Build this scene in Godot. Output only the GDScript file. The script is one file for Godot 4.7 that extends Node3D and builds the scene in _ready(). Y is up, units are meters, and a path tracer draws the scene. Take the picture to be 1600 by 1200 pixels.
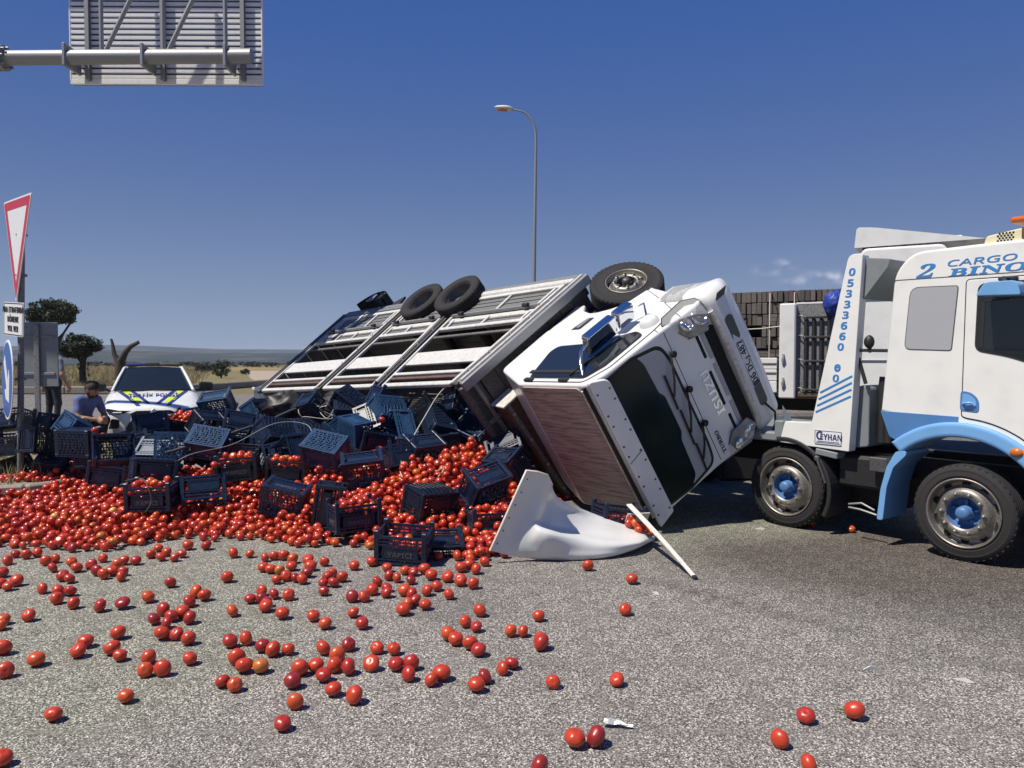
extends Node3D

var M := {}
var rng := RandomNumberGenerator.new()
var taken := {}
var crates: Array = []          # [Transform3D, half size] of every crate, for the tomatoes to settle round
var blockers: Array = []        # [Transform3D inverse, AABB] of the truck's hollow shapes
var fills: Array = []           # places of tomatoes inside crates

# ---------------------------------------------------------------- mesh builder
class MB:
	var st := SurfaceTool.new()
	var xf := Transform3D()
	var n := 0
	func _init() -> void:
		st.begin(Mesh.PRIMITIVE_TRIANGLES)
		st.set_smooth_group(-1)
	func smooth(g: int) -> void:
		st.set_smooth_group(g)
	func tint(c: Color) -> void:
		st.set_color(c)
	func tri(a: Vector3, b: Vector3, c: Vector3) -> void:
		st.add_vertex(xf * a); st.add_vertex(xf * c); st.add_vertex(xf * b)
		n += 1
	func quad(a: Vector3, b: Vector3, c: Vector3, d: Vector3) -> void:
		tri(a, b, c); tri(a, c, d)
	func box(c: Vector3, s: Vector3) -> void:
		var h := s * 0.5
		var p := []
		for i in 8:
			p.append(c + Vector3(h.x if i & 1 else -h.x, h.y if i & 2 else -h.y, h.z if i & 4 else -h.z))
		quad(p[0], p[2], p[3], p[1]); quad(p[4], p[5], p[7], p[6]); quad(p[0], p[1], p[5], p[4])
		quad(p[2], p[6], p[7], p[3]); quad(p[0], p[4], p[6], p[2]); quad(p[1], p[3], p[7], p[5])
	func cbox(c: Vector3, s: Vector3, ch := 0.01) -> void:   # box with chamfered edges
		var h := s * 0.5
		ch = minf(ch, minf(h.x, minf(h.y, h.z)) * 0.9)
		var q := func(sg: Vector3, ax: int) -> Vector3:
			var v := Vector3(sg.x * (h.x - ch), sg.y * (h.y - ch), sg.z * (h.z - ch))
			v[ax] = sg[ax] * h[ax]
			return c + v
		for ax in 3:
			var b := (ax + 1) % 3
			var d := (ax + 2) % 3
			for s0 in [-1.0, 1.0]:
				var cs := []
				for e in [[-1, -1], [1, -1], [1, 1], [-1, 1]]:
					var sg := Vector3(); sg[ax] = s0; sg[b] = e[0]; sg[d] = e[1]
					cs.append(q.call(sg, ax))
				if s0 > 0: quad(cs[0], cs[1], cs[2], cs[3])
				else: quad(cs[3], cs[2], cs[1], cs[0])
				for s1 in [-1.0, 1.0]:
					var u := Vector3(); u[ax] = s0; u[b] = s1; u[d] = -1
					var w := u; w[d] = 1
					if s0 * s1 > 0: quad(q.call(u, ax), q.call(u, b), q.call(w, b), q.call(w, ax))
					else: quad(q.call(w, ax), q.call(w, b), q.call(u, b), q.call(u, ax))
		for i in 8:
			var sg := Vector3(1 if i & 1 else -1, 1 if i & 2 else -1, 1 if i & 4 else -1)
			if sg.x * sg.y * sg.z > 0: tri(q.call(sg, 0), q.call(sg, 1), q.call(sg, 2))
			else: tri(q.call(sg, 0), q.call(sg, 2), q.call(sg, 1))
	func bar(a: Vector3, b: Vector3, w: float, t: float, up := Vector3.UP) -> void:   # a rectangular bar between two points
		var d := b - a
		var keep := xf
		var z := d.normalized()
		if absf(z.dot(up)) > 0.98: up = Vector3.RIGHT
		var x := up.cross(z).normalized()
		xf = xf * Transform3D(Basis(x, z.cross(x), z), (a + b) * 0.5)
		cbox(Vector3.ZERO, Vector3(w, t, d.length()), minf(w, t) * 0.15)
		xf = keep
	func tube(pts: Array, r, sides := 8, caps := true) -> void:
		var rings := []
		var up := Vector3.UP
		for i in pts.size():
			var d: Vector3 = (pts[mini(i + 1, pts.size() - 1)] - pts[maxi(i - 1, 0)]).normalized()
			if absf(d.dot(up)) > 0.95: up = Vector3.RIGHT if absf(d.x) < 0.8 else Vector3.BACK
			var x := up.cross(d).normalized()
			var y := d.cross(x)
			up = y
			var rr: float = r[i] if r is Array else r
			var ring := []
			for k in sides:
				var a := TAU * k / sides
				ring.append(pts[i] + (x * cos(a) + y * sin(a)) * rr)
			rings.append(ring)
		smooth(1)
		for i in rings.size() - 1:
			for k in sides:
				var k2 := (k + 1) % sides
				quad(rings[i][k], rings[i][k2], rings[i + 1][k2], rings[i + 1][k])
		smooth(-1)
		if caps:
			for e in [0, rings.size() - 1]:
				for k in range(1, sides - 1):
					if e: tri(rings[e][0], rings[e][k], rings[e][k + 1])
					else: tri(rings[e][0], rings[e][k + 1], rings[e][k])
	func lathe(pr: Array, segs := 32, arc := TAU, start := 0.0, g := 2) -> void:   # profile of (radius, along z)
		smooth(g)
		for i in pr.size() - 1:
			for k in segs:
				var a := start + arc * k / segs
				var b := start + arc * (k + 1) / segs
				var p: Vector2 = pr[i]
				var q: Vector2 = pr[i + 1]
				var A := Vector3(p.x * cos(a), p.x * sin(a), p.y)
				var B := Vector3(p.x * cos(b), p.x * sin(b), p.y)
				var C := Vector3(q.x * cos(b), q.x * sin(b), q.y)
				var D := Vector3(q.x * cos(a), q.x * sin(a), q.y)
				if p.x < 1e-5: tri(A, C, D)
				elif q.x < 1e-5: tri(A, B, C)
				else: quad(A, B, C, D)
		smooth(-1)
	func inset(poly: Array, d: float) -> Array:
		var out := []
		var m := poly.size()
		var area := 0.0
		for i in m: area += poly[i].cross(poly[(i + 1) % m])
		var s := 1.0 if area > 0 else -1.0
		for i in m:
			var e0: Vector2 = (poly[i] - poly[(i + m - 1) % m]).normalized()
			var e1: Vector2 = (poly[(i + 1) % m] - poly[i]).normalized()
			var n0 := Vector2(-e0.y, e0.x) * s
			var n1 := Vector2(-e1.y, e1.x) * s
			var nn := n0 + n1
			nn = nn / maxf(nn.length_squared() * 0.5, 0.5) if nn.length() > 0.01 else n0
			out.append(poly[i] + nn * d)
		return out
	func cap(poly: Array, z: float) -> void:
		var idx := Geometry2D.triangulate_polygon(PackedVector2Array(poly))
		for i in range(0, idx.size(), 3):
			var a: Vector2 = poly[idx[i]]
			var b: Vector2 = poly[idx[i + 1]]
			var c: Vector2 = poly[idx[i + 2]]
			tri(Vector3(a.x, a.y, z), Vector3(b.x, b.y, z), Vector3(c.x, c.y, z))
	func prism(poly: Array, z0: float, z1: float, bev := 0.0, sm := false, steps := 3) -> void:   # polygon in x, y drawn out along z, its end edges rounded
		var st_ := []
		while bev > 0.001 and Geometry2D.triangulate_polygon(PackedVector2Array(inset(poly, bev))).is_empty(): bev *= 0.7
		if bev > 0.001:
			for k in steps + 1:
				var a := PI * 0.5 * k / steps
				st_.append([z0 + bev * (1 - cos(a)), bev * (1 - sin(a))])
			for k in steps + 1:
				var a := PI * 0.5 * (steps - k) / steps
				st_.append([z1 - bev * (1 - cos(a)), bev * (1 - sin(a))])
		else:
			st_ = [[z0, 0.0], [z1, 0.0]]
		var rings := []
		for s in st_: rings.append([inset(poly, s[1]) if s[1] > 1e-6 else poly, s[0]])
		if sm: smooth(3)
		for i in rings.size() - 1:
			for k in poly.size():
				var k2 := (k + 1) % poly.size()
				var a: Vector2 = rings[i][0][k]; var b: Vector2 = rings[i][0][k2]
				var c: Vector2 = rings[i + 1][0][k2]; var d: Vector2 = rings[i + 1][0][k]
				quad(Vector3(a.x, a.y, rings[i][1]), Vector3(b.x, b.y, rings[i][1]), Vector3(c.x, c.y, rings[i + 1][1]), Vector3(d.x, d.y, rings[i + 1][1]))
		smooth(-1)
		cap(rings[0][0], rings[0][1]); cap(rings[-1][0], rings[-1][1])
	func grid(rows: Array, sm := true) -> void:
		if sm: smooth(4)
		for i in rows.size() - 1:
			for k in rows[i].size() - 1:
				quad(rows[i][k], rows[i][k + 1], rows[i + 1][k + 1], rows[i + 1][k])
		smooth(-1)
	func mesh() -> ArrayMesh:
		st.generate_normals()
		return st.commit()

func round_poly(p: Array, r, n := 4) -> Array:   # a polygon with rounded corners; r one radius or one per corner
	var out := []
	for i in p.size():
		var a: Vector2 = p[(i + p.size() - 1) % p.size()]
		var b: Vector2 = p[i]
		var c: Vector2 = p[(i + 1) % p.size()]
		var rr: float = r[i] if r is Array else r
		if rr <= 0.0:
			out.append(b); continue
		rr = minf(rr, minf(a.distance_to(b), c.distance_to(b)) * 0.48)
		var u := b + (a - b).normalized() * rr
		var w := b + (c - b).normalized() * rr
		for k in n + 1:
			var t := float(k) / n
			out.append(u.lerp(b, t).lerp(b.lerp(w, t), t))
	return out

func V(x, y, z) -> Vector3: return Vector3(x, y, z)
func P2(a: Array) -> Array:
	var out := []
	for i in range(0, a.size(), 2): out.append(Vector2(a[i], a[i + 1]))
	return out

# ---------------------------------------------------------------- naming
func numbered(called: String) -> String:
	var k: int = taken.get(called, 0)
	taken[called] = k + 1
	return called if k == 0 else "%s_%03d" % [called, k]

func tag(o: Node, label: String, category: String, group := "") -> Node:
	o.set_meta("label", label); o.set_meta("category", category)
	if group: o.set_meta("group", group)
	return o

func thing(called: String, label: String, category: String, at := Transform3D(), group := "") -> Node3D:
	var o := Node3D.new()
	o.name = numbered(called); o.transform = at
	add_child(o, true)
	tag(o, label, category, group)
	return o

func part(called: String, m, mat: Material, parent: Node, at := Transform3D()) -> MeshInstance3D:
	var o := MeshInstance3D.new()
	o.name = called
	o.mesh = m.mesh() if m is MB else m
	o.material_override = mat
	o.transform = at
	parent.add_child(o, true)
	var same := 0
	for c in parent.get_children():
		if c != o and str(c.name).begins_with(called) and str(c.get_meta("base", "")) == called: same += 1
	if same: o.name = "%s_%03d" % [called, same]
	o.set_meta("base", called)
	return o

func empty_part(called: String, parent: Node, at := Transform3D()) -> Node3D:
	var o := Node3D.new()
	o.name = called; o.transform = at
	parent.add_child(o, true)
	var same := 0
	for c in parent.get_children():
		if c != o and str(c.get_meta("base", "")) == called: same += 1
	if same: o.name = "%s_%03d" % [called, same]
	o.set_meta("base", called)
	return o

func single(called: String, m, mat: Material, label: String, category: String, at := Transform3D(), group := "") -> MeshInstance3D:
	var o := MeshInstance3D.new()
	o.name = numbered(called); o.mesh = m.mesh() if m is MB else m
	o.material_override = mat; o.transform = at
	add_child(o, true)
	tag(o, label, category, group)
	return o

func struct(called: String, m, mat: Material, kind := "structure") -> MeshInstance3D:
	var o := MeshInstance3D.new()
	o.name = numbered(called); o.mesh = m.mesh() if m is MB else m
	o.material_override = mat
	add_child(o, true)
	o.set_meta("kind", kind)
	return o

# ---------------------------------------------------------------- materials
func lin(r: float, g: float, b: float, a := 1.0) -> Color:
	var c := Color(r, g, b).linear_to_srgb()
	c.a = a
	return c

func mat(called: String, c: Color, rough := 0.6, metal := 0.0, spec := 0.5) -> StandardMaterial3D:
	var m := StandardMaterial3D.new()
	m.resource_name = called
	m.albedo_color = c; m.roughness = rough; m.metallic = metal; m.metallic_specular = spec
	M[called] = m
	return m

func noise_tex(size: int, type: int, freq: float, octaves: int, ramp: Array, normal := 0.0, sd := 1, cell := FastNoiseLite.RETURN_CELL_VALUE) -> NoiseTexture2D:
	var f := FastNoiseLite.new()
	f.noise_type = type; f.frequency = freq; f.seed = sd
	f.fractal_type = FastNoiseLite.FRACTAL_FBM if octaves > 1 else FastNoiseLite.FRACTAL_NONE
	f.fractal_octaves = octaves
	f.cellular_return_type = cell
	var t := NoiseTexture2D.new()
	t.width = size; t.height = size; t.seamless = true; t.seamless_blend_skirt = 0.15; t.noise = f
	t.generate_mipmaps = false
	if normal > 0.0:
		t.as_normal_map = true; t.bump_strength = normal
	elif ramp:
		var g := Gradient.new()
		var off := PackedFloat32Array(); var cols := PackedColorArray()
		for i in range(0, ramp.size(), 2):
			off.append(ramp[i])
			var v = ramp[i + 1]
			cols.append(v if v is Color else lin(v, v, v))
		g.offsets = off; g.colors = cols
		t.color_ramp = g
	return t

func dirty(m: StandardMaterial3D, t: Texture2D, scale: float, world := false) -> StandardMaterial3D:
	m.albedo_texture = t
	m.uv1_triplanar = true; m.uv1_world_triplanar = world
	m.uv1_scale = Vector3.ONE * scale
	return m

func make_materials() -> void:
	var S := FastNoiseLite.TYPE_SIMPLEX_SMOOTH
	var C := FastNoiseLite.TYPE_CELLULAR
	var grime := noise_tex(512, S, 0.012, 5, [0.0, 0.88, 0.35, 0.97, 0.6, 1.0, 1.0, 1.0], 0.0, 3)
	var streak := noise_tex(512, S, 0.02, 4, [0.0, 0.35, 0.4, 0.75, 0.65, 1.0, 1.0, 1.25], 0.0, 8)
	var rusty := noise_tex(512, S, 0.02, 5, [0.0, lin(0.5, 0.42, 0.36), 0.45, lin(0.85, 0.82, 0.78), 0.6, lin(1, 1, 1), 1.0, lin(1, 1, 1)], 0.0, 5)
	M.grime = grime
	var worn := noise_tex(512, S, 0.02, 5, [0.0, lin(0.62, 0.58, 0.53), 0.4, lin(0.88, 0.87, 0.85), 0.55, lin(1, 1, 1), 1.0, lin(1, 1, 1)], 0.0, 17)
	var scuff := noise_tex(512, S, 0.016, 6, [0.0, 0.55, 0.4, 0.72, 0.55, 0.85, 0.72, lin(1.15, 1.12, 1.1), 1.0, lin(1.6, 1.55, 1.45)], 0.0, 14)
	for w in [["white_paint", lin(0.74, 0.75, 0.74), 0.32], ["tow_white", lin(0.75, 0.76, 0.735), 0.35], ["fender_blue", lin(0.16, 0.37, 0.68), 0.38], ["deep_blue", lin(0.07, 0.19, 0.42), 0.4], ["fibreglass", lin(0.66, 0.67, 0.66), 0.42]]:
		var m := mat(w[0], w[1], w[2])
		m.clearcoat_enabled = true; m.clearcoat = 0.35; m.clearcoat_roughness = 0.15
		dirty(m, grime, 0.45)
	dirty(mat("dirty_white", lin(0.62, 0.62, 0.6), 0.55), rusty, 1.3)
	dirty(mat("white_board", lin(0.58, 0.58, 0.565), 0.55), worn, 1.4)
	dirty(mat("weathered_steel", lin(0.24, 0.25, 0.26), 0.55, 0.3), rusty, 2.2)
	dirty(mat("grey_board", lin(0.2, 0.21, 0.21), 0.6, 0.2), rusty, 3.0)
	dirty(mat("galvanised", lin(0.3, 0.31, 0.315), 0.5, 0.4), grime, 3.0)
	dirty(mat("sign_back", lin(0.8, 0.81, 0.82), 0.5, 0.0), grime, 1.0)
	dirty(mat("grey_back", lin(0.2, 0.225, 0.235), 0.6, 0.1), grime, 1.2)
	dirty(mat("black_plastic", lin(0.02, 0.02, 0.022), 0.55), grime, 2.0)
	dirty(mat("chassis_black", lin(0.016, 0.016, 0.018), 0.6), rusty, 2.0)
	var rub := dirty(mat("rubber", lin(0.034, 0.033, 0.034), 0.8), grime, 2.5)
	rub.metallic_specular = 0.3
	mat("dusty_rubber", lin(0.07, 0.068, 0.066), 0.85)
	mat("seal", lin(0.012, 0.012, 0.013), 0.7)
	mat("gap", lin(0.006, 0.006, 0.007), 0.9)
	var gl := mat("dark_glass", lin(0.012, 0.016, 0.018), 0.04); gl.metallic_specular = 0.6
	mat("tint_glass", lin(0.008, 0.015, 0.013), 0.16, 0.0, 0.3)
	var pane := mat("clear_pane", lin(0.8, 0.85, 0.85, 0.12), 0.02)
	pane.transparency = BaseMaterial3D.TRANSPARENCY_ALPHA
	var lens := mat("lamp_lens", lin(0.8, 0.82, 0.8, 0.22), 0.05)
	lens.transparency = BaseMaterial3D.TRANSPARENCY_ALPHA
	mat("chrome", lin(0.75, 0.76, 0.78), 0.12, 1.0)
	mat("mirror_glass", lin(0.55, 0.57, 0.62), 0.03, 1.0)
	mat("reflector", lin(0.15, 0.145, 0.115), 0.35, 0.2)
	dirty(mat("rim_steel", lin(0.3, 0.29, 0.27), 0.45, 0.7), rusty, 5.0)
	dirty(mat("rim_dark", lin(0.12, 0.12, 0.125), 0.5, 0.5), rusty, 5.0)
	dirty(mat("hub_blue", lin(0.075, 0.18, 0.38), 0.5), grime, 6.0)
	mat("amber", lin(0.5, 0.14, 0.02), 0.25)
	mat("amber_bar", lin(0.5, 0.12, 0.03), 0.3)
	mat("cream", lin(0.68, 0.63, 0.42), 0.5)
	mat("window_grey", lin(0.36, 0.37, 0.39), 0.35)
	mat("print_blue", lin(0.035, 0.2, 0.52), 0.5)
	mat("print_navy", lin(0.02, 0.035, 0.16), 0.5)
	mat("print_black", lin(0.015, 0.015, 0.017), 0.5)
	mat("print_grey", lin(0.12, 0.13, 0.14), 0.5)
	mat("print_white", lin(0.8, 0.8, 0.8), 0.5)
	mat("badge", lin(0.62, 0.63, 0.65), 0.2, 0.8)
	mat("yellow_green", lin(0.55, 0.68, 0.03), 0.5)
	var br := mat("roof_brown", lin(0.46, 0.38, 0.325), 0.6)
	br.albedo_texture = streak; br.uv1_triplanar = true; br.uv1_scale = Vector3(0.22, 1.0, 2.4)
	var bw := mat("brown_board", lin(0.13, 0.08, 0.06), 0.65)
	bw.albedo_texture = streak; bw.uv1_triplanar = true; bw.uv1_scale = Vector3(1.5, 1.5, 0.3)
	var gw := mat("grey_wood", lin(0.13, 0.125, 0.118), 0.7)
	gw.albedo_texture = streak; gw.uv1_triplanar = true; gw.uv1_scale = Vector3(2.0, 2.0, 0.3)
	dirty(mat("post_grey", lin(0.075, 0.076, 0.076), 0.7), rusty, 2.5)
	mat("plank_white", lin(0.66, 0.64, 0.58), 0.6)
	for c in [["crate_navy", lin(0.013, 0.026, 0.06)], ["crate_blue", lin(0.024, 0.068, 0.15)], ["crate_dark", lin(0.011, 0.017, 0.034)]]:
		dirty(mat(c[0], c[1], 0.36), scuff, 2.6)
	mat("crate_letter", lin(0.085, 0.082, 0.08), 0.6)
	var blush := noise_tex(256, S, 0.02, 4, [0.0, 0.55, 0.35, 0.85, 0.5, 1.0, 0.7, lin(1.08, 1.3, 1.1), 1.0, lin(1.25, 2.6, 1.6)], 0.0, 33)
	for t in [["tomato_red", lin(0.52, 0.05, 0.018)], ["tomato_orange", lin(0.56, 0.078, 0.018)], ["tomato_crimson", lin(0.41, 0.03, 0.019)], ["tomato_yellow", lin(0.52, 0.15, 0.025)], ["tomato_dark", lin(0.3, 0.022, 0.02)]]:
		var m := mat(t[0], t[1], 0.33)
		dirty(m, blush, 9.0)
		m.vertex_color_use_as_albedo = true
		m.metallic_specular = 0.55
	var tm := mat("tomato_heap", Color.WHITE, 0.26)
	tm.vertex_color_use_as_albedo = true; tm.metallic_specular = 0.55
	dirty(tm, blush, 0.3)
	mat("stalk", lin(0.1, 0.16, 0.03), 0.7)
	# asphalt: bright and dark chippings bedded in binder
	var a := mat("asphalt", Color.WHITE, 0.86)
	a.vertex_color_use_as_albedo = true
	a.metallic_specular = 0.3
	dirty(a, noise_tex(1024, C, 0.115, 1, [0.0, 0.07, 0.3, 0.13, 0.45, 0.21, 0.66, 0.28, 0.82, 0.38, 0.92, 0.6, 1.0, 0.78], 0.0, 11), 1.3, true)
	a.normal_enabled = true; a.normal_scale = 0.55
	a.normal_texture = noise_tex(1024, C, 0.115, 1, [], 7.0, 11, FastNoiseLite.RETURN_DISTANCE)
	var e := mat("earth", Color.WHITE, 0.95)
	e.vertex_color_use_as_albedo = true; e.metallic_specular = 0.15
	dirty(e, noise_tex(512, S, 0.05, 5, [0.0, 0.45, 0.5, 0.85, 1.0, 1.2], 0.0, 21), 0.35, true)
	var hm := mat("hill", Color.WHITE, 1.0)
	hm.vertex_color_use_as_albedo = true; hm.metallic_specular = 0.0
	dirty(mat("concrete", lin(0.3, 0.28, 0.25), 0.85), noise_tex(512, S, 0.03, 5, [0.0, 0.5, 0.5, 0.9, 1.0, 1.15], 0.0, 23), 1.4, true)
	dirty(mat("kerb_dark", lin(0.24, 0.22, 0.195), 0.9), M.concrete.albedo_texture, 1.4, true)
	var st := mat("straw", Color.WHITE, 0.9)
	st.vertex_color_use_as_albedo = true; st.backlight_enabled = true; st.backlight = Color(0.3, 0.3, 0.25)
	var lf := mat("leaf", Color.WHITE, 0.8)
	lf.vertex_color_use_as_albedo = true; lf.backlight_enabled = true; lf.backlight = Color(0.25, 0.3, 0.2)
	dirty(mat("bark", lin(0.06, 0.05, 0.042), 0.9), grime, 3.0)
	var bl := mat("block", Color.WHITE, 0.9)
	bl.vertex_color_use_as_albedo = true
	for i in 4:
		dirty(mat("block_%d" % i, [lin(0.12, 0.108, 0.1), lin(0.085, 0.078, 0.075), lin(0.15, 0.132, 0.122), lin(0.11, 0.075, 0.066)][i], 0.9), M.concrete.albedo_texture, 3.0)
	mat("tarp_blue", lin(0.02, 0.05, 0.3), 0.45)
	mat("skin", lin(0.3, 0.16, 0.1), 0.6)
	mat("hair", lin(0.03, 0.02, 0.013), 0.75)
	mat("shirt_blue", lin(0.1, 0.14, 0.3), 0.85)
	mat("shirt_grey", lin(0.16, 0.17, 0.19), 0.85)
	mat("trousers", lin(0.015, 0.017, 0.024), 0.85)
	mat("shoes", lin(0.05, 0.05, 0.05), 0.7)
	mat("sign_red", lin(0.5, 0.03, 0.05), 0.4)
	mat("sign_white", lin(0.72, 0.73, 0.74), 0.4)
	mat("sign_blue", lin(0.03, 0.11, 0.4), 0.35)
	mat("rope", lin(0.5, 0.48, 0.42), 0.8)
	mat("cord_grey", lin(0.3, 0.3, 0.29), 0.8)
	mat("cable", lin(0.05, 0.055, 0.06), 0.6)
	mat("car_grey", lin(0.1, 0.13, 0.17), 0.3, 0.4)
	mat("sheet_black", lin(0.012, 0.012, 0.014), 0.5)
	mat("foil", lin(0.55, 0.55, 0.55), 0.35, 0.6)
	mat("paper", lin(0.6, 0.6, 0.57), 0.8)
	mat("lamp_grey", lin(0.6, 0.6, 0.58), 0.4)

func _ready() -> void:
	rng.seed = 20240
	# ------------------------------------------------ camera, sky, sun, exposure
	var cam := Camera3D.new()
	cam.name = "camera"
	cam.fov = 53.13; cam.near = 0.05; cam.far = 9000.0
	cam.position = Vector3(0, 1.7, 0)
	cam.rotation.x = -atan(45.0 / 1200.0)
	add_child(cam)
	cam.current = true
	var sky := ProceduralSkyMaterial.new()
	sky.sky_top_color = lin(0.021, 0.077, 0.285)
	sky.sky_horizon_color = lin(0.252, 0.325, 0.42)
	sky.sky_curve = 0.115
	sky.ground_horizon_color = lin(0.26, 0.27, 0.28)
	sky.ground_bottom_color = lin(0.16, 0.155, 0.15)
	sky.sun_angle_max = 12.0; sky.sun_curve = 0.08
	sky.sky_cover = cloud_cover()
	var env := Environment.new()
	env.background_mode = Environment.BG_SKY
	env.sky = Sky.new(); env.sky.sky_material = sky
	env.tonemap_mode = Environment.TONE_MAPPER_LINEAR
	env.tonemap_exposure = 1.22
	env.sdfgi_enabled = true; env.ssao_enabled = true; env.ssil_enabled = true
	env.fog_enabled = true; env.fog_density = 0.00022; env.fog_light_color = Color(0.82, 0.87, 0.95)
	var we := WorldEnvironment.new()
	we.name = "world_environment"; we.environment = env
	add_child(we)
	var sun := DirectionalLight3D.new()
	sun.name = "sun"
	sun.light_energy = 1.5; sun.light_angular_distance = 0.53
	sun.light_color = Color(1.0, 0.965, 0.91)
	sun.shadow_enabled = true
	var el := deg_to_rad(59.0)
	var s := Vector3(-0.875 * cos(el), sin(el), 0.484 * cos(el))
	sun.basis = Basis.looking_at(-s, Vector3.UP)
	add_child(sun)
	make_materials()
	# ------------------------------------------------ the setting
	land()
	trees()
	gantry()
	road_signs()
	street_lamp()
	# ------------------------------------------------ vehicles, people, load
	overturned_truck()
	tow_truck()
	brick_truck()
	police_car()
	far_car()
	people()
	crates_all()
	fairing()
	tomatoes()
	cords()
	litter()

func cloud_cover() -> ImageTexture:
	var w := 2048
	var h := 1024
	var im := Image.create(w, h, false, Image.FORMAT_RGBA8)
	im.fill(Color(1, 1, 1, 0))
	var f := FastNoiseLite.new()
	f.seed = 4; f.frequency = 0.09; f.fractal_octaves = 4; f.fractal_type = FastNoiseLite.FRACTAL_FBM
	var g := RandomNumberGenerator.new(); g.seed = 3
	# small fair-weather puffs low over the plain, all round the horizon: [azimuth, height, width, depth, strength]
	var puffs := [[18.3, 6.0, 0.9, 0.28, 0.5], [19.7, 6.5, 0.7, 0.3, 0.75], [20.6, 5.3, 1.3, 0.22, 0.45], [22.3, 5.5, 1.6, 0.3, 0.8], [24.0, 5.1, 1.2, 0.2, 0.5]]
	for k in 34:
		var az := g.randf_range(-180.0, 180.0)
		if absf(az) < 40.0: az += 120.0
		puffs.append([az, g.randf_range(4.8, 6.6), g.randf_range(0.7, 1.8), g.randf_range(0.2, 0.32), g.randf_range(0.35, 0.8)])
	for q in puffs:
		var cx: float = q[0] / 360.0 * w     # column 0 looks along -z
		var cy: float = (0.5 - q[1] / 180.0) * h
		for y in range(int(cy) - 8, int(cy) + 9):
			for x in range(int(cx) - 24, int(cx) + 25):
				var dx: float = (x - cx) / (q[2] / 360.0 * w)
				var dy: float = (y - cy) / (q[3] / 180.0 * h)
				var a: float = exp(-dx * dx - dy * dy) * smoothstep(-0.25, 0.45, f.get_noise_2d(x * 1.3, y * 2.2)) * q[4] * 0.55
				var xx := posmod(x, w)
				var old := im.get_pixel(xx, y)
				if a > 0.003: im.set_pixel(xx, y, Color(1.0, 0.95, 0.93, clampf(maxf(a, old.a), 0, 1)))
	return ImageTexture.create_from_image(im)

# ---------------------------------------------------------------- land
func patch(x: float, z: float) -> float:
	return absf(sin(x * 12.9898 + z * 78.233) * 43758.5453) - floor(absf(sin(x * 12.9898 + z * 78.233) * 43758.5453))

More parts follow.
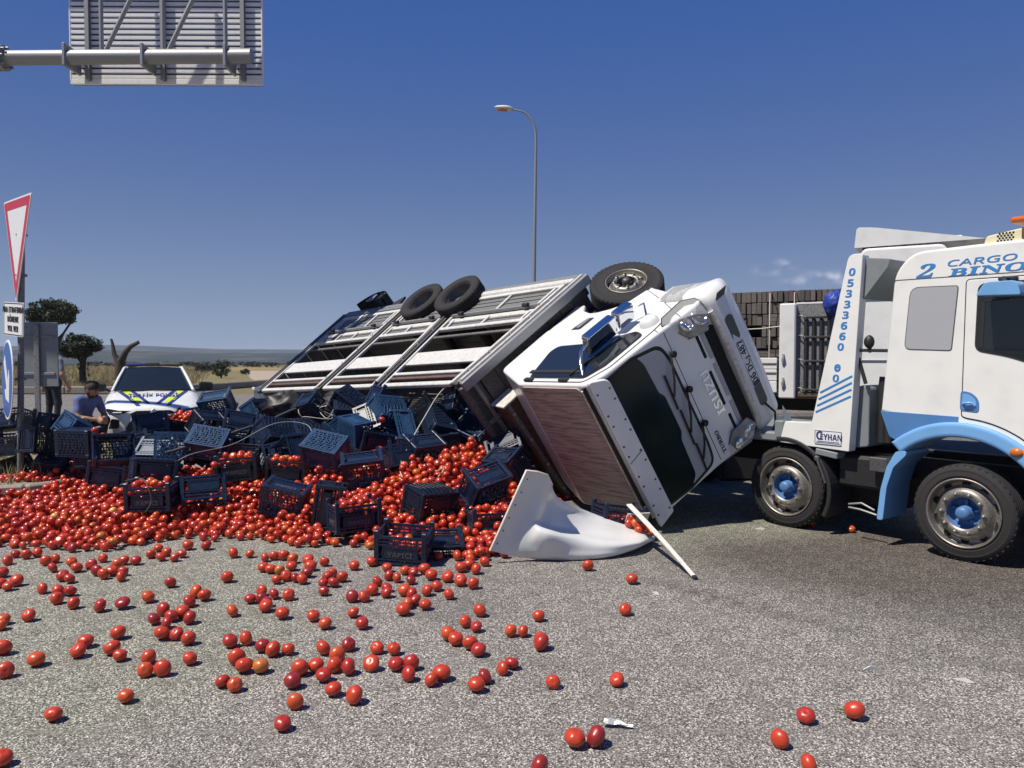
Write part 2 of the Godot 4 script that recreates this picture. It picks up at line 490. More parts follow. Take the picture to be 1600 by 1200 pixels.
func land() -> void:
	var nz := FastNoiseLite.new(); nz.seed = 5; nz.frequency = 0.01; nz.fractal_octaves = 4
	var nf := FastNoiseLite.new(); nf.seed = 6; nf.frequency = 0.35; nf.fractal_octaves = 4
	# ground: one sheet out to the horizon
	var b := MB.new()
	var rad := [0.0, 12.0, 25.0, 40.0, 55.0, 70.0, 85.0, 100.0, 120.0, 150.0, 200.0, 270.0, 360.0, 480.0, 640.0, 850.0, 1150.0, 1600.0, 2200.0, 3000.0]
	var at := func(i: int, k: int) -> Array:
		var a := TAU * k / 180.0
		var p := Vector3(sin(a) * rad[i], 0, -cos(a) * rad[i])
		p.y = -0.006 - smoothstep(130.0, 900.0, rad[i]) * 14.0
		var n := nz.get_noise_2d(p.x * 1.6, p.z * 1.6)
		var straw := Color(0.32, 0.25, 0.14).lerp(Color(0.2, 0.18, 0.1), clampf(n * 1.5 + 0.5, 0, 1))
		var scrub := Color(0.032, 0.042, 0.032).lerp(Color(0.11, 0.1, 0.07), smoothstep(0.1, 0.35, nz.get_noise_2d(p.x * 0.5 + 900, p.z * 0.9)))
		return [p, straw.lerp(scrub, smoothstep(105.0, 160.0, rad[i]))]
	b.smooth(1)
	for i in rad.size() - 1:
		for k in 180:
			var q := [at.call(i, k), at.call(i + 1, k), at.call(i + 1, k + 1), at.call(i, k + 1)]
			for t in [[0, 1, 2], [0, 2, 3]]:
				if i == 0 and t[1] == 2: continue
				for j in [t[0], t[2], t[1]]:
					b.tint(q[j][1]); b.st.add_vertex(q[j][0])
	struct("ground", b, M.earth)
	# far hills, two ranges
	for range_ in [[1250.0, 2200.0, 11.0, 31, 0.0016], [2300.0, 3600.0, 31.0, 47, 0.001]]:
		var hn := FastNoiseLite.new(); hn.seed = range_[3]; hn.frequency = range_[4]; hn.fractal_octaves = 4
		var h := MB.new()
		h.smooth(1)
		var pts := func(i: int, k: int) -> Array:
			var t := i / 14.0
			var a := TAU * k / 220.0
			var r: float = lerpf(range_[0], range_[1], t)
			var p := Vector3(sin(a) * r, 0, -cos(a) * r)
			var azim := rad_to_deg(atan2(p.x, -p.z))
			var left := 0.82 + 0.3 * exp(-pow((azim + 29.0) / 8.0, 2.0))
			p.y = -16.0 + (range_[2] + 16.0) * left * sin(PI * 0.5 * minf(t * 1.5, 1.0)) * (1.0 + 0.22 * hn.get_noise_2d(p.x, p.z)) - smoothstep(0.66, 1.0, t) * 40.0
			var n := hn.get_noise_2d(p.x * 5.0, p.z * 5.0)
			var c := Color(0.026, 0.036, 0.03).lerp(Color(0.085, 0.078, 0.06), smoothstep(0.16, 0.34, n)).lerp(Color(0.015, 0.024, 0.02), smoothstep(0.05, 0.3, -n))
			return [p, c]
		for i in 14:
			for k in 220:
				var q := [pts.call(i, k), pts.call(i + 1, k), pts.call(i + 1, k + 1), pts.call(i, k + 1)]
				for t in [[0, 2, 1], [0, 3, 2]]:
					for j in t:
						h.tint(q[j][1]); h.st.add_vertex(q[j][0])
		struct("hills", h, M.hill)
	# the carriageway: chippings, darker and browner towards the lorries, a long scrape
	b = MB.new()
	b.smooth(1)
	var xs := []
	var zs := []
	var v := -46.0
	while v < 46.0:
		xs.append(v); v += 0.12 if absf(v) < 7.0 else (0.5 if absf(v) < 14.0 else 3.0)
	v = 14.0
	while v > -34.0:
		zs.append(v); v -= 0.12 if v < 0.0 and v > -11.0 else (0.6 if v > -15.0 else 2.0)
	var shade := func(x: float, z: float) -> Color:
		var n := nf.get_noise_2d(x * 0.45, z * 0.45)
		var c := Color(0.92, 0.86, 0.79) * (0.94 + 0.2 * n)
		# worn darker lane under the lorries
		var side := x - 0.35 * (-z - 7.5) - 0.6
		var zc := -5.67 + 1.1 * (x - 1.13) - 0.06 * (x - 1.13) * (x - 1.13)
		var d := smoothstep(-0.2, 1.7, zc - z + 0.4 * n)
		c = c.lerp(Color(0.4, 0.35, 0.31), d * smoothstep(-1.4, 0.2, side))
		# the scrape: a dark, slightly curved band
		var e := exp(-pow((z - zc) / (0.1 + 0.06 * n), 2.0)) * smoothstep(0.5, 1.2, x) * (0.55 + 0.5 * nf.get_noise_2d(x * 2.0 + 30, z))
		c = c.lerp(Color(0.3, 0.28, 0.26), clampf(e, 0, 0.75))
		# oil and damp blotches
		var o := smoothstep(0.28, 0.5, nf.get_noise_2d(x * 0.9 + 77, z * 0.9))
		c = c.lerp(Color(0.55, 0.53, 0.5), o * 0.5)
		c = c.lerp(Color(0.86, 0.87, 0.7), 0.7 * smoothstep(0.0, 0.35, nf.get_noise_2d(x * 0.3 + 11.0, z * 0.3 + 5.0)))
		if z < -15.0: c = c.lerp(Color(0.62, 0.6, 0.57), 0.7)
		c.a = 1.0
		return c
	for i in zs.size() - 1:
		for k in xs.size() - 1:
			var q := [V(xs[k], 0, zs[i]), V(xs[k + 1], 0, zs[i]), V(xs[k + 1], 0, zs[i + 1]), V(xs[k], 0, zs[i + 1])]
			for t in [[0, 2, 1], [0, 3, 2]]:
				for j in t:
					b.tint(shade.call(q[j].x, q[j].z)); b.st.add_vertex(q[j])
	struct("road", b, M.asphalt)
	# traffic island with its kerb stones
	var isl := [Vector2(-5.62, -9.35), Vector2(-5.8, -9.1), Vector2(-6.1, -9.0), Vector2(-8.0, -8.75), Vector2(-12.0, -8.4), Vector2(-16.0, -8.4), Vector2(-16.0, -13.6), Vector2(-10.0, -14.4), Vector2(-6.6, -14.2), Vector2(-5.9, -13.4)]
	var top := MB.new()
	var idx := Geometry2D.triangulate_polygon(PackedVector2Array(top.inset(isl, 0.1)))
	var ip := top.inset(isl, 0.1)
	top.tint(Color(0.3, 0.25, 0.17))
	for i in range(0, idx.size(), 3):
		var a2: Vector2 = ip[idx[i]]; var b2: Vector2 = ip[idx[i + 1]]; var c2: Vector2 = ip[idx[i + 2]]
		top.tri(V(a2.x, 0.13, a2.y), V(b2.x, 0.13, b2.y), V(c2.x, 0.13, c2.y))
	var island := struct("traffic_island", top, M.earth)
	var dense := []
	for i in isl.size():
		var p0: Vector2 = isl[i]
		var p1: Vector2 = isl[(i + 1) % isl.size()]
		var n := maxi(1, roundi(p0.distance_to(p1) / 0.75))
		for k in n: dense.append(p0.lerp(p1, float(k) / n))
	for i in dense.size():
		var p0: Vector2 = dense[i]
		var p1: Vector2 = dense[(i + 1) % dense.size()]
		var k := MB.new()
		var mid := (p0 + p1) * 0.5
		var d := (p1 - p0).normalized()
		var l := p0.distance_to(p1) - 0.008
		k.cbox(Vector3.ZERO, Vector3(l, 0.19 + rng.randf() * 0.008, 0.13), 0.022)
		var o := part("kerb_stone", k, M.concrete, island, Transform3D(Basis(V(d.x, 0, d.y), Vector3.UP, V(-d.y, 0, d.x)), V(mid.x, 0.062, mid.y)))
	# far kerbs and the dirt track
	var far := MB.new()
	var line := func(pts: Array, w: float, h: float) -> void:
		for i in pts.size() - 1: far.bar(pts[i] + V(0, h * 0.5, 0), pts[i + 1] + V(0, h * 0.5, 0), w, h)
	var curve := []
	for i in 15:
		var t := i / 14.0
		curve.append(V(lerpf(-60.0, -16.4, t), 0, -33.6))
	for i in 9:
		var t := i / 8.0
		curve.append(V(-16.4 + 2.9 * sin(t * PI * 0.5), 0, -33.6 - 9.0 * (1 - cos(t * PI * 0.5)) - 4.0 * t))
	line.call(curve, 0.3, 0.34)
	struct("kerb", far, M.kerb_dark)
	var tr := MB.new()
	tr.tint(Color(0.42, 0.36, 0.28))
	for i in 10:
		var z0 := -33.9 - i * 5.0
		var z1 := z0 - 5.0
		var wob := sin(i * 0.9) * 0.5
		var x0 := -12.0 - (i * 5.0) * 0.36
		tr.quad(V(x0 + 0.9 + wob * 0.3, 0.004, z0), V(x0 + 6.5, 0.004, z0), V(x0 + 5.0, 0.004, z1), V(x0 - 0.7 + sin((i + 1) * 0.9) * 0.15, 0.004, z1))
	struct("path", tr, M.earth)
	# dry grass
	var tuft := MB.new()
	for k in 7:
		var a := k * 0.9
		var w := V(cos(a), 0, sin(a)) * 0.016
		var lean := V(cos(a * 1.7), 0, sin(a * 1.7)) * 0.16
		var base := V(cos(a * 2.3), 0, sin(a * 2.3)) * 0.08
		tuft.tint(Color.WHITE)
		tuft.tri(base - w, base + w, base + lean + V(0, 0.42 + 0.1 * sin(k * 2.0), 0))
	var spots := []
	var cols := []
	for i in 26000:
		var z := -34.6 - pow(rng.randf(), 1.6) * 75.0
		var x := rng.randf_range(-0.95, 0.35) * -z
		var tx := -12.0 + (z + 33.9) * 0.36
		if x > tx - 2.4 and x < tx + 6.2: continue
		if x > -16.5 and z > -46.0: continue
		var s := rng.randf_range(0.45, 1.05) * (1.0 + 0.5 * nz.get_noise_2d(x * 9.0, z * 9.0))
		spots.append(Transform3D(Basis(Vector3.UP, rng.randf() * TAU).scaled(V(s * 1.6, s, s * 1.6)), V(x, -0.01, z)))
		cols.append(Color(0.42, 0.33, 0.18).lerp(Color(0.2, 0.19, 0.09), rng.randf()) * rng.randf_range(0.8, 1.15))
	scatter("dry_grass", tuft.mesh(), M.straw, spots, cols)
	spots = []; cols = []
	for i in 420:
		var p := Vector2(rng.randf_range(-8.6, -5.75), rng.randf_range(-13.4, -9.2))
		if not Geometry2D.is_point_in_polygon(p, PackedVector2Array(isl)): continue
		var s := rng.randf_range(0.25, 0.7)
		spots.append(Transform3D(Basis(Vector3.UP, rng.randf() * TAU).scaled(V(s, s * rng.randf_range(0.5, 1.1), s)), V(p.x, 0.12, p.y)))
		cols.append([Color(0.1, 0.13, 0.05), Color(0.4, 0.33, 0.18), Color(0.22, 0.22, 0.1)][rng.randi() % 3])
	scatter("weeds", tuft.mesh(), M.straw, spots, cols)

func scatter(called: String, mesh: Mesh, m: Material, spots: Array, cols: Array) -> MultiMeshInstance3D:
	var mm := MultiMesh.new()
	mm.transform_format = MultiMesh.TRANSFORM_3D
	mm.use_colors = true
	mm.mesh = mesh
	mm.instance_count = spots.size()
	for i in spots.size():
		mm.set_instance_transform(i, spots[i])
		mm.set_instance_color(i, cols[i])
	var o := MultiMeshInstance3D.new()
	o.name = called; o.multimesh = mm; o.material_override = m
	add_child(o, true)
	o.set_meta("kind", "stuff")
	return o

# ---------------------------------------------------------------- trees
func crown(at: Vector3, r: Vector3, clumps: int, leaves: int, col: Color, sd: int, flat_base := 0.3) -> MB:
	var b := MB.new()
	var g := RandomNumberGenerator.new(); g.seed = sd
	for c in clumps:
		var d := V(g.randfn(), g.randfn(), g.randfn()).normalized() * pow(g.randf(), 0.35)
		if d.y < -flat_base: d.y = -flat_base + g.randf() * 0.2
		var cp := at + d * r * 0.86
		var cr := r * g.randf_range(0.16, 0.3)
		var tone := g.randf_range(0.55, 1.35)
		for i in leaves:
			var q := V(g.randfn(), g.randfn(), g.randfn()).normalized() * pow(g.randf(), 0.5)
			var p := cp + q * cr
			var u := V(g.randfn(), g.randfn(), g.randfn()).normalized() * r.x * 0.085
			var w := V(g.randfn(), g.randfn(), g.randfn()).normalized() * r.x * 0.06
			b.tint(col * tone * g.randf_range(0.75, 1.3))
			b.tri(p - u, p + w, p + u)
	return b

func trunk(pts: Array, rad: Array) -> MB:
	var b := MB.new()
	b.tube(pts, rad, 8)
	return b

func trees() -> void:
	var green := Color(0.045, 0.055, 0.028)
	# two clipped pines
	var t := thing("pine_tree", "round clipped pine with a broad flat-bottomed crown rising behind the grey sign back", "tree", Transform3D(Basis(), V(-20.6, 0, -34.5)), "pines by the field")
	part("trunk", trunk([V(0, -0.1, 0), V(0.05, 0.9, 0), V(-0.02, 1.9, 0), V(0.05, 2.9, 0)], [0.2, 0.16, 0.13, 0.08]), M.bark, t)
	for k in 5:
		var a := k * 1.3
		part("limb", trunk([V(0, 1.7 + k * 0.12, 0), V(cos(a) * 0.5, 2.7, sin(a) * 0.5), V(cos(a) * 0.95, 3.3, sin(a) * 0.8)], [0.07, 0.05, 0.02]), M.bark, t)
	part("crown", crown(V(0, 3.55, 0), V(1.15, 0.7, 1.1), 120, 70, green, 1, 0.6), M.leaf, t)
	t = thing("pine_tree", "leaning clipped pine with a shaggy leafy trunk left of the bare stump", "tree", Transform3D(Basis(), V(-23.0, 0, -41.0)), "pines by the field")
	part("trunk", trunk([V(0.12, -0.1, 0), V(0.06, 0.8, 0), V(0.15, 1.6, 0), V(0.05, 2.1, 0)], [0.2, 0.16, 0.13, 0.09]), M.bark, t)
	for k in 4:
		var a := k * 1.6 + 0.4
		part("limb", trunk([V(0.1, 1.2, 0), V(cos(a) * 0.4, 1.8, sin(a) * 0.4), V(cos(a) * 0.8, 2.1, sin(a) * 0.7)], [0.07, 0.05, 0.02]), M.bark, t)
	var cr := crown(V(-0.1, 2.15, 0), V(1.25, 0.7, 1.1), 90, 75, green, 2, 0.8)
	part("crown", cr, M.leaf, t)
	part("trunk_foliage", crown(V(0.15, 0.95, 0), V(0.32, 0.75, 0.32), 26, 70, green * 0.9, 3, 1.0), M.leaf, t)
	# the bare pollard
	t = thing("bare_tree", "bare pollarded tree with two cut arms in a Y beside the police car", "tree", Transform3D(Basis(), V(-20.4, 0, -40.0)))
	part("trunk", trunk([V(0, -0.1, 0), V(-0.05, 0.7, 0), V(-0.02, 1.35, 0)], [0.3, 0.25, 0.24]), M.bark, t)
	part("limb", trunk([V(-0.05, 1.3, 0), V(-0.3, 1.75, 0), V(-0.38, 2.3, 0), V(-0.45, 2.55, 0)], [0.2, 0.12, 0.08, 0.06]), M.bark, t)
	part("limb", trunk([V(0.0, 1.3, 0), V(0.3, 1.85, 0.05), V(0.55, 2.15, 0), V(0.98, 2.38, 0)], [0.22, 0.16, 0.13, 0.1]), M.bark, t)
	part("limb", trunk([V(-0.1, 1.1, 0), V(-0.45, 1.25, 0), V(-0.6, 1.2, 0)], [0.1, 0.06, 0.05]), M.bark, t)
	part("trunk_foliage", crown(V(0.05, 1.1, 0), V(0.42, 0.5, 0.4), 12, 50, green, 6, 1.0), M.leaf, t)
	# shrubs on the plain
	var bush := [[-21.6, -57.0, 0.75, 1.35, "dark round bush alone in the dry field right of the police car"], [-23.6, -68.0, 0.5, 0.5, "low wide bush behind the round one in the dry field"], [-33.0, -66.0, 1.0, 0.9, "low bush above the police car's roof lights"], [-29.8, -75.0, 1.4, 0.8, "thin scrubby bush on the far edge of the dry field"]]
	for i in bush.size():
		var q: Array = bush[i]
		t = thing("field_bush", q[4], "bush", Transform3D(Basis(), V(q[0], 0, q[1])), "bushes in the dry field")
		part("crown", crown(V(0, q[3] * 0.5, 0), V(q[2], q[3] * 0.55, q[2]), 46, 60, Color(0.03, 0.037, 0.022), 10 + i, 0.95), M.leaf, t)
		part("stem", trunk([V(0, -0.1, 0), V(0.03, q[3] * 0.5, 0)], [0.07, 0.04]), M.bark, t)
	# the hedge line on the far edge of the field is one mass
	var far := []
	var cols := []
	var blob := crown(Vector3.ZERO, V(1.6, 0.8, 1.3), 14, 40, Color(1, 1, 1), 77, 0.9).mesh()
	for i in 240:
		var x := -105.0 + i * 0.75 + rng.randf_range(-0.3, 0.3)
		var s := rng.randf_range(0.35, 0.95)
		far.append(Transform3D(Basis(Vector3.UP, rng.randf() * TAU).scaled(V(s, s * 0.8, s)), V(x, 0.3, -112.0 + rng.randf_range(-5, 5))))
		cols.append(Color(0.035, 0.045, 0.028) * rng.randf_range(0.7, 1.5))
	scatter("scrub", blob, M.leaf, far, cols)

# ---------------------------------------------------------------- gantry sign seen from behind
func gantry() -> void:
	var g := thing("overhead_sign", "back of a large overhead road sign on a galvanised pipe arm", "road sign", Transform3D(Basis(Vector3.UP, 0.01), V(-5.757, 0, -13.0)))
	var y0 := 6.21
	for i in 24:
		var s := MB.new()
		s.prism([Vector2(-0.004, 0.0), Vector2(0.013, 0.008), Vector2(0.013, 0.056), Vector2(-0.004, 0.062), Vector2(-0.03, 0.06), Vector2(-0.03, 0.002)], -1.58, 1.58)
		part("sheet_slat", s, M.sign_back, g, Transform3D(Basis(Vector3.UP, -PI / 2), V(0, y0 + 0.1 + i * 0.092, 0)))
	var f := MB.new()
	f.cbox(V(0, y0 + 0.05, -0.01), V(3.2, 0.1, 0.05), 0.01)
	part("edge_frame", f, M.sign_back, g)
	for x in [-1.59, 1.59]:
		f = MB.new(); f.cbox(V(x, y0 + 1.2, -0.012), V(0.024, 2.3, 0.06), 0.006)
		part("edge_frame", f, M.sign_back, g)
	f = MB.new(); f.cbox(V(0, y0 + 0.4, -0.05), V(3.16, 0.8, 0.02), 0.004); f.cbox(V(0, y0 + 1.5, -0.05), V(3.16, 1.6, 0.02), 0.004)
	part("sign_face", f, M.sign_blue, g)
	for x in [-1.27, -0.03, 1.29]:
		var p := MB.new()
		p.cbox(V(x, y0 + 1.25, 0.09), V(0.07, 2.4, 0.02), 0.004); p.cbox(V(x, y0 + 1.25, 0.05), V(0.016, 2.4, 0.08), 0.003); p.cbox(V(x, y0 + 1.25, 0.02), V(0.07, 2.4, 0.012), 0.003)
		part("upright_beam", p, M.galvanised, g)
		var c := MB.new()
		c.cbox(V(x - 0.14, y0 + 0.3, 0.3), V(0.05, 0.36, 0.5), 0.01); c.cbox(V(x - 0.14, y0 + 0.42, 0.1), V(0.12, 0.05, 0.2), 0.01)
		part("clamp", c, M.galvanised, g)
	var zz := 0.42
	for x in [-0.86, 0.13, 1.13]:
		var p := MB.new(); p.tube([V(x, y0 + 0.4, zz), V(x, y0 + 2.5, zz)], 0.034, 10)
		part("truss_rod", p, M.galvanised, g)
	for q in [[-0.8, 0.0], [0.2, 1.0]]:
		var p := MB.new(); p.tube([V(q[0], y0 + 0.38, zz), V(q[1] - 0.02, y0 + 1.95, zz)], 0.036, 10)
		part("truss_rod", p, M.galvanised, g)
	var arm := MB.new()
	arm.tube([V(-2.55, y0 + 0.27, zz), V(-1.45, y0 + 0.285, zz), V(1.55, y0 + 0.32, zz)], 0.115, 20)
	part("pipe_arm", arm, M.galvanised, g)
	arm = MB.new(); arm.tube([V(-9.0, y0 + 0.22, zz), V(-2.5, y0 + 0.27, zz)], 0.105, 20)
	part("pipe_arm", arm, M.galvanised, g)
	var fx := -2.5
	arm = MB.new(); arm.tube([V(fx - 0.06, y0 + 0.27, zz), V(fx, y0 + 0.27, zz)], 0.2, 20); arm.tube([V(fx + 0.03, y0 + 0.27, zz), V(fx + 0.09, y0 + 0.27, zz)], 0.2, 20)
	for k in 8:
		var bz := V(0, 0.165 * sin(k * PI / 4), zz + 0.165 * cos(k * PI / 4))
		arm.tube([V(fx - 0.12, y0 + 0.27, 0) + bz, V(fx + 0.15, y0 + 0.27, 0) + bz], 0.018, 6)
	part("flange", arm, M.galvanised, g)
	# the upper chord and walkway, out of the frame above, that shade the top of the sheet
	arm = MB.new(); arm.tube([V(-9.0, y0 + 3.0, zz), V(1.5, y0 + 3.0, zz)], 0.1, 16)
	arm.cbox(V(-0.1, y0 + 3.85, 0.47), V(3.6, 0.05, 0.54), 0.01)
	part("upper_chord", arm, M.galvanised, g)
	arm = MB.new(); arm.tube([V(-9.0, 0, zz), V(-9.0, y0 + 3.2, zz)], [0.22, 0.17], 20)
	part("mast", arm, M.galvanised, g)

# ---------------------------------------------------------------- road signs
func letters(parent: Node, called: String, text: String, h: float, m: Material, at: Transform3D, font := "Droid Sans", weight := 700, squash := 1.0) -> MeshInstance3D:
	var t := TextMesh.new()
	var f := SystemFont.new()
	f.font_names = PackedStringArray([font]); f.font_weight = weight
	t.font = f; t.text = text; t.font_size = 64; t.pixel_size = h / 46.0; t.depth = 0.003; t.curve_step = 1.5
	t.horizontal_alignment = HORIZONTAL_ALIGNMENT_CENTER
	return part(called, t, m, parent, at * Transform3D(Basis().scaled(V(squash, 1, 1)), Vector3.ZERO))

func disc(r: float, t: float, n := 40) -> MB:
	var b := MB.new()
	b.lathe([Vector2(0, t), Vector2(r - 0.003, t), Vector2(r, t - 0.003), Vector2(r, 0), Vector2(0, 0)], n, TAU, 0.0, -1)
	return b

func road_signs() -> void:
	# a leaning steel post with three plates, seen nearly edge on
	var base := V(-6.28, 0.1, -9.75)
	var s := thing("sign_post", "leaning steel post with give-way triangle, text plate and blue arrow disc", "road sign", Transform3D(Basis(), base))
	var topv := V(0.17, 3.2, 0.11)
	var p := MB.new()
	p.tube([V(0, -0.1, 0), topv], 0.036, 12)
	part("post", p, M.weathered_steel, s)
	var n := V(-0.72, 0, 0.69).normalized()
	var e := V(0.69, 0, 0.72).normalized()
	var along := func(h: float) -> Vector3: return topv * (h / topv.y)
	var up := topv.normalized()
	var fr := func(h: float, off: float) -> Transform3D:
		var nn := e.cross(up).normalized() * -1.0
		if nn.dot(n) < 0: nn = -nn
		return Transform3D(Basis(up.cross(nn).normalized(), up, nn), along.call(h) + nn * off)
	var w := 1.5
	var tri := [Vector2(-w / 2, w * 0.866), Vector2(w / 2, w * 0.866), Vector2(0, 0)]
	var b := MB.new(); b.prism(round_poly(tri, 0.05), 0, 0.012)
	var g := part("give_way_plate", b, M.sign_white, s, fr.call(2.25, 0.045))
	var outer := round_poly(b.inset(tri, 0.022), 0.04)
	var inner := round_poly(b.inset(tri, 0.125), 0.02)
	var ring := MB.new()
	for i in outer.size():
		var j := (i + 1) % outer.size()
		ring.quad(V(outer[i].x, outer[i].y, 0.015), V(outer[j].x, outer[j].y, 0.015), V(inner[j].x, inner[j].y, 0.015), V(inner[i].x, inner[i].y, 0.015))
	part("red_border", ring, M.sign_red, g)
	b = MB.new(); b.prism(round_poly([Vector2(-0.36, 0), Vector2(0.36, 0), Vector2(0.36, 0.42), Vector2(-0.36, 0.42)], 0.03), 0, 0.012)
	var tp := part("text_plate", b, M.sign_white, s, fr.call(1.84, 0.045) * Transform3D(Basis(Vector3.UP, 0.1), V(0.0, 0, 0.03)))
	var k := 0
	for line in ["ADA ETRAFINDA", "DÖNENE", "YOL VER"]:
		letters(tp, "lettering", line, 0.072, M.print_black, Transform3D(Basis(), V(0, 0.325 - k * 0.118, 0.016)))
		k += 1
	var bd := MB.new()
	for q in [[0, 0.405, 0.66, 0.01], [0, 0.015, 0.66, 0.01], [-0.335, 0.21, 0.01, 0.4], [0.335, 0.21, 0.01, 0.4]]: bd.box(V(q[0], q[1], 0.0135), V(q[2], q[3], 0.003))
	part("plate_border", bd, M.print_black, tp)
	var bp := part("arrow_disc", disc(0.5, 0.012), M.sign_white, s, fr.call(1.29, 0.045) * Transform3D(Basis(Vector3.UP, -0.07), V(0, 0, 0.09)))
	part("blue_field", disc(0.47, 0.004), M.sign_blue, bp, Transform3D(Basis(), V(0, 0, 0.012)))
	var ar := MB.new()
	ar.xf = Transform3D(Basis(Vector3.BACK, -2.4), V(0, 0, 0.0))
	ar.prism([Vector2(-0.07, -0.34), Vector2(0.07, -0.34), Vector2(0.07, 0.08), Vector2(0.21, 0.0), Vector2(0.21, 0.14), Vector2(0, 0.36), Vector2(-0.21, 0.14), Vector2(-0.21, 0.0), Vector2(-0.07, 0.08)], 0.0165, 0.019)
	part("white_arrow", ar, M.sign_white, bp)
	for h in [2.6, 3.1, 1.95, 2.15, 1.3]:
		var c := MB.new(); c.cbox(along.call(h), V(0.1, 0.035, 0.1), 0.008)
		part("bracket", c, M.weathered_steel, s)
	# the back of a plain square sign
	var q := thing("square_sign", "plain grey back of a rectangular sign on a flat post", "road sign", Transform3D(Basis(Vector3.UP, 0.06), V(-9.0, 0.0, -14.6)))
	b = MB.new(); b.cbox(V(0, 1.715, 0), V(0.74, 1.22, 0.03), 0.008)
	part("panel", b, M.grey_back, q)
	b = MB.new(); b.cbox(V(0, 1.14, 0.045), V(0.1, 2.28, 0.05), 0.008)
	part("post", b, M.weathered_steel, q)
	for h in [1.35, 2.05]:
		b = MB.new(); b.cbox(V(0, h, 0.025), V(0.62, 0.05, 0.02), 0.004)
		part("rail", b, M.grey_back, q)

func street_lamp() -> void:
	var l := thing("street_lamp", "tall grey street lamp with a curved arm behind the overturned lorry", "street lamp", Transform3D(Basis(), V(0.74, 0, -26.0)))
	var p := MB.new()
	var pts := [V(0, 0, 0), V(0.0, 4.0, 0), V(0.06, 8.6, 0)]
	var rad := [0.085, 0.065, 0.042]
	for i in 9:
		var a := PI * 0.5 * i / 8.0
		pts.append(V(0.06 - 0.62 * (1 - cos(a)), 9.0 + 0.95 * sin(a) * 0.92, 0)); rad.append(0.04 - 0.01 * i / 8.0)
	pts.append(V(-0.74, 9.91, 0)); rad.append(0.03)
	p.tube(pts, rad, 12)
	part("pole", p, M.galvanised, l)
	var h := MB.new()
	h.xf = Transform3D(Basis(Vector3.BACK, -0.1), V(-0.72, 9.93, 0))
	var rows := []
	for i in 9:
		var t := i / 8.0
		var r := 0.055 + 0.1 * sin(PI * pow(t, 0.7)) 
		if i == 8: r = 0.015
		var ring := []
		for k in 13:
			var a := TAU * k / 12
			ring.append(V(-t * 0.62, sin(a) * r * 0.55, cos(a) * r))
		rows.append(ring)
	h.grid(rows)
	part("lamp_head", h, M.lamp_grey, l)
	h = MB.new(); h.xf = Transform3D(Basis(Vector3.BACK, -0.1), V(-0.72, 9.93, 0)); h.cbox(V(-0.34, -0.075, 0), V(0.34, 0.04, 0.2), 0.015)
	part("lamp_glass", h, M.amber, l)

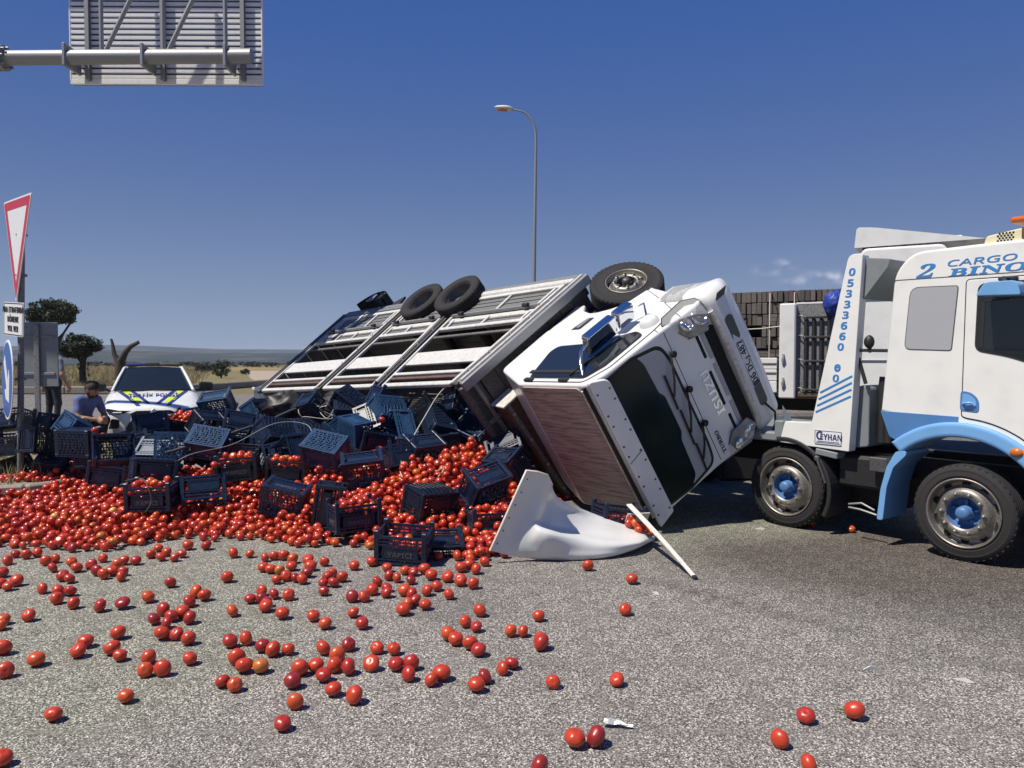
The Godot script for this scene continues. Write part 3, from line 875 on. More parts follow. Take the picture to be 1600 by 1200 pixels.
# ---------------------------------------------------------------- wheels
func wheel(parent: Node, at: Transform3D, R: float, W: float, rim: float, style := "steel") -> Node3D:   # axis along z, outer face at z = 0, inwards is -z
	var w := empty_part("wheel", parent, at)
	var t := MB.new()
	var sh := R * 0.06
	t.lathe([Vector2(rim * 0.98, -W * 0.92), Vector2(rim * 1.05, -W), Vector2(R * 0.86, -W * 1.02), Vector2(R - sh, -W * 0.95), Vector2(R, -W * 0.82), Vector2(R, -W * 0.7)], 56)
	var z := -0.7
	for k in 4:   # circumferential grooves
		t.lathe([Vector2(R, W * z), Vector2(R - 0.014, W * (z + 0.015)), Vector2(R - 0.014, W * (z + 0.045)), Vector2(R, W * (z + 0.06))], 56, TAU, 0, -1)
		t.lathe([Vector2(R, W * (z + 0.06)), Vector2(R, W * (z + 0.14))], 56)
		z += 0.14
	t.lathe([Vector2(R, W * z), Vector2(R, -W * 0.13), Vector2(R - sh * 0.5, -W * 0.05), Vector2(R - sh * 1.2, 0.0), Vector2(R * 0.9, 0.004)], 56)
	t.lathe([Vector2(R * 0.9, 0.004), Vector2(R * 0.885, 0.009), Vector2(R * 0.87, 0.004), Vector2((R + rim) * 0.5, 0.008), Vector2(rim * 1.1, 0.002), Vector2(rim * 1.08, 0.006), Vector2(rim * 1.03, -0.008), Vector2(rim * 0.98, -0.02)], 56)
	for k in 44:   # shoulder blocks
		var a := TAU * k / 44
		t.xf = Transform3D(Basis(Vector3.BACK, a), Vector3.ZERO)
		t.box(V(R - sh * 0.55, 0, -W * 0.075), V(sh * 0.8, R * 0.04, W * 0.07))
	t.xf = Transform3D()
	part("tyre", t, M.rubber, w)
	var r := MB.new()
	if style == "dual":
		r.lathe([Vector2(rim, -0.015), Vector2(rim * 0.96, -0.03), Vector2(rim * 0.93, -W * 0.3), Vector2(rim * 0.9, -W * 0.8), Vector2(rim * 0.55, -W * 0.9), Vector2(rim * 0.5, -W * 0.7), Vector2(0, -W * 0.7)], 40)
		part("rim", r, M.rim_dark, w)
	else:
		r.lathe([Vector2(rim * 1.0, -0.02), Vector2(rim * 1.02, 0.004), Vector2(rim * 0.975, 0.008), Vector2(rim * 0.95, -0.01), Vector2(rim * 0.93, -0.045)], 56)
		part("rim_lip", r, M.rim_steel, w)
		r = MB.new()
		r.lathe([Vector2(rim * 0.94, -0.045), Vector2(rim * 0.9, -0.075), Vector2(rim * 0.76, -0.06), Vector2(rim * 0.7, -0.02), Vector2(rim * 0.62, 0.0), Vector2(rim * 0.5, -0.002), Vector2(rim * 0.46, -0.014)], 56)
		part("rim", r, M.rim_steel if style != "dark" else M.rim_dark, w)
		r = MB.new()
		r.lathe([Vector2(rim * 0.47, -0.012), Vector2(rim * 0.45, -0.1), Vector2(rim * 0.22, -0.105), Vector2(rim * 0.2, 0.0), Vector2(rim * 0.17, 0.025), Vector2(rim * 0.1, 0.034), Vector2(0, 0.034)], 40)
		for k in 5:
			r.xf = Transform3D(Basis(Vector3.BACK, TAU * k / 5 + 0.3), Vector3.ZERO)
			r.cbox(V(rim * 0.31, 0, -0.085), V(rim * 0.2, rim * 0.08, 0.05), 0.006)
		r.xf = Transform3D()
		part("hub", r, M.hub_blue if style == "blue" else M.rim_dark, w)
		var nut := MB.new()
		nut.lathe([Vector2(0.021, 0), Vector2(0.021, 0.008), Vector2(0.014, 0.01), Vector2(0.013, 0.026), Vector2(0.007, 0.03), Vector2(0, 0.03)], 6, TAU, 0, -1)
		var nm := nut.mesh()
		var hole := MB.new()
		hole.lathe([Vector2(0.033, 0), Vector2(0.025, -0.006), Vector2(0, -0.006)], 14)
		var hm := hole.mesh()
		var cnt := 10 if style == "blue" else 8
		for k in cnt:
			var a := TAU * k / cnt
			part("wheel_nut", nm, M.rim_steel, w, Transform3D(Basis(), V(cos(a) * rim * 0.57, sin(a) * rim * 0.57, 0.0)))
			a += PI / cnt
			var b := Basis(Vector3.BACK, a) * Basis(Vector3.UP, -0.35).scaled(V(rim * 2.6, rim * 3.4, 1.0))
			part("hand_hole", hm, M.gap, w, Transform3D(b, V(cos(a) * rim * 0.82, sin(a) * rim * 0.82, -0.058)))
	return w

# ---------------------------------------------------------------- the overturned lorry
func frame_of(o: Vector3, f: Vector3, u: Vector3) -> Transform3D:   # x forwards, y up on the vehicle, z to its right
	var z := f.cross(u).normalized()
	return Transform3D(Basis(f.normalized(), z.cross(f).normalized(), z), o)

func overturned_truck() -> void:
	var base := V(0.6, 0.0, -8.6)
	var t := thing("overturned_truck", "white lorry tipped on its roof edge, wheels in the air, stake bed spilling tomatoes", "lorry", Transform3D(Basis(), base))
	var C := frame_of(V(0.693, 1.429, -6.905) - base, V(0.5607, 0.0197, 0.8278), V(-0.6917, -0.5384, 0.4813))
	cab(t, C)
	truck_bed(t, base)
	blockers.append([(Transform3D(Basis(), base) * C).affine_inverse(), AABB(V(-1.9, -2.0, -0.05), V(2.2, 2.1, 1.75))])

func on(z: float, flip := false) -> Transform3D:
	return Transform3D(Basis(), V(0, 0, z))

func cab(t: Node3D, C: Transform3D) -> void:
	var W := 1.577
	var sil := [Vector2(-1.13, 0.0), Vector2(-0.05, 0.0), Vector2(0.03, -0.2), Vector2(0.105, -0.86), Vector2(0.165, -1.22), Vector2(0.2, -1.42), Vector2(0.1, -1.62), Vector2(-0.2, -1.66), Vector2(-0.84, -1.93)]
	for i in 7:   # wheel arch
		var a := PI * (0.02 + 0.8 * i / 6.0)
		sil.append(Vector2(-1.36 + 0.5 * cos(a), -1.98 + 0.53 * sin(a)))
	sil.append_array([Vector2(-1.93, -1.66), Vector2(-1.78, -0.27)])
	var rr := [0.05, 0.06, 0.02, 0.0, 0.03, 0.03, 0.0, 0.0, 0.02, 0, 0, 0, 0, 0, 0, 0, 0.03, 0.08]
	var b := MB.new()
	b.xf = C
	b.prism(round_poly(sil, rr), 0.0, W, 0.055)
	part("cab_shell", b, M.white_paint, t)
	# brown streaked roof skin inside its white rim
	b = MB.new()
	b.xf = Transform3D(Basis(V(1, 0, 0), V(0, 0, 1), V(0, -1, 0)), Vector3.ZERO)
	b.prism(round_poly([Vector2(-1.09, 0.035), Vector2(-0.16, 0.035), Vector2(-0.16, W - 0.04), Vector2(-1.09, W - 0.04)], 0.05), -0.012, 0.02)
	part("roof_skin", b, M.roof_brown, t, C)
	b = MB.new(); b.xf = C
	b.bar(V(-0.125, 0.012, 0.06), V(-0.125, 0.012, W - 0.05), 0.03, 0.02)
	part("roof_gutter", b, M.dirty_white, t)
	b = MB.new(); b.xf = C
	b.bar(V(-0.075, 0.018, 0.02), V(-0.075, 0.018, W - 0.02), 0.03, 0.03)
	part("visor_seal", b, M.seal, t)
	# side: door skin, glass, handle
	var door := [Vector2(-1.09, -0.045), Vector2(-0.13, -0.045), Vector2(0.0, -0.3), Vector2(0.02, -0.93), Vector2(-0.02, -1.3), Vector2(-0.42, -1.58), Vector2(-0.86, -1.86), Vector2(-0.96, -1.52), Vector2(-1.36, -1.4), Vector2(-1.64, -1.52), Vector2(-1.6, -1.2), Vector2(-1.27, -0.3)]
	var rp := round_poly(door, [0.07, 0.06, 0.03, 0.03, 0.1, 0.04, 0.03, 0.12, 0.1, 0.04, 0.05, 0.08])
	b = MB.new(); b.xf = C
	b.prism(b.inset(rp, -0.009), -0.0015, 0.004)
	part("door_gap", b, M.gap, t)
	b = MB.new(); b.xf = C
	b.prism(rp, -0.011, 0.006, 0.006)
	var d := part("door", b, M.white_paint, t)
	var win := [Vector2(-1.02, -0.105), Vector2(-0.16, -0.105), Vector2(-0.07, -0.3), Vector2(-0.05, -0.83), Vector2(-0.2, -0.91), Vector2(-0.62, -0.72), Vector2(-1.19, -0.69), Vector2(-1.22, -0.6)]
	var wp := round_poly(win, [0.06, 0.03, 0.03, 0.04, 0.05, 0.08, 0.05, 0.04])
	b = MB.new(); b.xf = C
	b.prism(b.inset(wp, -0.018), -0.0145, 0.0)
	part("window_seal", b, M.seal, t)
	b = MB.new(); b.xf = C
	b.prism(wp, -0.0185, 0.0, 0.003)
	part("window", b, M.dark_glass, t)
	b = MB.new(); b.xf = C
	b.bar(V(-1.12, -0.2, -0.02), V(-0.3, -0.2, -0.02), 0.012, 0.05); b.bar(V(-0.39, -0.12, -0.021), V(-0.3, -0.8, -0.021), 0.03, 0.008)
	part("window_bar", b, M.seal, t)
	for x in [-0.98, -0.42]:
		b = MB.new(); b.xf = C; b.cbox(V(x, -0.055, -0.02), V(0.13, 0.045, 0.03), 0.006)
		part("window_clip", b, M.black_plastic, t)
	b = MB.new(); b.xf = C; b.prism(round_poly([Vector2(-1.36, -1.05), Vector2(-1.2, -1.05), Vector2(-1.2, -1.3), Vector2(-1.32, -1.3)], 0.02), -0.014, 0)
	part("door_handle", b, M.black_plastic, t)
	b = MB.new(); b.xf = C; b.cbox(V(-1.27, -1.18, -0.018), V(0.05, 0.2, 0.02), 0.008)
	part("door_handle", b, M.galvanised, t)
	# joints in the side skin
	for q in [[V(-0.03, -1.3, -0.002), V(0.155, -1.19, -0.002)], [V(0.01, -0.95, -0.002), V(0.1, -0.9, -0.002)], [V(-0.44, -1.6, -0.002), V(-0.22, -1.66, -0.002)]]:
		b = MB.new(); b.xf = C; b.bar(q[0], q[1], 0.007, 0.005, Vector3.BACK)
		part("panel_joint", b, M.gap, t)
	b = MB.new(); b.xf = C
	b.prism(round_poly([Vector2(-0.33, -1.6), Vector2(-0.36, -1.78), Vector2(-0.24, -1.74), Vector2(-0.21, -1.62)], 0.02), -0.014, 0.0)
	part("side_indicator", b, M.lamp_grey, t)
	b = MB.new(); b.xf = C; b.bar(V(-1.84, -1.1, -0.004), V(-1.9, -1.6, -0.004), 0.05, 0.012, Vector3.BACK)
	part("rear_slot", b, M.gap, t)
	# front: black surround, glass, dash, visor
	var fx := func(y: float) -> float:
		return 0.03 + (y + 0.2) * (-0.1136) if y > -0.86 else (0.105 + (y + 0.86) * (-0.1667) if y > -1.22 else 0.165 + (y + 1.22) * (-0.175))
	var F := func(y: float, z: float, off := 0.0) -> Vector3:
		var x := fx.call(y) if y > -1.42 else 0.2
		return V(x + off, y, z)
	var plate := func(called: String, pts: Array, off: float, m: Material, thick := 0.012, par: Node = t) -> MeshInstance3D:
		# pts in (z, y) on the slanting front plane
		var mid := 0.0
		for p in pts: mid += p.y / pts.size()
		var yt := -0.2
		var yb := -0.85
		if mid < -1.24: yt = -1.22; yb = -1.4
		elif mid < -0.9: yt = -0.86; yb = -1.21
		var o: Vector3 = F.call(yt, 0.0)
		var ax: Vector3 = (F.call(yb, 0.0) - o).normalized()
		var k_: float = 1.0 / -ax.y
		var fr := C * Transform3D(Basis(V(0, 0, 1), ax, V(0, 0, 1).cross(ax).normalized()), o)
		var sg := 1.0 if V(0, 0, 1).cross(ax).x > 0 else -1.0
		var pl := []
		for p in pts: pl.append(Vector2(p.x, (yt - p.y) * k_))
		var bb := MB.new(); bb.xf = fr
		bb.prism(pl, minf(sg * off, sg * (off + thick)), maxf(sg * off, sg * (off + thick)), minf(0.004, thick * 0.4))
		return part(called, bb, m, par)
	plate.call("windscreen_seal", round_poly(P2([0.05, -0.1, W - 0.05, -0.1, W - 0.02, -0.5, W - 0.07, -0.87, W - 0.3, -0.9, 0.3, -0.9, 0.1, -0.86, 0.03, -0.5]), [0.03, 0.03, 0.02, 0.1, 0.06, 0.06, 0.1, 0.02]), -0.004, M.seal)
	plate.call("windscreen", round_poly(P2([0.07, -0.12, W - 0.07, -0.12, W - 0.045, -0.5, W - 0.09, -0.845, W - 0.3, -0.875, 0.3, -0.875, 0.12, -0.835, 0.055, -0.5]), [0.03, 0.03, 0.02, 0.1, 0.06, 0.06, 0.1, 0.02]), 0.004, M.tint_glass, 0.006)
	var dash := round_poly(P2([0.075, -0.56, 0.16, -0.6, 0.5, -0.615, 0.56, -0.66, 0.98, -0.66, 1.04, -0.62, W - 0.12, -0.6, W - 0.06, -0.52, W - 0.1, -0.835, W - 0.3, -0.865, 0.3, -0.865, 0.13, -0.825]), [0.01, 0.05, 0.03, 0.03, 0.03, 0.03, 0.05, 0.02, 0.08, 0.06, 0.06, 0.08])
	plate.call("windscreen_band", dash, 0.0108, M.window_grey, 0.002)
	# riveted sun visor
	b = MB.new()
	b.xf = C * Transform3D(Basis(V(0.36, -0.93, 0).normalized(), V(0.93, 0.36, 0).normalized(), V(0, 0, 1)), V(-0.03, 0.055, 0))
	b.xf = b.xf * Transform3D(Basis(V(1, 0, 0), V(0, 0, 1), V(0, -1, 0)), Vector3.ZERO)
	b.prism(round_poly(P2([0.045, -0.05, 0.235, 0.02, 0.235, W - 0.04, 0.045, W + 0.04]), [0.04, 0.06, 0.03, 0.02]), -0.075, -0.02, 0.018)
	var vis := part("sun_visor", b, M.white_paint, t)
	var rv := MB.new(); rv.lathe([Vector2(0.012, 0), Vector2(0.009, 0.005), Vector2(0, 0.006)], 8)
	var rm := rv.mesh()
	var VX := C * Transform3D(Basis(V(0.36, -0.93, 0).normalized(), V(0.93, 0.36, 0).normalized(), V(0, 0, 1)), V(-0.03, 0.055, 0))
	for k in 13:
		for x in [0.075, 0.205]:
			if (k + int(x * 10)) % 3 == 1: continue
			part("rivet", rm, M.rim_dark, vis, VX * Transform3D(Basis(V(1, 0, 0), V(0, 0, -1), V(0, 1, 0)), V(x, 0.075, 0.1 + k * 0.115)))
	b = MB.new(); b.xf = VX; b.bar(V(0.06, 0.077, 0.86), V(0.22, 0.077, 0.8), 0.005, 0.004)
	part("crack", b, M.gap, vis)
	# face below the glass
	for q in [[0.2, 0.52, -1.255], [0.66, 1.06, -1.235], [1.17, 1.4, -1.24]]:
		plate.call("grille_slot", round_poly(P2([q[0], q[2] + 0.012, q[1], q[2] + 0.012, q[1], q[2] - 0.022, q[0], q[2] - 0.022]), 0.008), -0.004, M.gap, 0.008)
	for q in [[0.2, 0.56], [0.62, 1.0], [1.06, 1.42]]:
		plate.call("grille_bar", round_poly(P2([q[0], -1.3, q[1], -1.3, q[1], -1.335, q[0], -1.335]), 0.01), -0.003, M.window_grey, 0.012)
	plate.call("front_joint", round_poly(P2([0.03, -0.945, W - 0.05, -0.935, W - 0.05, -0.943, 0.03, -0.953]), 0.002), -0.003, M.gap, 0.005)
	plate.call("front_joint", round_poly(P2([0.24, -1.16, 0.25, -1.16, 0.26, -1.36, 0.25, -1.36]), 0.002), -0.003, M.gap, 0.005)
	plate.call("lower_grille", round_poly(P2([0.22, -1.355, W - 0.1, -1.35, W - 0.06, -1.47, 0.26, -1.47]), 0.02), 0.002, M.gap, 0.02)
	# lettering: the badge reads up the tipped face
	var ax: Vector3 = (F.call(-0.9, 0.0) - F.call(-1.2, 0.0)).normalized()
	var nx: Vector3 = ax.cross(V(0, 0, -1)).normalized()
	if nx.x < 0: nx = -nx
	var TF := func(y: float, z: float, off: float) -> Transform3D:
		return C * Transform3D(Basis(ax.cross(nx).normalized(), ax, nx), F.call(y, z, 0.0) + nx * off)
	letters(t, "badge", "ISUZU", 0.1, M.badge, TF.call(-1.17, 0.86, 0.004), "Droid Sans", 700, 1.3)
	letters(t, "badge", "TURBO", 0.045, M.print_black, TF.call(-1.02, 1.36, 0.003), "Droid Serif", 700, 1.2)
	# headlights
	for s in 2:
		var mz := func(z: float) -> float: return z if s == 0 else W - z
		b = MB.new(); b.xf = C
		var pts := [V(0.085, -0.99, mz.call(-0.018)), V(0.185, -1.17, mz.call(0.24)), V(0.235, -1.37, mz.call(0.27)), V(0.235, -1.46, mz.call(0.14)), V(0.12, -1.5, mz.call(-0.022)), V(-0.04, -1.46, mz.call(-0.026)), V(-0.02, -1.12, mz.call(-0.026))]
		var c := V(0.2, -1.27, mz.call(0.045))
		for i in pts.size(): b.tri(pts[i], pts[(i + 1) % pts.size()], c)
		part("headlight_bowl", b, M.reflector, t)
		var nz := V(0.86, -0.12, -0.5 if s == 0 else 0.5).normalized()
		for q in [[-1.17, 0.085, 0.062], [-1.36, 0.105, 0.085]]:
			b = MB.new()
			var yv := V(0.12, 1, 0)
			yv = (yv - nz * yv.dot(nz)).normalized()
			b.xf = C * Transform3D(Basis(yv.cross(nz).normalized(), yv, nz), V(0.215, q[0], mz.call(q[1])))
			b.lathe([Vector2(q[2] * 1.08, -0.02), Vector2(q[2] * 1.06, 0.012), Vector2(q[2], 0.012), Vector2(q[2] * 0.9, 0.0), Vector2(q[2] * 0.5, -0.03), Vector2(0.02, -0.04), Vector2(0, -0.04)], 20)
			b.lathe([Vector2(0.022, -0.04), Vector2(0.02, 0.0), Vector2(0, 0.006)], 10)
			part("headlight_reflector", b, M.chrome, t)
		b = MB.new(); b.xf = C
		var cc := V(0.265, -1.28, mz.call(0.04))
		for i in pts.size(): b.tri(pts[i] + V(0.012, 0, 0), pts[(i + 1) % pts.size()] + V(0.012, 0, 0), cc)
		part("headlight", b, M.lamp_lens, t)
		b = MB.new(); b.xf = C
		var loop := pts.duplicate(); loop.append(pts[0])
		for i in pts.size(): b.bar(loop[i], loop[i + 1], 0.009, 0.009)
		part("headlight_rim", b, M.rim_dark, t)
	# bumper: a deep shell wrapping the corner
	var rows := []
	var prof := P2([0.2, -1.5, 0.245, -1.53, 0.255, -1.62, 0.25, -1.78, 0.2, -1.9, 0.1, -1.93])
	var path := []   # (x shift, z) along the bumper from the left side round the front to the right
	for k in 5: path.append(Vector2(-0.62 + 0.11 * k, -0.045))
	for k in 6:
		var a := PI * 0.5 * k / 5.0
		path.append(Vector2(-0.14 + 0.14 * sin(a), 0.105 - 0.15 * cos(a)))
	path.append(Vector2(0.012, 0.45)); path.append(Vector2(0.02, W * 0.5)); path.append(Vector2(0.012, W - 0.45))
	for k in 6:
		var a := PI * 0.5 * (5 - k) / 5.0
		path.append(Vector2(-0.14 + 0.14 * sin(a), W - 0.105 + 0.15 * cos(a)))
	for k in 5: path.append(Vector2(-0.18 - 0.11 * k, W + 0.045))
	for q in path:
		var r := []
		var side := clampf((-q.x - 0.02) / 0.2, 0, 1)
		for p in prof:
			var inset: float = (p.x - 0.25) * (1.0 - side)
			var zin: float = (0.25 - p.x) * side * (1.0 if q.y < W * 0.5 else -1.0)
			r.append(V(0.25 + q.x + inset, p.y + 0.0 * side, q.y + zin))
		rows.append(r)
	b = MB.new(); b.xf = C; b.grid(rows)
	var inner := []
	for r in rows:
		var r2 := []
		for p in r: r2.append(p + V(-0.02, 0, 0))
		inner.append(r2)
	b.grid(inner)
	var bm := part("bumper", b, M.white_paint, t)
	b = MB.new(); b.xf = C; b.tube([V(0.235, -1.5, 0.14), V(0.262, -1.5, 0.3), V(0.268, -1.5, W * 0.5), V(0.262, -1.5, W - 0.3), V(0.235, -1.5, W - 0.12)], 0.03, 10)
	part("bumper_rail", b, M.dirty_white, bm)
	var BF := func(y: float, z: float, off: float) -> Transform3D:
		return C * Transform3D(Basis(V(0, 0, -1), V(0, 1, 0), V(1, 0, 0)), V(0.2635 + off, y, z))
	for z in [0.42, W - 0.38]:
		b = MB.new(); b.xf = BF.call(-1.66, z, -0.012)
		b.prism(round_poly(P2([-0.14, -0.06, 0.14, -0.06, 0.14, 0.06, -0.14, 0.06]), 0.055, 6), -0.002, 0.016)
		part("fog_lamp_recess", b, M.rim_dark, bm)
	b = MB.new(); b.xf = BF.call(-1.66, 0.84, 0.004); b.cbox(V(0, 0, 0), V(0.52, 0.115, 0.008), 0.004)
	var np := part("number_plate", b, M.print_white, bm)
	for q in [[0.0, 0.052, 0.5, 0.006], [0.0, -0.052, 0.5, 0.006], [0.25, 0.0, 0.006, 0.108], [-0.25, 0.0, 0.006, 0.108]]:
		b = MB.new(); b.xf = BF.call(-1.66, 0.84, 0.0085); b.box(V(q[0], q[1], 0), V(q[2], q[3], 0.002))
		part("plate_border", b, M.print_black, np)
	letters(np, "lettering", "06 DCJ 487", 0.078, M.print_black, BF.call(-1.66, 0.82, 0.009), "Droid Sans", 700, 0.92)
	b = MB.new(); b.xf = BF.call(-1.66, 0.84 + 0.235, 0.0085); b.box(Vector3.ZERO, V(0.04, 0.105, 0.002))
	part("plate_band", b, M.print_navy, np)
	# striped sticker on the bumper's left corner
	b = MB.new(); b.xf = C * Transform3D(Basis(V(0.55, 0, -0.8).normalized(), V(0, 1, 0), V(0.8, 0, 0.55).normalized()), V(0.225, -1.68, 0.075))
	b.box(V(0, 0, 0.024), V(0.22, 0.15, 0.006))
	var sk := part("sticker", b, M.print_grey, bm)
	b = MB.new(); b.xf = C * Transform3D(Basis(V(0.55, 0, -0.8).normalized(), V(0, 1, 0), V(0.8, 0, 0.55).normalized()), V(0.225, -1.68, 0.075))
	for k in 5: b.box(V(0, -0.055 + k * 0.028, 0.0285), V(0.22, 0.012, 0.003))
	part("sticker_stripe", b, M.print_black, sk)
	# torn liner hanging off the lower right end
	b = MB.new(); b.xf = C
	b.tube([V(0.27, -1.66, W - 0.25), V(0.29, -1.72, W - 0.1), V(0.27, -1.68, W + 0.02), V(0.24, -1.6, W + 0.1), V(0.2, -1.5, W + 0.1)], 0.012, 6)
	part("broken_trim", b, M.seal, bm)
	b = MB.new(); b.xf = C
	b.quad(V(0.25, -1.78, W - 0.02), V(0.29, -1.84, W + 0.1), V(0.24, -1.72, W + 0.26), V(0.2, -1.66, W + 0.1))
	b.quad(V(0.251, -1.9, W - 0.06), V(0.26, -1.95, W + 0.2), V(0.22, -1.84, W + 0.3), V(0.235, -1.86, W + 0.05))
	part("torn_skin", b, M.white_paint, bm)
	# wipers
	for q in [[0.26, 0.62, 0.2], [0.66, 1.04, 0.2], [1.06, 1.36, 0.3]]:
		b = MB.new(); b.xf = C
		b.tube([F.call(-0.9, q[0], 0.02), F.call(-0.86, q[0] + 0.05, 0.05), F.call(-0.8, lerpf(q[0], q[1], 0.6), 0.05), F.call(-0.73, q[1], 0.04)], 0.011, 6)
		var w := part("wiper", b, M.seal, t)
		b = MB.new(); b.xf = C
		b.bar(F.call(-0.74, q[0] + 0.12, 0.026), F.call(-0.72, q[1] + 0.14, 0.026), 0.014, 0.02)
		part("wiper_blade", b, M.seal, w)
		b = MB.new(); b.xf = C * Transform3D(Basis(V(0, 0, 1), V(0, 1, 0), V(-1, 0, 0)), F.call(-0.92, q[0], 0.035)); b.lathe([Vector2(0.032, -0.02), Vector2(0.032, 0.02), Vector2(0, 0.025)], 10); b.lathe([Vector2(0.032, -0.02), Vector2(0, -0.022)], 10)
		part("wiper_spindle", b, M.seal, w)
	# mirrors on bent arms
	var B := func(p: Vector3) -> Vector3: return C * p
	b = MB.new()
	b.tube([B.call(V(-0.22, -0.14, -0.01)), B.call(V(-0.3, -0.24, -0.1)), B.call(V(-0.36, -0.34, -0.15)), B.call(V(-0.4, -0.46, -0.15))], 0.016, 8)
	var arm := part("mirror_arm", b, M.chrome, t)
	b = MB.new()
	b.tube([B.call(V(-0.18, -0.98, -0.01)), B.call(V(-0.24, -1.16, -0.06)), B.call(V(-0.34, -1.28, -0.13)), B.call(V(-0.42, -1.14, -0.15)), B.call(V(-0.4, -0.5, -0.15))], 0.013, 8)
	part("mirror_arm", b, M.chrome, t)
	for q in [[-0.66, 0.42, 0.21], [-1.02, 0.24, 0.2]]:
		var mx := C * Transform3D(Basis(V(0.35, 0.0, -0.94).normalized(), V(0, 1, 0), V(-0.94, 0, -0.35).normalized() * -1.0), V(-0.4, q[0], -0.15))
		b = MB.new(); b.xf = mx
		b.prism(round_poly(P2([-q[2] / 2, -q[1] / 2, q[2] / 2, -q[1] / 2, q[2] / 2, q[1] / 2, -q[2] / 2, q[1] / 2]), 0.035), -0.05, 0.05, 0.03)
		var ms := part("mirror", b, M.chrome, t)
		b = MB.new(); b.xf = mx
		b.prism(round_poly(P2([-q[2] / 2 + 0.014, -q[1] / 2 + 0.014, q[2] / 2 - 0.014, -q[1] / 2 + 0.014, q[2] / 2 - 0.014, q[1] / 2 - 0.014, -q[2] / 2 + 0.014, q[1] / 2 - 0.014]), 0.025), -0.053, -0.049)
		b.prism(round_poly(P2([-q[2] / 2 + 0.014, -q[1] / 2 + 0.014, q[2] / 2 - 0.014, -q[1] / 2 + 0.014, q[2] / 2 - 0.014, q[1] / 2 - 0.014, -q[2] / 2 + 0.014, q[1] / 2 - 0.014]), 0.025), 0.049, 0.053)
		part("mirror_glass", b, M.mirror_glass, ms)
	b = MB.new(); b.xf = C * Transform3D(Basis(V(1, 0, 0), V(0, 1, 0), V(0, 0, -1)), V(-0.13, -1.06, 0.0))
	b.lathe([Vector2(0.11, -0.01), Vector2(0.1, 0.05), Vector2(0.06, 0.09), Vector2(0, 0.1)], 16)
	part("mirror_mount", b, M.white_paint, t)
	# front axle and wheels
	var flip := Basis(V(1, 0, 0), V(0, -1, 0), V(0, 0, -1))
	wheel(t, C * Transform3D(Basis(Vector3.UP, -0.42) * flip, V(-1.42, -2.12, -0.04)), 0.44, 0.24, 0.245, "steel")
	wheel(t, C * Transform3D(Basis(Vector3.UP, -0.42), V(-1.42, -2.12, W + 0.02)), 0.44, 0.24, 0.235, "dark")
	b = MB.new(); b.xf = C
	b.tube([V(-1.42, -2.12, 0.2), V(-1.42, -2.16, W - 0.2)], 0.06, 10)
	b.cbox(V(-1.4, -1.98, 0.4), V(1.2, 0.05, 0.08), 0.01); b.cbox(V(-1.4, -1.98, W - 0.4), V(1.2, 0.05, 0.08), 0.01)
	part("front_axle", b, M.chassis_black, t)
	b = MB.new(); b.xf = C
	b.cbox(V(-1.35, -1.72, W * 0.5), V(1.1, 0.3, 1.3), 0.03); b.cbox(V(-1.95, -1.75, 0.3), V(0.18, 0.2, 0.3), 0.02); b.cbox(V(-1.86, -1.9, 0.22), V(0.1, 0.12, 0.2), 0.02)
	part("engine_tray", b, M.chassis_black, t)

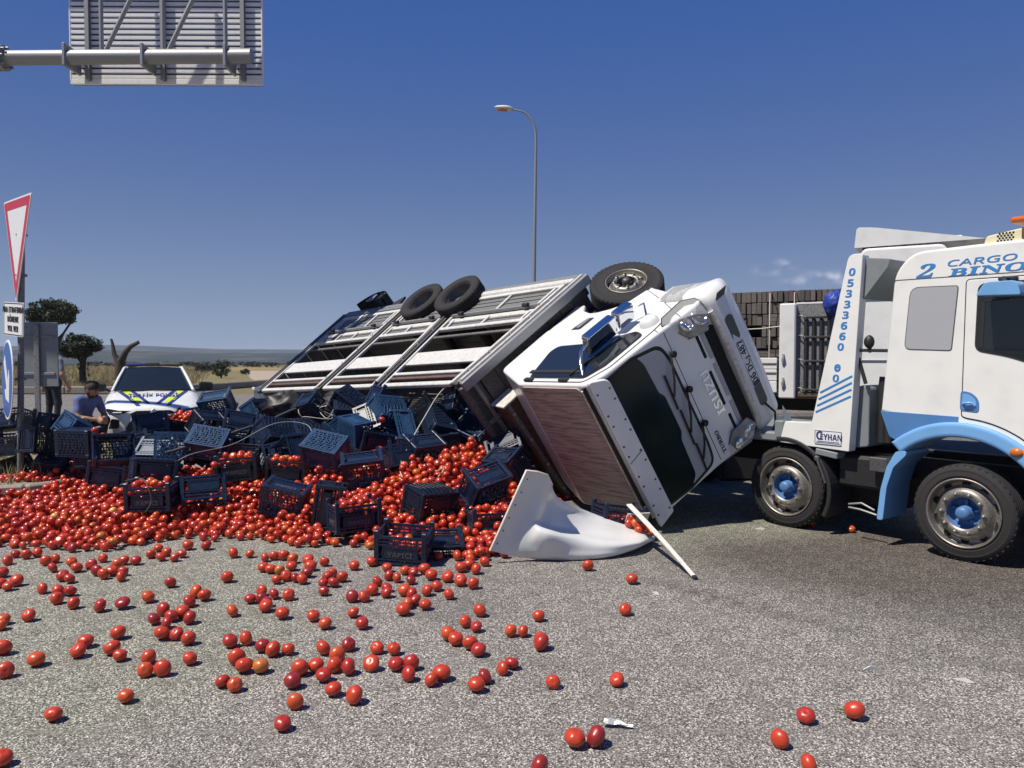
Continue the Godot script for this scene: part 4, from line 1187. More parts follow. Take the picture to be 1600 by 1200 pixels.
func truck_bed(t: Node3D, base: Vector3) -> void:
	# the sprung, twisted load bed: its left side is a four-cornered sheet (s from front to tail, v from top edge to floor)
	var c00 := V(-0.574, 1.356, -8.608) - base
	var c01 := V(0.814, 2.575, -9.336) - base
	var c10 := V(-4.439, 1.044, -13.575) - base
	var c11 := V(-3.222, 2.418, -14.906) - base
	var right := V(0.51, -0.787, -0.347).normalized()
	var S := func(s: float, v: float) -> Vector3: return c00.lerp(c10, s).lerp(c01.lerp(c11, s), v)
	var out := -right
	var plank := func(called: String, s0: float, v0: float, s1: float, v1: float, wid: float, th: float, off: float, m: Material, par: Node = t) -> MeshInstance3D:
		# a board from (s0, v0) to (s1, v1) on the side sheet
		var a: Vector3 = S.call(s0, v0) + out * off
		var e: Vector3 = S.call(s1, v1) + out * off
		var bb := MB.new(); bb.bar(a, e, wid, th, out)
		return part(called, bb, m, par)
	var sp := [0.0, 0.305, 0.597, 1.0]
	var spk := [0.0, 0.36, 0.62, 1.0]
	var H := 2.0
	for i in 4:   # stakes
		var a0: float = sp[i]; var a1: float = spk[i]
		var ss := 0.006 if i == 0 else (-0.004 if i == 3 else 0.0)
		plank.call("stake_post", a0 + ss, -0.02, a1 + ss, 1.02, 0.13, 0.07, 0.03, M.post_grey)
		if i > 0: plank.call("post_edge", a0 + ss - 0.003, 0.0, a1 + ss - 0.003, 1.0, 0.02, 0.03, 0.075, M.weathered_steel)
	var knob := MB.new(); knob.lathe([Vector2(0.026, -0.05), Vector2(0.03, -0.045), Vector2(0.03, 0.045), Vector2(0.026, 0.05), Vector2(0, 0.05)], 12); knob.lathe([Vector2(0.026, -0.05), Vector2(0, -0.05)], 12)
	for i in 3:
		var g0: float = sp[i] + 0.026; var g1: float = sp[i + 1] - 0.024
		var h0: float = spk[i] + 0.026; var h1: float = spk[i + 1] - 0.024
		var A := func(u: float, v: float) -> float: return lerpf(lerpf(g0, h0, v), lerpf(g1, h1, v), u)
		var run := func(called: String, v: float, wid: float, th: float, off: float, m: Material, u0 := 0.0, u1 := 1.0) -> MeshInstance3D:
			return plank.call(called, A.call(u0, v), v, A.call(u1, v), v, wid, th, off, m)
		plank.call("bay_stile", A.call(0.0, 0.0), 0.0, A.call(0.0, 0.97), 0.97, 0.05, 0.04, 0.034, M.white_board)
		plank.call("bay_stile", A.call(1.0, 0.0), 0.0, A.call(1.0, 0.97), 0.97, 0.045, 0.04, 0.034, M.white_board)
		run.call("bottom_rail", 0.005, 0.07, 0.05, 0.03, M.white_board)
		run.call("bottom_rail", 0.07, 0.045, 0.04, 0.03, M.brown_board)
		run.call("bottom_rail", 0.115, 0.05, 0.05, 0.03, M.white_board)
		run.call("slat_board", 0.285, 0.27, 0.028, 0.02, M.white_board)
		run.call("slat_board", 0.52, 0.045, 0.03, 0.02, M.grey_wood)
		# drop side: frame, corrugated sheets, mid rail
		run.call("side_rail", 0.6, 0.06, 0.05, 0.035, M.white_board)
		run.call("side_rail", 0.715, 0.085, 0.03, 0.012, M.white_board)
		run.call("side_rail", 0.752, 0.03, 0.05, 0.05, M.galvanised)
		run.call("side_rail", 0.77, 0.03, 0.03, 0.03, M.white_board)
		run.call("side_rail", 0.955, 0.07, 0.04, 0.03, M.white_board)
		for lv in [[0.615, 0.705], [0.785, 0.945]]:
			var n := 7 if lv[0] > 0.7 else 4
			for k in n:
				run.call("corrugated_strip", lerpf(lv[0], lv[1], (k + 0.5) / n), H * (lv[1] - lv[0]) / n * 0.8, 0.022, 0.0 + 0.006 * (k % 2), M.grey_board)
			var stiles := [0.06, 0.5, 0.94] if i < 2 else [0.06, 0.36, 0.66, 0.94]
			for u in stiles:
				plank.call("stile", A.call(u, lv[0]), lv[0] - 0.005, A.call(u, lv[1]), lv[1] + 0.005, 0.045, 0.03, 0.028, M.white_board)
		for u in [0.12, 0.86]:
			var kp: Vector3 = S.call(A.call(u, 0.74), 0.742) + out * 0.085
			var dirv: Vector3 = (S.call(A.call(1.0, 0.74), 0.74) - S.call(A.call(0.0, 0.74), 0.74)).normalized()
			var zz := dirv
			var xx := out.cross(zz).normalized()
			part("latch", knob, M.black_plastic, t, Transform3D(Basis(xx, zz.cross(xx), zz), kp))
	# floor edge: white lip and grey side beam above it
	plank.call("floor_lip", -0.005, 0.985, 0.4, 1.0, 0.1, 0.1, 0.02, M.white_board)
	plank.call("floor_lip", 0.37, 0.99, 1.0, 1.0, 0.06, 0.08, 0.02, M.weathered_steel)
	plank.call("floor_beam", 0.0, 1.045, 1.0, 1.04, 0.1, 0.1, 0.0, M.weathered_steel)
	plank.call("corner_rail", -0.022, -0.03, -0.018, 1.03, 0.06, 0.12, 0.02, M.galvanised)
	plank.call("corner_rail", -0.008, -0.01, -0.004, 1.01, 0.12, 0.03, 0.06, M.weathered_steel)
	plank.call("corner_rail", -0.018, -0.01, -0.014, 1.01, 0.03, 0.03, 0.09, M.white_board)
	# hooks and tie irons along the posts
	for i in 3:
		for k in 6:
			var b := MB.new()
			var p: Vector3 = S.call(lerpf(sp[i], spk[i], k / 6.0 + 0.08) + 0.002, k / 6.0 + 0.08) + out * 0.075
			b.tube([p, p + out * 0.03 + V(0.03, 0.02, 0), p + V(0.06, -0.02, 0.01), p + V(0.05, -0.06, 0.02)], 0.008, 5)
			part("tie_hook", b, M.galvanised, t)
	# floor, far side and headboard, planked
	var Wb := 1.66
	var f0: Vector3 = S.call(0, 1.0)
	var f1: Vector3 = S.call(1, 1.0)
	var fw0: Vector3 = (f0 - f1).normalized()
	for k in 11:
		var b := MB.new()
		var o := right * (0.08 + k * 0.15)
		var upn: Vector3 = (S.call(0.5, 0.0) - S.call(0.5, 1.0)).normalized()
		b.bar(f0 + o, f1 + o, 0.142, 0.03, upn)
		part("floor_plank", b, M.grey_wood, t)
	for k in 8:   # tailgate
		var b := MB.new()
		var a: Vector3 = S.call(0.995, (k + 0.5) / 8.0)
		b.bar(a, a + right * Wb, H / 8.0 * 1.02, 0.03, fw0)
		part("tailgate_board", b, M.grey_wood, t)
	for k in 11:
		var b := MB.new()
		var v := 0.04 + k * 0.092
		b.bar(S.call(0.0, v) + right * Wb, S.call(1.0, v) + right * Wb, 0.2, 0.03, out)
		part("far_side_board", b, M.grey_wood, t)
	var hd: Vector3 = (c01 - c00)
	var hn := right.cross(hd.normalized()).normalized()
	if hn.z < 0: hn = -hn     # towards the cab
	for k in 9:
		var b := MB.new()
		var v := (k + 0.5) / 9.0
		var a := c00 + hd * v + hn * (0.012 * (k % 2))
		b.bar(a, a + right * Wb, hd.length() / 9.0 * 0.93, 0.03, hn)
		part("headboard_plank", b, M.grey_wood, t)
	for k in 4:
		var b := MB.new()
		var a := c00 + right * (0.03 + k * 0.53) + hn * 0.045
		b.bar(a - hd * 0.0, a + hd, 0.06, 0.05, hn)
		part("headboard_stud", b, M.weathered_steel, t)
	var e := MB.new()
	e.bar(c00 + hn * 0.03 - hd * 0.01, c00 + hn * 0.03 - hd * 0.01 + right * (Wb + 0.05), 0.07, 0.1, hn)
	part("headboard_rail", e, M.grey_wood, t)
	e = MB.new()
	e.bar(c00 + hn * 0.07 + hd * 0.06, c00 + hn * 0.07 + hd * 0.06 + right * (Wb + 0.02), 0.05, 0.04, hn)
	part("headboard_rail", e, M.weathered_steel, t)
	# the dark locker board in front of the headboard, with a pale end cap
	var hu := hd.normalized()
	var lk := Transform3D(Basis(right, hu, right.cross(hu)), c00 + hu * 0.17 + hn * 0.06)
	var sg := 1.0 if right.cross(hu).dot(hn) > 0 else -1.0
	e = MB.new(); e.xf = lk; e.cbox(V(1.15, 0.13, sg * 0.13), V(1.5, 0.26, 0.24), 0.012)
	var bx := part("locker", e, M.brown_board, t)
	e = MB.new(); e.xf = lk; e.cbox(V(0.395, 0.12, sg * 0.15), V(0.03, 0.3, 0.3), 0.008)
	part("locker_cap", e, M.dirty_white, bx)
	e = MB.new(); e.xf = lk; e.cbox(V(1.15, 0.05, sg * 0.262), V(1.5, 0.05, 0.03), 0.006); e.cbox(V(1.15, 0.245, sg * 0.262), V(1.5, 0.04, 0.03), 0.006)
	part("locker_rail", e, M.weathered_steel, bx)
	for k in 4:
		e = MB.new(); e.xf = lk * Transform3D(Basis(), V(0.55 + k * 0.38, 0.05, sg * 0.282)); e.lathe([Vector2(0.016, -0.008), Vector2(0.016, 0.008), Vector2(0, 0.01)], 8); e.lathe([Vector2(0.016, -0.008), Vector2(0, -0.01)], 8)
		part("bolt", e, M.dirty_white, bx)
	# chassis and rear wheels above the floor
	var dn: Vector3 = (c01 - c00).normalized()
	var fw: Vector3 = (c01 - c11).normalized()
	var rz := fw.cross(-dn).normalized()
	for k in 2:
		var b := MB.new()
		var o := right * (0.5 + 0.65 * k) + dn * 0.2
		b.bar(f0 + fw * 1.2 + o, f1 + o + (f0 - f1) * 0.03, 0.08, 0.22, dn)
		part("chassis_rail", b, M.chassis_black, t)
	for k in 7:
		var b := MB.new()
		var o := (f1 - f0) * (0.05 + k * 0.145) + dn * 0.08
		b.bar(f0 + o, f0 + o + right * 1.6, 0.06, 0.08, dn)
		part("cross_beam", b, M.chassis_black, t)
	var side := -right
	var wb := Basis(fw, side.cross(fw).normalized(), side)
	var along := fw.cross(side)
	var wn := V(-0.5, 0.72, 0.49).normalized()
	var wf := (fw - wn * fw.dot(wn)).normalized()
	wb = Basis(wf, wn.cross(wf), wn)     # the rear axles have dropped and swung in their springs
	for q in [V(-0.81, 2.61, -11.1), V(-1.44, 2.58, -12.05)]:
		var c: Vector3 = q - base
		wheel(t, Transform3D(wb, c), 0.385, 0.22, 0.24, "dual")
		wheel(t, Transform3D(wb, c + right * 0.28), 0.43, 0.26, 0.26, "dual")
		wheel(t, Transform3D(wb, c + right * 1.5), 0.43, 0.26, 0.26, "dual")
		var b := MB.new(); b.tube([c + right * 0.2, c + right * 1.5], 0.08, 10)
		part("rear_axle", b, M.chassis_black, t)
	# torn mudguard with its ribs, and a bent plate, towards the tail
	var mb := MB.new()
	var mc: Vector3 = f0.lerp(f1, 0.86) + dn * 0.08
	mb.xf = Transform3D(Basis(fw, dn, fw.cross(dn)), mc)
	mb.lathe([Vector2(0.36, -0.2), Vector2(0.38, -0.19), Vector2(0.38, 0.19), Vector2(0.36, 0.2)], 20, PI * 0.95, 0.1)
	for k in 9:
		var a := 0.25 + k * 0.32
		mb.cbox(V(cos(a) * 0.4, sin(a) * 0.4, 0), V(0.06, 0.06, 0.36), 0.01)
	part("mudguard", mb, M.black_plastic, t)
	mb = MB.new(); mb.xf = Transform3D(Basis(fw, dn, fw.cross(dn)), mc)
	mb.prism(round_poly(P2([0.08, 0.0, 0.34, 0.02, 0.26, 0.2, 0.1, 0.24]), 0.05), 0.22, 0.24)
	part("bent_plate", mb, M.grey_back, t)
	mb = MB.new(); mb.xf = Transform3D(Basis(fw, dn, fw.cross(dn)), mc + fw * 0.75)
	mb.prism(P2([-0.3, 0.0, 0.3, 0.0, 0.05, 0.36]), -0.02, 0.02); mb.cbox(V(0.05, 0.1, -0.25), V(0.5, 0.24, 0.4), 0.02)
	part("battery_box", mb, M.black_plastic, t)
	mb = MB.new()
	mb.bar(f0.lerp(f1, 0.02) + dn * 0.1 + right * 0.2, f0.lerp(f1, 0.42) + dn * 0.1 + right * 0.2, 0.12, 0.14, dn)
	mb.cbox(f0.lerp(f1, 0.12) + dn * 0.2 + right * 0.4, V(0.06, 0.12, 0.06), 0.01)
	part("underfloor_box", mb, M.chassis_black, t)

# ---------------------------------------------------------------- recovery lorry
func arc_pts(c: Vector2, r: float, a0: float, a1: float, n: int) -> Array:
	var o := []
	for i in n + 1:
		var a := deg_to_rad(lerpf(a0, a1, float(i) / n))
		o.append(c + Vector2(cos(a), sin(a)) * r)
	return o

func tow_truck() -> void:
	var d := V(0.62, 0, 0.785).normalized()
	var r := V(-d.z, 0, d.x)
	var X := Transform3D(Basis(d, Vector3.UP, r), V(3.71, 0, -6.26))
	var t := thing("tow_truck", "white and blue recovery lorry with a phone number up its slanting arm", "recovery truck", X)
	var W := 1.78
	var ac := Vector2(-0.05, 0.36)
	# cab
	var sil := [Vector2(-0.70, 1.205), Vector2(-0.60, 2.42), Vector2(-0.45, 2.585), Vector2(0.42, 2.6), Vector2(0.8, 2.56), Vector2(0.98, 2.2), Vector2(1.1, 1.45), Vector2(1.12, 0.62), Vector2(0.66, 0.6)]
	sil.append_array(arc_pts(ac, 0.72, 18.0, 122.0, 14))
	sil.append(Vector2(-0.56, 1.17))
	var rr := []
	for i in sil.size(): rr.append([0.0, 0.1, 0.12, 0.2, 0.12, 0.1, 0.08, 0.03, 0.0][i] if i < 9 else 0.0)
	var b := MB.new()
	b.prism(round_poly(sil, rr), -W, 0.0, 0.07)
	part("cab_shell", b, M.tow_white, t)
	for q in [[-0.612, 2.352, 0.98, 2.34]]:
		b = MB.new(); b.bar(V(q[0], q[1], 0.0), V(q[2], q[3], 0.0), 0.006, 0.006, Vector3.BACK)
		part("roof_seam", b, M.rim_dark, t)
	# door
	var door := [Vector2(-0.03, 1.2), Vector2(-0.015, 2.31), Vector2(0.86, 2.31), Vector2(0.97, 1.5), Vector2(0.98, 0.8), Vector2(0.73, 0.8)]
	door.append_array(arc_pts(ac, 0.83, 32.0, 86.0, 8))
	var dp := round_poly(door, 0.03, 3)
	b = MB.new(); b.prism(b.inset(dp, -0.009), -0.004, 0.0025)
	part("door_gap", b, M.gap, t)
	b = MB.new(); b.prism(dp, -0.004, 0.011, 0.006)
	var dr := part("door", b, M.tow_white, t)
	var wp := round_poly(P2([0.07, 1.745, 0.085, 2.262, 0.8, 2.272, 0.9, 1.62, 0.5, 1.63, 0.3, 1.7]), [0.05, 0.05, 0.06, 0.05, 0.08, 0.08])
	b = MB.new(); b.prism(b.inset(wp, -0.014), 0.009, 0.0145)
	part("window_seal", b, M.seal, dr)
	b = MB.new(); b.prism(wp, 0.010, 0.0165, 0.003)
	part("window", b, M.dark_glass, dr)
	b = MB.new(); b.bar(V(0.12, 2.13, 0.0185), V(0.3, 2.145, 0.0185), 0.012, 0.004, Vector3.BACK); b.bar(V(0.105, 1.76, 0.0185), V(0.115, 2.12, 0.0185), 0.03, 0.004, Vector3.BACK)
	part("window_trim", b, M.seal, dr)
	b = MB.new(); b.prism(round_poly(P2([-0.045 + 0.0, 1.245, 0.1, 1.235, 0.1, 1.34, 0.04, 1.4, -0.04, 1.41]), [0.03, 0.03, 0.05, 0.05, 0.03]), 0.009, 0.016, 0.004)
	var hn := part("door_handle", b, M.deep_blue, dr)
	b = MB.new(); b.prism(round_poly(P2([-0.03, 1.262, 0.08, 1.255, 0.08, 1.335, 0.03, 1.38, -0.025, 1.39]), [0.02, 0.02, 0.04, 0.04, 0.02]), 0.015, 0.0185, 0.002)
	part("handle_recess", b, M.fender_blue, hn)
	b = MB.new(); b.tube([V(-0.02, 1.3, 0.02), V(0.0, 1.31, 0.042), V(0.05, 1.315, 0.042), V(0.07, 1.29, 0.02)], 0.011, 8)
	part("handle_grip", b, M.fender_blue, hn)
	# sleeper window, filled with a plain grey sheet
	wp = round_poly(P2([-0.5, 1.755, -0.456, 2.276, -0.083, 2.267, -0.126, 1.742]), [0.05, 0.07, 0.02, 0.02])
	b = MB.new(); b.prism(b.inset(wp, -0.007), -0.002, 0.003)
	part("window_seal", b, M.rim_dark, t)
	b = MB.new(); b.prism(wp, -0.002, 0.0052)
	part("sleeper_window", b, M.window_grey, t)
	# blue quarter, wheel arch and flap
	var q := [Vector2(-0.702, 1.207), Vector2(-0.056, 1.194), Vector2(-0.06, 1.13)]
	q.append_array(arc_pts(ac, 0.77, 92.0, 130.0, 6))
	q.append_array([Vector2(-0.62, 0.985)])
	b = MB.new(); b.prism(round_poly(q, [0.01, 0, 0, 0, 0, 0, 0, 0, 0, 0, 0.02, 0.1], 3), -0.3, 0.005, 0.004)
	part("blue_quarter", b, M.deep_blue, t)
	q = arc_pts(ac, 0.79, 133.0, 20.0, 26)
	q.append_array(arc_pts(ac, 0.665, 20.0, 133.0, 26))
	b = MB.new(); b.prism(q, -0.42, 0.05, 0.03)
	var wa := part("wheel_arch", b, M.fender_blue, t)
	b = MB.new(); b.lathe([Vector2(0.05, 0), Vector2(0.045, 0.012), Vector2(0.03, 0.022), Vector2(0, 0.026)], 16)
	part("side_indicator", b, M.amber, wa, Transform3D(Basis().scaled(V(1, 0.75, 1)), V(0.385, 0.945, 0.048)))
	q = [Vector2(-0.545, 0.86), Vector2(-0.46, 0.875), Vector2(-0.45, 0.84), Vector2(-0.56, 0.72), Vector2(-0.615, 0.54), Vector2(-0.645, 0.24), Vector2(-0.70, 0.24), Vector2(-0.67, 0.52), Vector2(-0.62, 0.72)]
	b = MB.new(); b.prism(round_poly(q, 0.02, 2), -0.4, 0.045, 0.015)
	part("mudflap", b, M.fender_blue, t)
	q = arc_pts(ac, 0.71, 30.0, -12.0, 6); q.append_array([Vector2(1.12, 0.2), Vector2(1.12, 0.62), Vector2(0.9, 0.74)])
	b = MB.new(); b.prism(q, -W, 0.01, 0.02)
	part("front_skirt", b, M.fender_blue, t)
	b = MB.new(); b.cbox(V(1.13, 0.42, -W * 0.5), V(0.1, 0.34, W * 0.96), 0.04)
	part("front_bumper", b, M.tow_white, t)
	b = MB.new(); b.cbox(V(1.055, 1.92, -W * 0.5), V(0.03, 0.62, W * 0.86), 0.01)
	part("windscreen", b, M.dark_glass, t)
	for k in 4:
		b = MB.new(); b.cbox(V(1.118, 1.02 + k * 0.11, -W * 0.5), V(0.02, 0.05, W * 0.7), 0.006)
		part("grille_slat", b, M.black_plastic, t)
	for z in [-0.24, -W + 0.24]:
		b = MB.new(); b.xf = Transform3D(Basis(V(0, 0, -1), Vector3.UP, V(1, 0, 0)), V(1.17, 0.46, z)); b.prism(round_poly(P2([-0.14, -0.08, 0.14, -0.08, 0.14, 0.08, -0.14, 0.08]), 0.04), 0.0, 0.02, 0.008)
		part("headlight", b, M.lamp_grey, t)
		b = MB.new(); b.bar(V(1.1, 1.62, z * 0.9 - 0.1), V(1.08, 1.75, -W * 0.5 + (0.25 if z > -0.5 else -0.25)), 0.02, 0.02)
		part("wiper", b, M.seal, t)
	# sign writing on the roof edge
	letters(t, "lettering", "2", 0.112, M.print_blue, Transform3D(Basis(V(1, 0.02, 0), V(0.42, 1, 0), V(0, 0, 1)), V(-0.33, 2.412, 0.003)), "Droid Serif", 700, 1.7)
	letters(t, "lettering", "CARGO", 0.05, M.print_blue, Transform3D(Basis(V(1, 0.02, 0), V(0.3, 1, 0), V(0, 0, 1)), V(0.09, 2.462, 0.003)), "Droid Sans", 400, 2.35)
	letters(t, "lettering", "BINO", 0.062, M.print_blue, Transform3D(Basis(V(1, 0.02, 0), V(0.35, 1, 0), V(0, 0, 1)), V(0.13, 2.386, 0.003)), "Droid Serif", 700, 2.5)
	letters(t, "lettering", "L", 0.1, M.print_blue, Transform3D(Basis(V(1, 0.02, 0), V(0.35, 1, 0), V(0, 0, 1)), V(0.46, 2.41, 0.003)), "Droid Serif", 700, 1.6)
	# mirror in its blue cap, roof unit, beacon bar
	b = MB.new(); b.prism(round_poly(P2([0.15, 2.16, 0.21, 2.262, 0.43, 2.262, 0.46, 2.15]), [0.02, 0.04, 0.04, 0.02]), 0.05, 0.27, 0.03)
	var mr := part("mirror_cap", b, M.fender_blue, t)
	b = MB.new(); b.tube([V(0.3, 2.29, 0.01), V(0.3, 2.29, 0.14), V(0.32, 2.25, 0.16)], 0.02, 8); b.cbox(V(0.3, 2.295, 0.05), V(0.13, 0.035, 0.06), 0.01)
	part("mirror_bracket", b, M.black_plastic, mr)
	b = MB.new(); b.prism(round_poly(P2([0.08, 2.58, 0.1, 2.655, 0.34, 2.69, 0.5, 2.69, 0.5, 2.58]), 0.02), -0.75, -0.05, 0.015)
	var ru := part("roof_unit", b, M.cream, t)
	var hole := MB.new(); hole.lathe([Vector2(0.0085, 0.0), Vector2(0, 0.002)], 8)
	var hm := hole.mesh()
	for i in 5:
		for k in 4:
			part("vent_hole", hm, M.gap, ru, Transform3D(Basis(), V(0.185 + i * 0.024 + 0.012 * (k % 2), 2.607 + k * 0.019, -0.0475)))
	b = MB.new(); b.prism(round_poly(P2([0.36, 2.6, 0.36, 2.69, 0.6, 2.69, 0.6, 2.6]), 0.01), -0.04, -0.02)
	part("unit_side", b, M.brown_board, ru)
	b = MB.new(); b.cbox(V(0.6, 2.765, -0.7), V(0.7, 0.05, 1.25), 0.02)
	part("beacon_bar", b, M.amber_bar, t)
	b = MB.new(); b.prism(P2([0.36, 2.62, 0.4, 2.735, 0.75, 2.735, 0.75, 2.62]), -0.9, -0.4)
	part("beacon_stand", b, M.black_plastic, t)
	# wheels
	wheel(t, Transform3D(Basis(), V(-0.01, 0.4, 0.0)), 0.402, 0.26, 0.285, "blue")
	wheel(t, Transform3D(Basis(), V(-1.64, 0.4, -0.01)), 0.402, 0.26, 0.285, "blue")
	var bk := Basis(Vector3.UP, PI)
	wheel(t, Transform3D(bk, V(-0.01, 0.4, -W)), 0.402, 0.26, 0.285, "blue")
	wheel(t, Transform3D(bk, V(-1.64, 0.4, -W)), 0.402, 0.26, 0.285, "blue")
	wheel(t, Transform3D(Basis(), V(-3.95, 0.4, -0.2)), 0.402, 0.26, 0.285, "blue")
	wheel(t, Transform3D(bk, V(-3.95, 0.4, -W)), 0.402, 0.26, 0.285, "blue")
	for x in [-0.01, -1.64, -3.95]:
		b = MB.new(); b.tube([V(x, 0.4, -0.25), V(x, 0.4, -W + 0.25)], 0.07, 10)
		part("axle", b, M.chassis_black, t)
	q = arc_pts(Vector2(-1.64, 0.4), 0.5, 100.0, -28.0, 20)
	q.append_array(arc_pts(Vector2(-1.64, 0.4), 0.455, -28.0, 100.0, 20))
	b = MB.new(); b.prism(q, -0.34, 0.03, 0.015)
	part("mudguard", b, M.black_plastic, t)
	b = MB.new(); b.tube([V(-1.28, 0.72, 0.04), V(-1.25, 0.66, 0.05), V(-1.22, 0.58, 0.04), V(-1.19, 0.5, 0.04)], 0.012, 6); b.cbox(V(-1.285, 0.72, 0.02), V(0.05, 0.05, 0.05), 0.01)
	part("mudguard_stay", b, M.rim_dark, t)
	b = MB.new(); b.xf = Transform3D(Basis(Vector3.BACK, -0.12), V(-1.2, 0.775, -0.06)); b.cbox(Vector3.ZERO, V(0.22, 0.06, 0.16), 0.008)
	part("grey_block", b, M.grey_back, t)
	# slanting arm with the phone number, sill box and the hoop across
	q = round_poly(P2([-1.69, 0.842, -0.977, 0.815, -0.877, 2.615, -1.008, 2.62, -1.35, 1.058, -1.634, 1.051]), [0.012, 0.012, 0.03, 0.07, 0.02, 0.012], 5)
	b = MB.new(); b.prism(q, -0.1, 0.02, 0.012)
	var arm := part("arm", b, M.tow_white, t)
	b = MB.new(); b.prism(q, -W, -W + 0.1, 0.012)
	part("arm", b, M.tow_white, t)
	b = MB.new(); b.prism(round_poly(P2([-0.9, 2.2, -0.885, 2.58, -0.66, 2.55, -0.68, 2.48]), 0.02), -W + 0.05, -0.04, 0.01)
	part("hoop", b, M.grey_back, t)
	b = MB.new(); b.prism(round_poly(P2([-1.0, 0.84, -0.985, 1.4, -0.92, 1.43, -0.86, 1.4, -0.86, 0.86]), 0.03), -0.6, -0.11, 0.02)
	part("tank", b, M.grey_back, t)
	var digits := "05333660200"
	for k in digits.length():
		var f := k / 10.0
		var y := lerpf(2.455, 1.485, f)
		var x := lerpf(-0.968, -1.108, f) - 0.005
		if k == 8: continue    # worn off
		letters(arm, "digit", digits[k], 0.066, M.print_blue, Transform3D(Basis(V(1, -0.02, 0), V(0.1, 1, 0), V(0, 0, 1)), V(x, y, 0.0225)), "Droid Sans", 700, 1.35)
	b = MB.new()
	b.bar(V(-1.11, 1.585, 0.0215), V(-1.07, 1.6, 0.0215), 0.014, 0.003, Vector3.BACK); b.bar(V(-1.1, 1.57, 0.0215), V(-1.115, 1.55, 0.0215), 0.014, 0.003, Vector3.BACK)
	part("worn_digit", b, M.print_blue, arm)
	for k in 4:
		var y := 1.16 + k * 0.062
		b = MB.new(); b.bar(V(-1.31 + k * 0.014, y, 0.0215), V(-0.965 + k * 0.003, y + 0.165, 0.0215), 0.018, 0.003, Vector3.BACK)
		part("stripe", b, M.print_blue, arm)
	b = MB.new(); b.cbox(V(-1.18, 0.925, 0.022), V(0.265, 0.13, 0.004), 0.001)
	var sg := part("maker_plate", b, M.sign_white, arm)
	b = MB.new()
	for e in [[-1.18, 0.988, 0.26, 0.005], [-1.18, 0.862, 0.26, 0.005], [-1.31, 0.925, 0.005, 0.125], [-1.05, 0.925, 0.005, 0.125], [-1.18, 0.888, 0.22, 0.006], [-1.18, 0.876, 0.24, 0.005]]: b.box(V(e[0], e[1], 0.0248), V(e[2], e[3], 0.002))
	part("plate_border", b, M.print_navy, sg)
	letters(sg, "lettering", "C", 0.078, M.print_navy, Transform3D(Basis(), V(-1.268, 0.941, 0.026)), "Droid Sans", 700, 1.05)
	letters(sg, "lettering", "EYHAN", 0.054, M.print_navy, Transform3D(Basis(), V(-1.15, 0.932, 0.026)), "Droid Sans", 700, 0.9)
	# bed, cross bar, spare lamp, hoses
	b = MB.new(); b.cbox(V(-2.0, 0.88, -W * 0.5), V(2.0, 0.09, W - 0.1), 0.015)
	part("deck", b, M.grey_back, t)
	b = MB.new(); b.cbox(V(-1.72, 0.95, -0.06), V(0.1, 0.2, 0.1), 0.01)
	part("deck_end", b, M.grey_back, t)
	for z in [-0.55, -1.25]:
		b = MB.new(); b.cbox(V(-2.0, 0.66, z), V(5.6, 0.2, 0.08), 0.01)
		part("chassis_rail", b, M.chassis_black, t)
	b = MB.new(); b.bar(V(-0.95, 1.745, -0.06), V(-0.64, 1.74, -0.06), 0.03, 0.03); b.bar(V(-0.95, 1.7, -0.06), V(-0.87, 1.44, -0.06), 0.028, 0.028)
	part("stay_bar", b, M.black_plastic, t)
	b = MB.new(); b.xf = Transform3D(Basis(), V(-0.845, 1.82, -0.06)); b.lathe([Vector2(0.05, -0.02), Vector2(0.055, 0), Vector2(0.045, 0.03), Vector2(0, 0.035)], 16); b.lathe([Vector2(0.05, -0.02), Vector2(0, -0.02)], 16); b.cbox(V(0.01, -0.06, 0), V(0.03, 0.05, 0.03), 0.006)
	part("work_lamp", b, M.black_plastic, t, Transform3D(Basis().scaled(V(0.8, 1.15, 1)), V(-0.169, -0.273, 0)))
	for k in 2:
		b = MB.new(); b.tube([V(-0.8 + k * 0.06, 0.9, -0.25), V(-0.8 + k * 0.06, 1.4 - k * 0.05, -0.25), V(-0.79 + k * 0.06, 1.5 - k * 0.05, -0.25)], 0.045, 12)
		part("filter_can", b, M.black_plastic, t)
	b = MB.new(); b.cbox(V(-0.9, 0.62, -0.3), V(0.5, 0.3, 0.4), 0.03); b.cbox(V(-1.0, 0.45, -0.7), V(0.6, 0.4, 0.5), 0.03)
	part("battery_box", b, M.chassis_black, t)
	b = MB.new(); b.cbox(V(-0.72, 0.72, -0.02), V(0.16, 0.13, 0.03), 0.008)
	part("bracket_plate", b, M.rim_dark, t)
	for k in 3:
		b = MB.new()
		var ps := []
		for i in 9:
			var u := i / 8.0
			ps.append(V(lerpf(-1.18, -0.72, u), 0.74 - k * 0.05 - 0.1 * sin(PI * u) + 0.015 * sin(u * 17.0 + k), -0.12 - k * 0.06))
		b.tube(ps, 0.012, 6)
		part("air_hose", b, M.chassis_black, t)
	b = MB.new(); b.tube([V(-0.98, 0.33, 0.0), V(-0.85, 0.36, 0.02), V(-0.74, 0.31, 0.0)], 0.01, 6); b.tube([V(-0.98, 0.3, 0.0), V(-0.86, 0.3, 0.02), V(-0.72, 0.27, 0.0)], 0.01, 6)
	part("step_rod", b, M.galvanised, t)

